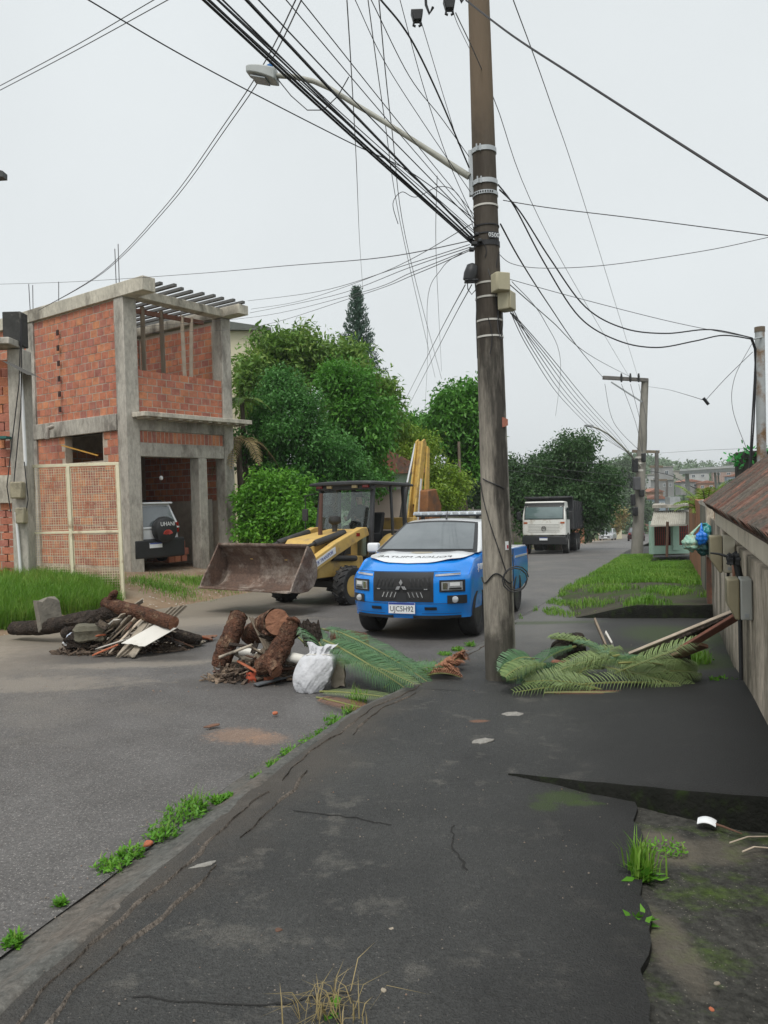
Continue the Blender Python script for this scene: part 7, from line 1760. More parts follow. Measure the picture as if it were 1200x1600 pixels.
# white woven sack, tied off at the top
sk0 = GR(484, 1080); sk0.z += .0
sack = empty('white_sack', sk0, (0, 0, -.15), 'full white woven plastic sack leaning in the middle heap', 'sack')
m_sack = mat('woven_sack', (.55, .555, .575), (.44, .445, .465), 5, .65, .5, 28, c3=(.45, .44, .43), t3=.68, s3=4)
def f_sack(u, v, w):
    x, y, z = f_sack0(u, v, w); return (x*.90, y*.90, z*.90)
def f_sack0(u, v, w):
    s, t = u*2-1, v*2-1
    pr_ = math.sin(PI*(.16+.60*min(w, .84)))**.7
    Wd = .235*pr_*(1-.12*w); Dp = .17*math.sin(PI*(.14+.70*min(w, .84)))**.6*(.30+.70*math.cos(s*1.2))
    if w > .80:
        q = (w-.80)/.20; Wd = Wd*(1-.34*math.sin(PI*min(1, q*1.05))*(1 if q < .5 else 1-.75*(q-.5)*2)); Dp *= .45*(1-.3*q)
    x = s*Wd+.10*w*w+.04*w; y = t*Dp+.14*w
    wr = .004*math.sin(7*w+4*s+1)+.002*math.sin(13*w-8*s+2*t)+.0035*math.sin(21*w+15*s)*math.sin(6*s+1)+.003*math.sin(33*w-27*s)*math.sin(8*w)
    if w > .70: wr += .012*math.sin(s*14+2)*(w-.7)/.3
    z = .49*w-.02*math.sin(PI*w)*s*s+(.045*abs(s)**2+.015*math.sin(s*6) if w > .93 else 0)
    return (x+wr*.5, y-wr*1.5, z)
MB().boxgrid(26, 10, 34, f_sack).build('bag', m_sack, sack, smooth=70)
sf = [f_sack(u/10, .5, .84) for u in range(11)]
MB().tube([Vector(q)+Vector((0, -.05, 0)) for q in sf], .006, 5).build('tie', m_whiteb, sack)

# ---- cut cycad fronds ---------------------------------------------
lf_frond = leaf_mat('frond_green', (.055, .13, .058), (.09, .19, .085), (.13, .25, .105), .2, .4)
lf_frond2 = leaf_mat('frond_light', (.14, .20, .07), (.21, .29, .11), (.32, .39, .17), .2, .45)
lf_brown = leaf_mat('frond_brown', (.24, .105, .055), (.32, .15, .085), (.38, .21, .12), .1, .7)
m_stem = mat('frond_stem', (.22, .22, .07), (.16, .17, .05), 6, .6)
def frond(label, a, b, sag, leaf, m_, width=.016, nl=56, tw=.35, vsh=.6, roll=0.0, group=None, L_extra=0):
    """one cut frond from its butt a to its tip b, arched by sag"""
    a, b = Vector(a), Vector(b); d = b-a; L = d.length; d.normalize()
    s0 = d.cross(Vector((0, 0, 1))).normalized(); n0 = s0.cross(d)
    s, n = s0*math.cos(roll)+n0*math.sin(roll), n0*math.cos(roll)-s0*math.sin(roll)
    o = empty('cut_frond', a, (0, 0, 0), label, 'palm frond', group)
    pts = [d*(L*t)+Vector((0, 0, sag*4*t*(1-t)))+s*(.04*math.sin(t*3)) for t in [i/14 for i in range(15)]]
    MB().tube(pts, [.010*(1-.75*i/14)+.002 for i in range(15)], 5).build('stem', m_stem, o, smooth=60)
    le = MB()
    def at(t): f = t*14; i = min(13, int(f)); return pts[i].lerp(pts[i+1], f-i)
    zfl = lambda p_: None
    for k in range(nl):
        t = .08+.92*k/(nl-1); p_ = at(t); tg = (at(min(1, t+.02))-at(max(0, t-.02))).normalized()
        ll = leaf*(math.sin(PI*(.10+.86*t)))**.5
        for sd in (-1, 1):
            dd = (s*sd+tg*.55+n*vsh*rnd.uniform(.7, 1.2)).normalized(); w = tg*width*.33
            m1 = p_+dd*ll*.35; m2 = p_+dd*ll*.7-n*(.05*ll*tw*3)+tg*ll*.03; e = p_+dd*ll-n*(ll*tw)+tg*ll*.10
            b_ = len(le.v); le.v += [tuple(p_-w*.6), tuple(p_+w*.6), tuple(m1+w), tuple(m1-w), tuple(m2+w*.8), tuple(m2-w*.8), tuple(e)]
            le.f += [(b_, b_+1, b_+2, b_+3), (b_+3, b_+2, b_+4, b_+5), (b_+5, b_+4, b_+6)]; le.m += [0, 0, 0]
    # keep the leaflets off the ground
    for i, q in enumerate(le.v):
        wz = gz(q[1]+a.y)-.085+.02*rnd.random()
        if q[2]+a.z < wz: le.v[i] = (q[0], q[1], wz-a.z)
    le.build('leaflets', m_, o)
    return o
frond('large dark green frond draped right from the sack, nearest', P(505, 1000, 8.2), GR(640, 1092)+Vector((0, 0, .08)), .06, .26, lf_frond, .018, 60, .45, .35, -.25)
frond('dark green frond draped behind the nearest one', P(520, 985, 8.5), GR(668, 1080)+Vector((0, 0, .1)), .07, .26, lf_frond, .018, 60, .5, .3, -.1)
frond('green frond arching over the short brown log', P(500, 982, 8.5), P(590, 1028, 8.5), .06, .24, lf_frond, .017, 52, .5, .5)
frond('green frond tucked behind the white sack', P(520, 1060, 8.1), P(470, 980, 8.5), .10, .22, lf_frond, .017, 48, .4, .5)
frond('green frond hidden between the logs of the middle heap', P(480, 1010, 8.6), P(412, 985, 8.9), .08, .18, lf_frond, .016, 40, .3, .5)
frond('curled frond lying at the kerb end of the middle heap', P(600, 1075, 7.9), P(700, 1045, 8.1), .10, .22, lf_frond, .016, 50, .3, .4)
frond('small dark frond sticking up near the brown board', P(580, 1060, 8.4), P(610, 1018, 8.7), .05, .16, lf_frond, .014, 36, .5, .4)
frond('yellowing frond lying flat in front of the sack', GR(500, 1085)+Vector((0, 0, .03)), GR(640, 1105)+Vector((0, 0, .06)), .03, .20, lf_frond2, .015, 50, .1, .1)
frond('dry brown frond lying flat on the asphalt below the others', GR(495, 1092)+Vector((0, 0, .015)), GR(600, 1118)+Vector((0, 0, .02)), .02, .18, lf_brown, .012, 46, .05, .05)
for i in range(8):
    a = G(668+i*6, 1060-i*3); frond('dry reddish brown frond curled up on the kerb', a+Vector((0, 0, .03)), a+Vector((.30-.03*i+rnd.uniform(-.05, .05), rnd.uniform(-.12, .18), .02+.006*i)), .03, .17, lf_brown, .024, 17, .4, .8, rnd.uniform(-.5, .5), 'curled dry fronds on the kerb')
D3 = 7.4
FR3 = [('blue-green frond arching beside the foot of the main pole', (835, 1030, 7.6), (784, 1052, 7.5), .10, lf_frond), ('dark frond curving down in front of the stump', (900, 1010, 7.6), (815, 1068, 7.2), .14, lf_frond),
       ('light green frond lying along the front edge of the right heap', (1060, 1068, 7.05), (805, 1082, 6.95), .06, lf_frond2), ('light green frond lying behind the front one', (930, 1040, 7.3), (1085, 1076, 7.0), .08, lf_frond2),
       ('frond fanned over the middle of the right heap', (880, 1075, 7.1), (960, 1012, 7.6), .12, lf_frond2), ('frond curling upright in the middle of the right heap', (985, 1060, 7.2), (905, 1005, 7.6), .12, lf_frond),
       ('upright frond rising along the leaning planks', (960, 1052, 7.15), (1100, 998, 6.95), .03, lf_frond2), ('frond lying left across the right heap', (1000, 1040, 7.3), (870, 1050, 7.2), .14, lf_frond2),
       ('frond drooping over the stump end', (945, 1020, 7.5), (862, 998, 7.8), .08, lf_frond2), ('frond spreading right beside the wall end of the heap', (985, 1055, 7.2), (1088, 1050, 7.2), .10, lf_frond2),
       ('yellowed frond flat at the lower left of the right heap', (940, 1078, 7.0), (822, 1066, 7.1), .03, lf_frond2), ('dark frond buried in the middle of the right heap', (900, 1050, 7.3), (1000, 1030, 7.5), .10, lf_frond)]
for lab, a, b, sg, m_ in FR3: frond(lab, P(*a), P(*b), sg*.45, .21, m_, .017, 46, .6, .7, rnd.uniform(-.5, .5))
frond('dry frond flattened under the right heap', G(850, 1086)+Vector((0, 0, .02)), G(1040, 1088)+Vector((0, 0, .02)), .02, .10, lf_brown, .012, 46, .1, .1)
log('grey stump end among the right fronds', [P(875, 1018, 7.85), P(890, 1008, 7.9), P(905, 1004, 8.0)], [.10, .105, .10], m_bark3, mat('stump_face', (.17, .15, .12), (.11, .10, .08), 12, .95, .7, 40), cat='stump')
lump('stump', 'dark stump under the fronds near the wall', G(1055, 1070)+Vector((0, .15, .12)), (.16, .14, .16), m_bark3, 'stump', 3, .6)
plank('grey weathered plank end standing up behind the right fronds', P(930, 970, 8.2), P(948, 1012, 7.9), .11, .022, m_wood, 1.2)
plank('small white board piece leaning behind the right fronds', P(947, 990, 8.0), P(957, 1008, 7.9), .07, .02, m_whiteb, 1.1)
plank('pale split plank leaning on the wall from the right heap', P(985, 1022, 7.7), P(1157, 952, 6.75), .075, .028, m_woodp, .3)
plank('dark charred plank leaning on the wall beside the pale one', P(1000, 1027, 7.6), P(1150, 960, 6.75), .07, .028, m_bark3, .4)
plank('reddish brown plank leaning highest on the wall', P(1060, 1018, 7.0), P(1165, 955, 6.5), .085, .03, mat('red_plank', (.24, .095, .06), (.15, .065, .045), 5, .8, .4, 25), .5)
plank('short brown board under the leaning planks', G(1015, 1060)+Vector((0, 0, .12)), P(1100, 1008, 7.0), .10, .03, m_brownb, .4)
lump('rubble_piece', 'red earth clod among the right fronds', G(880, 1050)+Vector((0, .1, .05)), (.10, .08, .05), mat('red_earth', (.25, .10, .06), (.18, .08, .05), 6, .95), 'rubble', 4, .6)

# more cut fronds, tumbled together
for i in range(7):
    a = P(rnd.uniform(500, 560), rnd.uniform(990, 1040), rnd.uniform(8.0, 8.5)); b = GR(rnd.uniform(575, 670), rnd.uniform(1062, 1098))+Vector((0, 0, rnd.uniform(.04, .18)))
    frond('dark green cut frond in the tangle right of the white sack', a, b, rnd.uniform(.03, .10), .24, lf_frond if i % 3 else lf_frond2, .018, 54, .5, .4, rnd.uniform(-.5, .4), 'cut fronds in the middle heap')
for i in range(9):
    x0 = rnd.uniform(850, 1040); x1 = x0+rnd.choice((-1, 1))*rnd.uniform(90, 150); x1 = max(790, min(1085, x1))
    a = P(x0, rnd.uniform(1020, 1062), rnd.uniform(7.1, 7.6)); b = P(x1, rnd.uniform(1030, 1080), rnd.uniform(7.0, 7.4))
    b.z = max(b.z, gz(b.y)+.05)
    frond('green cut frond in the tangle between the pole and the wall', a, b, rnd.uniform(.02, .08), .20, lf_frond2 if i % 3 else lf_frond, .017, 46, .6, .6, rnd.uniform(-.6, .6), 'cut fronds in the right heap')
# splintered wood filling the heaps
for i in range(24):
    c = P(rnd.uniform(365, 470), rnd.uniform(985, 1050), rnd.uniform(8.4, 8.9)); a = rnd.uniform(0, PI); l_ = rnd.uniform(.14, .40); d = Vector((math.cos(a), math.sin(a)*.6, rnd.uniform(-.5, .5)))*l_*.5
    plank('splintered scrap of dark wood wedged inside the middle heap', c-d, c+d, rnd.uniform(.03, .09), rnd.uniform(.012, .03), [m_wood, m_bark3, m_brownb, m_fibre][i % 4], rnd.uniform(-1, 1), 'wood scrap', 'wood_scrap', .03, 'wood scraps in the middle heap')
for i in range(16):
    c = P(rnd.uniform(110, 290), rnd.uniform(975, 1008), rnd.uniform(10.5, 11.2)); a = rnd.uniform(0, PI); l_ = rnd.uniform(.18, .5); d = Vector((math.cos(a), math.sin(a)*.6, rnd.uniform(-.35, .35)))*l_*.5
    c.z = max(c.z, gz(c.y)-.04)
    plank('splintered scrap of dark wood wedged inside the left heap', c-d, c+d, rnd.uniform(.04, .10), rnd.uniform(.012, .03), [m_wood, m_bark3, m_brownb, m_bark3][i % 4], rnd.uniform(-1, 1), 'wood scrap', 'wood_scrap', .03, 'wood scraps in the left heap')
for (nm, cx_, cy_, rx_, ry_, h_, n_, lab) in (('rubble_splinters', -1.42, 8.62, .62, .26, .24, 420, 'loose splinters and rubble packed inside the middle heap'), ('heap_splinters', -3.75, 10.75, .95, .30, .20, 480, 'loose splinters and rubble packed inside the left heap')):
    mb = MB()
    for i in range(n_):
        a = rnd.random()*2*PI; q = math.sqrt(rnd.random()); x = cx_+math.cos(a)*q*rx_; y = cy_+math.sin(a)*q*ry_; z = gz(y)-.10+rnd.random()*h_*(1-q*q*.9)
        d = Vector((rnd.gauss(0, 1), rnd.gauss(0, .7), rnd.gauss(0, .35))).normalized()*rnd.uniform(.03, .12); c = Vector((x, y, z))
        mb.beam(c-d, c+d, rnd.uniform(.008, .04), rnd.uniform(.006, .022))
    mb.build(nm, mat('splinters', (.13, .09, .062), (.05, .038, .03), 8, .95, world=True, c3=(.27, .20, .14), t3=.58, s3=6, fine=(40, .6, 1.4)), base=False, kind='stuff', label=lab, cat='rubble')
# ---- small things on the ground ----------------------------------
def flat_bit(name, label, c, r, m_, cat, h=.006, n=9, rot=0, el=1.0, jit=.35):
    vs = []; 
    for i in range(n):
        a = 2*PI*i/n; k = r*(1+rnd.uniform(-jit, jit)); vs.append((math.cos(a)*k, math.sin(a)*k*el))
    mb = MB(); mb.prism(vs, 0, h, 'z'); o = mb.build(name, m_, None, base=False, label=label, cat=cat, bevel=h*.3, seg=1); o.location = c; o.rotation_euler = (rnd.uniform(-.05, .05), rnd.uniform(-.05, .05), rot); return o
m_mpale = mat('pale_mortar', (.28, .27, .245), (.20, .19, .17), 20, .95, .6, 40)
flat_bit('mortar_patch', 'pale mortar splash on the pavement before the right heap', G(801, 1118)+Vector((0, 0, .005)), .085, m_mpale, 'mortar splash', .008, 14, .2, .7, .2)
flat_bit('mortar_patch', 'pale mortar splash left of the raised slab corner', G(755, 1160)+Vector((0, 0, .005)), .075, m_mpale, 'mortar splash', .012, 14, .5, .6, .3)
flat_bit('mortar_patch', 'small mortar splash beside the kerb ridge', G(318, 1354)+Vector((0, 0, .005)), .06, m_mpale, 'mortar splash', .006, 12, .5, .35, .3)
flat_bit('dead_leaf', 'curled brown leaf lying on the asphalt', GR(331, 1137)+Vector((0, 0, .01)), .06, m_brownb, 'leaf', .012, 9, .6, .45)
flat_bit('brick_shard', 'orange brick crumb on the asphalt near the brown leaf', GR(429, 1118)+Vector((0, 0, .01)), .03, m_terra, 'brick shard', .02, 7)
for i, (px, py, r, m_, lab) in enumerate([(435, 1457, .016, m_brownb, 'small brown chip on the lower pavement'), (281, 1332, .013, m_terra, 'tiny orange chip near the kerb'), (612, 1455, .012, m_fibre, 'pale pebble left of the lower pavement centre'), (600, 1550, .010, m_fibre, 'pale pebble at the bottom of the pavement'), (232, 1322, .03, m_terra, 'brown crumb in the gutter beside the tall weeds'), (450, 1213, .02, m_brownb, 'brown leaf bit in the gutter'),
                                       (1120, 1540, .011, m_fibre, 'pale pebble on the mossy strip'), (1112, 1580, .009, m_terra, 'reddish pebble on the mossy strip'), (920, 1200, .012, m_mpale, 'light chip on the raised slab'), (870, 1180, .012, m_woodp, 'straw bit on the raised slab')]):
    flat_bit('pebble', lab, (G(px, py) if px > 300 and py > 1300 or px > 800 else GR(px, py))+Vector((0, 0, .004)), r, m_, 'pebble', r*.6, 7, i)
# white shell-like shard on a stick
sh = empty('plastic_scoop', G(1105, 1292, -.02)+Vector((0, 0, .02)), (0, 0, -.5), 'broken white plastic scoop with a brown stick on the mossy strip', 'litter')
MB().boxgrid(8, 8, 1, lambda u, v, w: ((u-.5)*.09, (v-.5)*.075, .028*(1-((u*2-1)**2+(v*2-1)**2)*.5)+.004*w)).build('scoop', m_plate, sh, smooth=60)
MB().tube([(.01, -.01, .01), (.08, -.03, .008), (.17, -.07, .004)], [.007, .006, .003], 6).build('stick', m_brownb, sh, smooth=60)
for i, (a, b) in enumerate((((1140, 1320), (1200, 1310)), ((1160, 1334), (1200, 1328)))):
    p_, q_ = G(*a, -.02), G(*b, -.02)
    tag(MB().tube([p_+Vector((0, 0, .01)), (p_+q_)/2+Vector((0, .01, .02)), q_+Vector((0, 0, .01))], .004, 5).build('twig', m_woodp, smooth=60), ['thin straw twig lying near the white scoop, upper', 'thin straw twig lying near the white scoop, lower'][i], 'twig')
# scattered gravel and grit: too fine to count
gv_ = MB()
for i in range(900):
    if i < 520: y = 2.3+rnd.random()**1.5*9; x = rnd.uniform(kx(y)+.05, min(xb(y), kx(y)+3.6)-.05); z = gz(y)+.006
    elif i < 760: y = 2.5+rnd.random()*8; x = kx(y)-gut(y)*rnd.uniform(.7, 1.6); z = gz(y)-.105
    else: y = rnd.uniform(8, 10.5); x = rnd.gauss(-1.6, .7) if i % 2 else rnd.gauss(-3.4, .8); z = gz(y)-.098
    r = rnd.uniform(.002, .0045)*(2.4 if i > 760 else 1); M_ = Matrix.Translation((x, y, z)) @ Matrix.Rotation(rnd.random()*6, 4, 'Z')
    gv_.hexa([M_ @ Vector(q) for q in ((-r, -r*.8, -r*.4), (r, -r, -r*.4), (r*.9, r*.8, -r*.4), (-r*.8, r, -r*.4), (-r*.6, -r*.5, r*.6), (r*.5, -r*.6, r*.5), (r*.6, r*.5, r*.6), (-r*.5, r*.6, r*.5))])
gv_.build('grit', mat('grit', (.26, .22, .18), (.14, .12, .10), 3, .95, world=True, c3=(.3, .14, .08), t3=.62, s3=5), base=False, kind='stuff', label='scattered grit and crumbs on the pavement and gutter', cat='grit')
# ------------------------------------------------------------------ right-hand wall, gate roof, meters
wd = Vector((.3715, 1, 0)).normalized(); wn_ = Vector((-wd.y, wd.x, 0))      # along the wall, out to the street
def WP(y, out=0.0, z=None, h=None):
    q = Vector((wx(y), y, 0))+wn_*out; q.z = (gz(y)+h) if h is not None else z
    return q
m_stuc = mat('old_stucco', (.60, .52, .42), (.42, .36, .29), 3, .95, .9, 26, world=True, c3=(.17, .15, .115), t3=.51, s3=2.0, spec=.15, stretch=(1, 1, .4), fine=(22, .7, 1.25))
zone(m_stuc, (.05, .048, .038), (0, 0, -1), 0, .05, .45, 3, .7, .85)
m_stucg = mat('grey_stucco', (.30, .275, .225), (.19, .175, .145), 3, .95, .9, 26, world=True, c3=(.09, .085, .07), t3=.52, s3=1.0, spec=.15, stretch=(1, 1, .35))
m_orange = mat('orange_wall', (.40, .20, .125), (.32, .155, .095), 3, .95, .5, 26, world=True, c3=(.21, .14, .10), t3=.6, s3=1.4, stretch=(1, 1, .4), spec=.15)
wl = empty('boundary_wall', WP(8, 0, 0), (0, 0, 0), 'old stained stucco boundary wall along the right of the pavement', 'wall'); w0 = Vector(wl.location)
def wseg(name, ya, yb, za, zb_, m_, th=.18, out=0.0, n=1, hb_=None, ht_=None, par=None, bevel=.01):
    def pt(y, o, top):
        if top: z = zb_ if ht_ is None else gz(y)+ht_
        else: z = za if za is not None else gz(y)-.3
        return WP(y, o, z)-w0
    mb = MB()
    vs = [pt(ya, out, 0), pt(ya, out-th, 0), pt(yb, out-th, 0), pt(yb, out, 0), pt(ya, out, 1), pt(ya, out-th, 1), pt(yb, out-th, 1), pt(yb, out, 1)]
    mb.hexa(vs)
    return mb.build(name, m_, par or wl, bevel=bevel)
wseg('near_wall', .5, 9.3, None, 1.02, m_stuc, .2)
wseg('near_wall', 9.3, 12.2, None, 1.12, m_stuc, .2)
wseg('pilaster', 12.15, 12.55, None, 1.42, m_stuc, .3, .06)
MB().hexa([WP(12.14, .07, gz(12.3)-.1)-w0, WP(12.14, -.22, gz(12.3)-.1)-w0, WP(12.36, -.22, gz(12.3)-.1)-w0, WP(12.36, .07, gz(12.3)-.1)-w0, WP(12.14, .07, gz(12.3)+.95)-w0, WP(12.14, -.22, gz(12.3)+.95)-w0, WP(12.36, -.22, gz(12.3)+.95)-w0, WP(12.36, .07, gz(12.3)+.95)-w0]).build('exposed_brick', m_tile, wl)
wseg('grey_wall', 12.55, 16.4, None, 1.28, m_stucg, .2, 0)
wseg('orange_wall', 16.4, 26.5, None, 1.30, m_orange, .2, -.02)
wseg('orange_infill', 9.45, 11.8, 1.0, 1.36, m_orange, .14, -.03)
for k in range(16):                         # mossy stones along the wall top
    y = 12.7+k*.23; q = WP(y, -.1, 1.30)-w0
    lump_ = MB().boxgrid(3, 3, 3, lambda u, v, w: tuple(q+Vector(((u-.5)*.2, (v-.5)*.22, (w-.5)*(.07+.05*math.sin(k*2.1))*(1-.5*abs(u*2-1)*abs(v*2-1)))))).build('coping_stone', m_conc, wl, smooth=50)
# meter boxes
m_mol = mat('meter_olive', (.30, .265, .17), (.24, .21, .135), 3, .55, .1, 20, c3=(.2, .17, .11), t3=.66, s3=3)
m_mcr = mat('meter_cream', (.50, .46, .36), (.43, .395, .305), 3, .55, c3=(.34, .30, .22), t3=.66, s3=3)
m_mgr = mat('meter_grey', (.42, .43, .40), (.35, .36, .335), 3, .55, c3=(.26, .26, .23), t3=.66, s3=3)
def meter(label, y, ztop, zbot, wid, dep, m_back, cutb=True):
    o = empty('meter_box', WP(y, 0, zbot), (0, 0, math.atan2(wd.y, wd.x)), label, 'meter box')      # local x along wall (away), y out to the street
    h = ztop-zbot; a = dep*.52
    MB().box((wid/2, a/2, h/2), (wid, a-.01, h)).build('back_box', m_back, o, bevel=.012, seg=3)
    MB().prism([(a, 0 if not cutb else .0), (a, h), (dep, h*.99), (dep, h*.36), (dep-.012, h*.30), (a+.03, 0)], 0, wid, 'x').build('lid', m_mol, o, bevel=.012, seg=3)
    MB().box((-.004, a*.5, h*.12), (.008, .03, .03)).build('seal', m_galv, o)
    return o
zA = P(1145, 836, 7.75).z; zB = P(1145, 893, 7.75).z
mt1 = meter('upper olive and cream electricity meter box on the right wall', 7.6, zA, zB, .26, .235, m_mcr)
zC = P(1172, 902, 6.2).z; zD = P(1172, 965, 6.2).z
mt2 = meter('lower olive and grey electricity meter box on the right wall', 6.05, zC, zD, .24, .19, m_mgr)
MB().tube([(.1, .09, 0), (.1, .09, -.5)], .017, 8).build('conduit', m_blackp, mt2, smooth=60)
MB().tube([(.16, .06, 0), (.18, .07, -.10), (.05, .06, -.14)], .014, 8).build('conduit', m_blackp, mt1, smooth=60)
MB().tube([(-.12, .03, .18), (-.12, .03, -.12)], .014, 8).build('conduit', mat('copper_pipe', (.35, .17, .11), None, 4, .6), mt1, smooth=60)
cb = empty('cable_knot', WP(6.5, .10, P(1178, 875, 6.5).z), (0, 0, 0), 'tangled black cable knot under the eave beside the meters', 'cable')
lz = MB().boxgrid(6, 6, 6, lambda u, v, w: (lambda q: tuple(q.normalized()*.05*(1+.3*math.sin(q.x*6)+.25*math.sin(q.y*7+1)+.2*math.sin(q.z*8)))) (Vector((u*2-1, v*2-1, w*2-1)))); lz.build('wrapped_tape', m_blackp, cb, smooth=60)
MB().tube([(-.02, 0, .02), (-.10, .06, .05), (-.17, .08, .06)], [.014, .011, .008], 6).build('loose_end', m_blackp, cb, smooth=60)
MB().tube([(0, 0, .05), (.05, -.02, -.2), (.06, -.02, -.5)], .03, 8).build('trunk_cable', m_blackp, cb, smooth=60)
# tiled gate roof: every tile laid singly
ez = 1.40; ya_, yb_ = 3.2, 9.35; eo = .10
rf = empty('tiled_roof', WP(6, eo, ez), (0, 0, 0), 'low clay tile roof over the gate at the right edge', 'roof'); r0 = Vector(rf.location)
upv = (-wn_*.80+Vector((0, 0, .60))).normalized()
def RP(y, s, o=0): 
    e = WP(y, eo, ez-.02*(9.35-y)/4); n_ = upv.cross(wd); n_ = n_ if n_.z > 0 else -n_
    return e+upv*s+n_*o
tl_m = MB(); m_tile2 = mat('lichen_tile', (.20, .085, .055), (.10, .055, .042), 6, .95, 1.0, 30, world=True, c3=(.085, .072, .058), t3=.48, s3=2.2, fine=(30, .6, 1.4), vary=.3)
def f_tile(u, v, w):                        # barrel tile: x along slope (0..0.46), y across
    a = (v-.5)*PI*1.06; k = 1-.10*u
    return (u*.46, math.sin(a)*.078*k, math.cos(a)*.075*k+.006*u+.014*(w-.5))
tl_m.boxgrid(3, 8, 1, f_tile); me_t = tl_m.mesh('roof_tile', m_tile2, 50)
nv_ = upv.cross(wd); nv_ = nv_ if nv_.z > 0 else -nv_
cnt = 0; y = yb_
cols = []
while y > ya_: cols.append(y); y -= .185
for ci, y in enumerate(cols):
    for r in range(5):
        s = -.08+r*.37; p_ = RP(y+rnd.uniform(-.01, .01), s, .02+rnd.uniform(-.006, .006))-r0
        ydir = nv_.cross(upv)
        M_ = Matrix((upv, ydir, nv_)).transposed().to_4x4() @ Matrix.Rotation(rnd.uniform(-.02, .02), 4, 'Z') @ Matrix.Rotation(rnd.uniform(-.02, .02), 4, 'Y'); M_.translation = p_
        t = inst('roof_tile', me_t, rf, (0, 0, 0)); t.matrix_local = M_
        cnt += 1
mb = MB(); a = [RP(yb_+.02, -.06, -.03), RP(ya_, -.06, -.03), RP(ya_, 1.95, -.03), RP(yb_+.02, 1.95, -.03)]
mb.hexa([q-r0-nv_*.05 for q in a]+[q-r0 for q in a]); mb.build('roof_deck', mat('channel_tile', (.11, .06, .042), (.06, .04, .032), 5, .95), rf)
fa = MB(); fa.hexa([WP(yb_+.05, .09, 1.15)-r0, WP(yb_+.05, -.10, 1.15)-r0, WP(ya_, -.10, 1.13)-r0, WP(ya_, .09, 1.13)-r0, WP(yb_+.05, .09, 1.325)-r0, WP(yb_+.05, -.10, 1.40)-r0, WP(ya_, -.10, 1.37)-r0, WP(ya_, .09, 1.30)-r0]); fa.build('eave_beam', mat('eave_cream', (.62, .56, .45), (.50, .44, .35), 3, .9, .3, 20, c3=(.27, .23, .17), t3=.62, s3=2, world=True), rf, bevel=.012)
q = RP(yb_+.1, .05, -.16)-r0; MB().tube([q+Vector((0, 0, -.06)), q+Vector((-.0, 0, .06)), q+Vector((.05, -.03, .1))], .045, 12).build('drain_elbow', m_whiteb, rf, smooth=60)
# dark pillar with creeper behind the roof
pq = P(1190, 735, 9.6)
pil = tag(MB().box((pq.x+.05, pq.y+.2, (pq.z+gz(9.6))/2+.1), (.42, .4, pq.z-gz(9.6)+.3)).build('gate_pillar', mat('dark_pillar', (.05, .048, .04), (.03, .03, .025), 4, .95, .8, 20), bevel=.02), 'dark mouldy pillar rising behind the tiled roof', 'pillar')
cr = empty('creeper', (pq.x+.05, pq.y+.15, pq.z+.15), (0, 0, 0), 'bright green creeper spilling over the dark pillar top', 'plant')
n = 420; pp = NR.normal(size=(n, 3))*np.array([.16, .15, .06]); dd = rdir(n); dd[:, 2] += .3
leaf_obj('leaves', pp, dd, rdir(n)+np.array([0, 0, 1.2]), .07*(.6+.8*NR.random(n)), .04*np.ones(n), leaf_mat('creeper_green', (.03, .22, .05), (.05, .32, .07), (.10, .42, .10), .3), cr)
MB().tube([(0, 0, 0), (-.1, 0, .05), (-.2, -.05, -.06)], .008, 5).build('stem', m_stem, cr)
# hanging bags
def bag(label, c, r, m_, knot, seed):
    o = empty('plastic_bag', c, (0, 0, 0), label, 'bag')
    def f(u, v, w):
        q = Vector((u*2-1, v*2-1, w*2-1)); s = q.normalized(); z = s.z
        k = 1+.10*math.sin(s.x*7+seed)+.08*math.sin(s.y*9+seed*2)+.07*math.sin(s.z*11+seed)+.05*math.sin(s.x*17+s.z*13)
        pinch = 1 if z < .3 else 1-.75*((z-.3)/.7)
        return (s.x*r[0]*k*pinch, s.y*r[1]*k*pinch, z*r[2]*k*(1 if z < .3 else 1.15))
    MB().boxgrid(12, 12, 12, f).build('bag_body', m_, o, smooth=70)
    kq = Vector(knot)-Vector(c); MB().tube([(0, 0, r[2]*.95), kq*.6+Vector((0, 0, r[2]*.4)), kq], [.03, .015, .012], 6).build('handle', m_, o, smooth=60)
    return o
m_teal = mat('bag_teal', (.03, .30, .30), (.02, .20, .22), 9, .3, .8, 30, spec=.6, c3=(.30, .45, .42), t3=.6, s3=11)
m_pale = mat('bag_pale_green', (.30, .50, .38), (.18, .38, .30), 11, .3, .8, 30, spec=.6, c3=(.45, .45, .28), t3=.56, s3=14)
m_bb = mat('bag_blue', (.01, .20, .72), (.01, .14, .55), 9, .3, .8, 30, spec=.6)
kn = P(1096, 818, 12.0)
bag('pale green see-through bag full of rubbish hanging on the wall', P(1080, 848, 11.9), (.125, .12, .13), m_pale, kn, 1)
bag('bright blue plastic bag hanging between the two green ones', P(1096, 840, 11.8), (.085, .08, .11), m_bb, kn, 4)
bag('teal printed plastic bag hanging highest on the wall', P(1104, 832, 12.05), (.10, .09, .13), m_teal, kn, 7)
bag('dark green bag bulging lowest behind the blue bag', P(1100, 856, 12.15), (.12, .1, .13), mat('bag_dark', (.02, .10, .09), (.01, .05, .05), 9, .35, .8, 30), kn, 9)

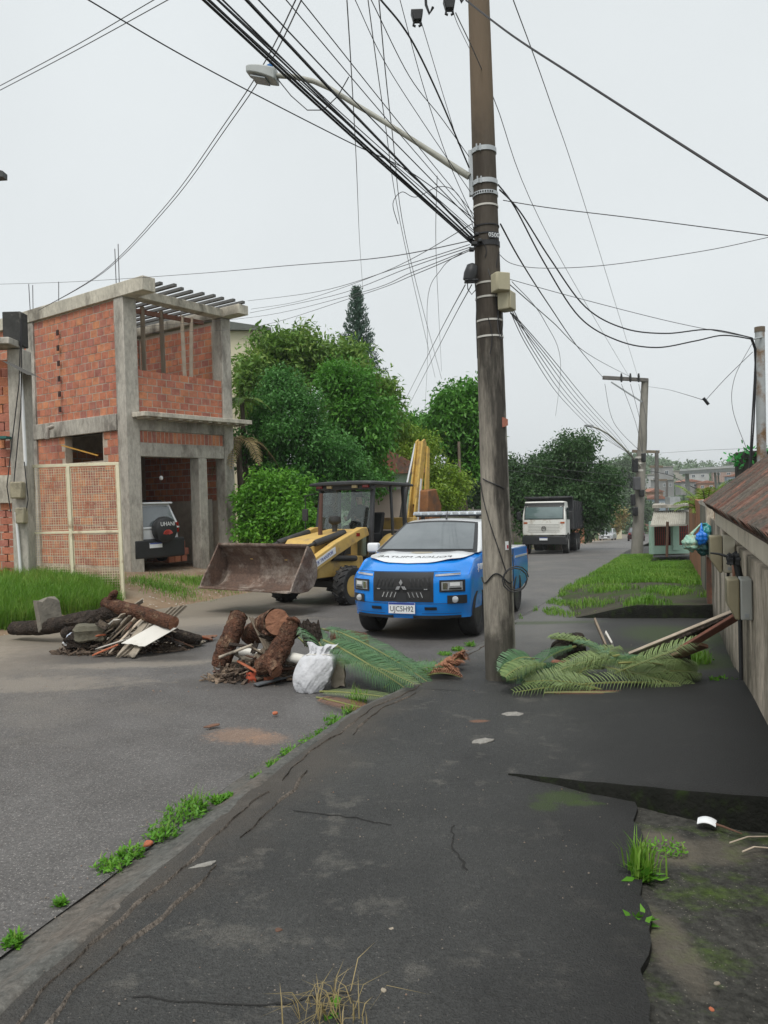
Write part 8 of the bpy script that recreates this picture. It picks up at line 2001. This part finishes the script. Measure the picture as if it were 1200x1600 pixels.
# ------------------------------------------------------------------ awning house on the right
aw = P(1048, 862, 27.5); aw.z = gz(27.5)
ah = empty('awning_house', aw, (0, 0, 0), 'small house front with pleated grey awning and red window grilles beyond the wall', 'house'); a0 = Vector(aw)
m_mintl = mat('mint_plinth', (.40, .58, .48), (.34, .50, .41), 2, .8); 
def AP(px, y, d=27.5): return P(px, y, d)-a0
def aq(name, x0, y0, x1, y1, d, th, m_, par=None):
    a, b = AP(x0, y1, d), AP(x1, y0, d); o = MB().box(((a.x+b.x)/2, (a.y+b.y)/2+th/2, (a.z+b.z)/2), (abs(b.x-a.x), th, abs(b.z-a.z))).build(name, m_, par or ah); return o
def aqs(name, x0, y0, x1, y1, d, dep, m_):      # block running back along the street line
    a, b = AP(x0, y1, d), AP(x1, y0, d); k = wd*dep; z0_, z1_ = a.z, b.z
    f_ = [Vector((a.x, a.y, z0_)), Vector((b.x, b.y, z0_)), Vector((b.x, b.y, z0_))+k, Vector((a.x, a.y, z0_))+k]
    return MB().hexa(f_+[Vector((q.x, q.y, z1_)) for q in f_]).build(name, m_, ah)
aqs('wall', 1021, 800, 1080, 868, 28.3, 3.0, mat('house_dim', (.30, .27, .23), (.24, .22, .19), 3, .9))
aq('plinth', 1020, 852, 1077, 866, 27.9, .4, m_mintl)
aq('wall_pier', 1052, 820, 1061, 860, 27.85, .25, m_mintl)
aq('wall_pier', 1018, 815, 1022, 866, 27.85, .25, m_mintl)
aqs('roof_slab', 1019, 788, 1077, 794, 28.0, 3.4, m_conc)
m_red = mat('red_grille', (.28, .045, .035), (.2, .035, .03), 5, .6)
for (xa, xb_) in ((1023, 1051), (1062, 1075)):
    w_ = aq('window', xa, 820, xb_, 854, 28.22, .05, m_winglass); n = int((xb_-xa)/3)
    for k in range(n+1): aq('grille_bar', xa+k*(xb_-xa)/n-.35, 820, xa+k*(xb_-xa)/n+.35, 854, 28.1, .03, m_red, w_)
    for k in range(4): aq('grille_rail', xa, 822+k*9.5, xb_, 823+k*9.5, 28.08, .03, m_red, w_)
def f_aw(u, v):
    a, b = AP(1022+50*v*1.0, 799, 28.2), AP(1016+55*v, 821, 27.0); q = a.lerp(b, u); q += Vector((0, .0, .025*math.sin(v*34*PI)))
    return tuple(q)
mb = MB(); mb.grid(4, 136, f_aw); awn = mb.build('awning', mat('awning_grey', (.50, .48, .42), (.40, .385, .335), 3, .8, c3=(.33, .31, .26), t3=.62, s3=2), ah, smooth=60)
aq('awning_edge', 1016, 819, 1073, 823, 27.0, .04, MATS['awning_grey'], awn)
# rooftop bits
aq('roof_rail', 1047, 776, 1063, 789, 28.6, .5, m_galv)
MB().tube([AP(1042, 870, 26.6), AP(1043, 815, 26.6)], .05, 8).build('sign_post', mat('rusty_post', (.12, .07, .05), None, 4, .9), ah)
# carport frame behind
cp = empty('carport', P(1110, 790, 24), (0, 0, 0), 'flat white carport roof on thin dark posts behind the wall', 'carport'); c0_ = Vector(cp.location)
a, b = P(1062, 736, 26)-c0_, P(1172, 729, 18)-c0_
MB().hexa([a+Vector((0, 0, 0)), b, b+Vector((1.5, 2.5, .05)), a+Vector((1.2, 2.5, .05)), a+Vector((0, 0, .06)), b+Vector((0, 0, .06)), b+Vector((1.5, 2.5, .10)), a+Vector((1.2, 2.5, .10))]).build('roof', m_white, cp)
MB().beam(a+Vector((0, -.02, -.06)), b+Vector((0, -.02, -.06)), .06, .09).build('beam', m_galv, cp)
for (px, d, y0, y1, w) in ((1073, 25.2, 738, 762, .10), (1117, 22, 735, 760, .05), (1122, 22, 735, 790, .03), (1162, 18.6, 731, 760, .04)):
    MB().beam(P(px, y0, d)-c0_, P(px+3, y1+20, d)-c0_, w, w).build('post', m_wood if w > .11 else m_galv, cp)

# ------------------------------------------------------------------ hills, far houses, forest
m_hill = mat('hill_green', (.055, .085, .04), (.08, .105, .05), .05, .95, world=True)
def ridge(px): return float(np.interp(px, [-200, 300, 600, 780, 900, 960, 1000, 1040, 1100, 1160, 1250, 1500], [770, 768, 765, 752, 748, 728, 722, 724, 734, 732, 722, 730]))
def f_hill(D0, D1, base_px, lift, amp):
    def f(u, v):
        px = -250+1800*u; D = D0+(D1-D0)*v; t = math.sin(v*PI*.5)
        top = P(px, ridge(px)+lift, D1).z+amp*nse(px*.02, v*3, 1.0); bot = gz(125)-6-.0
        q = P(px, 760, D); return (q.x, q.y, bot*(1-t)+top*t)
    return f
fh = f_hill(190, 420, 0, 6, 3.0)
mb = MB(); mb.grid(90, 14, fh); mb.build('hill', m_hill, smooth=60, base=False, kind='structure')
fp = []; nd = []
for i in range(2600):
    u, v = rnd.uniform(.35, .95), rnd.random(); x, y, z = fh(u, v); r = rnd.uniform(1.6, 3.6)
    if nse(u*40, v*6, 1, 3) > .65: continue
    fp.append(((x, y, z+r*.5), (r*1.15, r, r)))
pp, dd = crown_points(fp, .10, 3, .5, .5); n = len(pp)
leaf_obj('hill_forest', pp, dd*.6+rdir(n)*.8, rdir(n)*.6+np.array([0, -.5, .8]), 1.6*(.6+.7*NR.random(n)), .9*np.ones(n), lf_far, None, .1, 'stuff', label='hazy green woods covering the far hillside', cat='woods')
dome = P(1152, 730, 400); tree('hilltop_tree', 'single round hazy tree crown on the far hilltop', 'tree', (dome.x, dome.y, dome.z-8), [(tuple(P(1150, 727, 400)), (5.5, 5, 4.2)), (tuple(P(1160, 731, 400)), (4, 4, 3.5)), (tuple(P(1143, 732, 400)), (3.5, 4, 3))], lf_far, bark, .25, 6, .8, 1.2, .8, .1, .5)
hc = [('cream', (.50, .47, .40)), ('white', (.62, .62, .60)), ('pinkish', (.48, .33, .27)), ('grey', (.38, .38, .37)), ('pale blue', (.38, .46, .54)), ('orange', (.45, .26, .16))]
HS = [(1034, 741, 250, 9, 6, 3, 'blocky grey hillside house right of the third pole', True), (1013, 752, 230, 6, 5, 1, 'tall white hillside house left of the third pole', True), (1035, 760, 210, 7, 4.5, 3, 'grey two-windowed house below the blocky one', True), (1016, 778, 190, 7, 4, 5, 'orange-roofed hillside house left of the thin pole', False), (1022, 790, 170, 7, 4, 4, 'pale blue house low on the slope', False),
      (1060, 742, 280, 12, 3.5, 0, 'cream hillside house beneath the carport roof', True), (1090, 745, 260, 9, 4, 1, 'white hillside house left of the carport posts', False), (1130, 742, 270, 10, 4, 2, 'pinkish hillside house between the carport posts', False), (1150, 752, 230, 8, 4, 4, 'pale blue hillside house near the right carport post', False),
      (985, 770, 200, 6, 4, 0, 'small cream house behind the second pole', False), (1008, 838, 150, 6, 3, 2, 'low pinkish house at the end of the street', False), (1000, 830, 160, 5, 3, 5, 'small orange house at the end of the street', False), (930, 775, 180, 6, 5, 0, 'cream house half hidden beside the big dark tree', False), (1075, 760, 220, 8, 3.5, 3, 'grey house above the yard palm', False), (1104, 762, 215, 7, 3.5, 5, 'orange house right of the yard palm', False)]
for (px, py, D, w, h, ci, lab, slab) in HS:
    q = P(px, py, D); cn, cc = hc[ci]; cc = tuple(k*.72 for k in cc); w, h = w*.72, h*.78
    small_house('hillside_house', lab, (q.x, q.y, q.z-h*.5), w, w*.7, h, rnd.uniform(-.5, .5), mat('house_'+cn.replace(' ', '_'), cc, None, .6, .9, c3=tuple(k*.7 for k in cc), t3=.64, s3=.4), m_tile if not slab else m_conc, h*.25, .3, [(-w*.25, h*.6, w*.16, h*.25, 'f'), (w*.2, h*.6, w*.16, h*.25, 'f')], slab)
# house walls and bits around the parked silver car
q = P(935, 835, 116); small_house('street_house', 'cream street house behind the silver car', (q.x, 116, gz(116)), 5, 5, 3.6, .2, m_cream, m_tile, .9, .3)
q = P(900, 845, 76); MB().box((q.x, 76, gz(76)+.9), (1.6, .25, 2.6)).build('gate_wall', m_orange, label='orange-brown wall end left of the silver car', cat='wall')
q = P(818, 810, 52); pf_ = empty('plank_fence', (q.x-1, 52, gz(52)+.3), (0, 0, .1), 'grey vertical plank fence beneath the big dark tree, behind the truck', 'fence')
for k in range(22): MB().box(((k-11)*.24, 0, .8+.06*rnd.random()), (.21, .05, 2.3)).build('plank', m_pan, pf_)
# even air over everything
hz_box = MB().box((0, 1240, 9), (3200, 2700, 72)); hz_o = hz_box.build('haze', None, base=False, kind='stuff', label='thin pale haze filling the humid air', cat='haze')
hm = bpy.data.materials.new('haze_air'); hm.use_nodes = True; hN = hm.node_tree.nodes; hN.remove(hN['Principled BSDF'])
pv = hN.new('ShaderNodeVolumePrincipled'); pv.inputs['Color'].default_value = (.93, .96, .98, 1); pv.inputs['Density'].default_value = .00045; pv.inputs['Anisotropy'].default_value = .1
hm.node_tree.links.new(pv.outputs[0], hN['Material Output'].inputs['Volume']); hz_o.data.materials.clear(); hz_o.data.materials.append(hm)
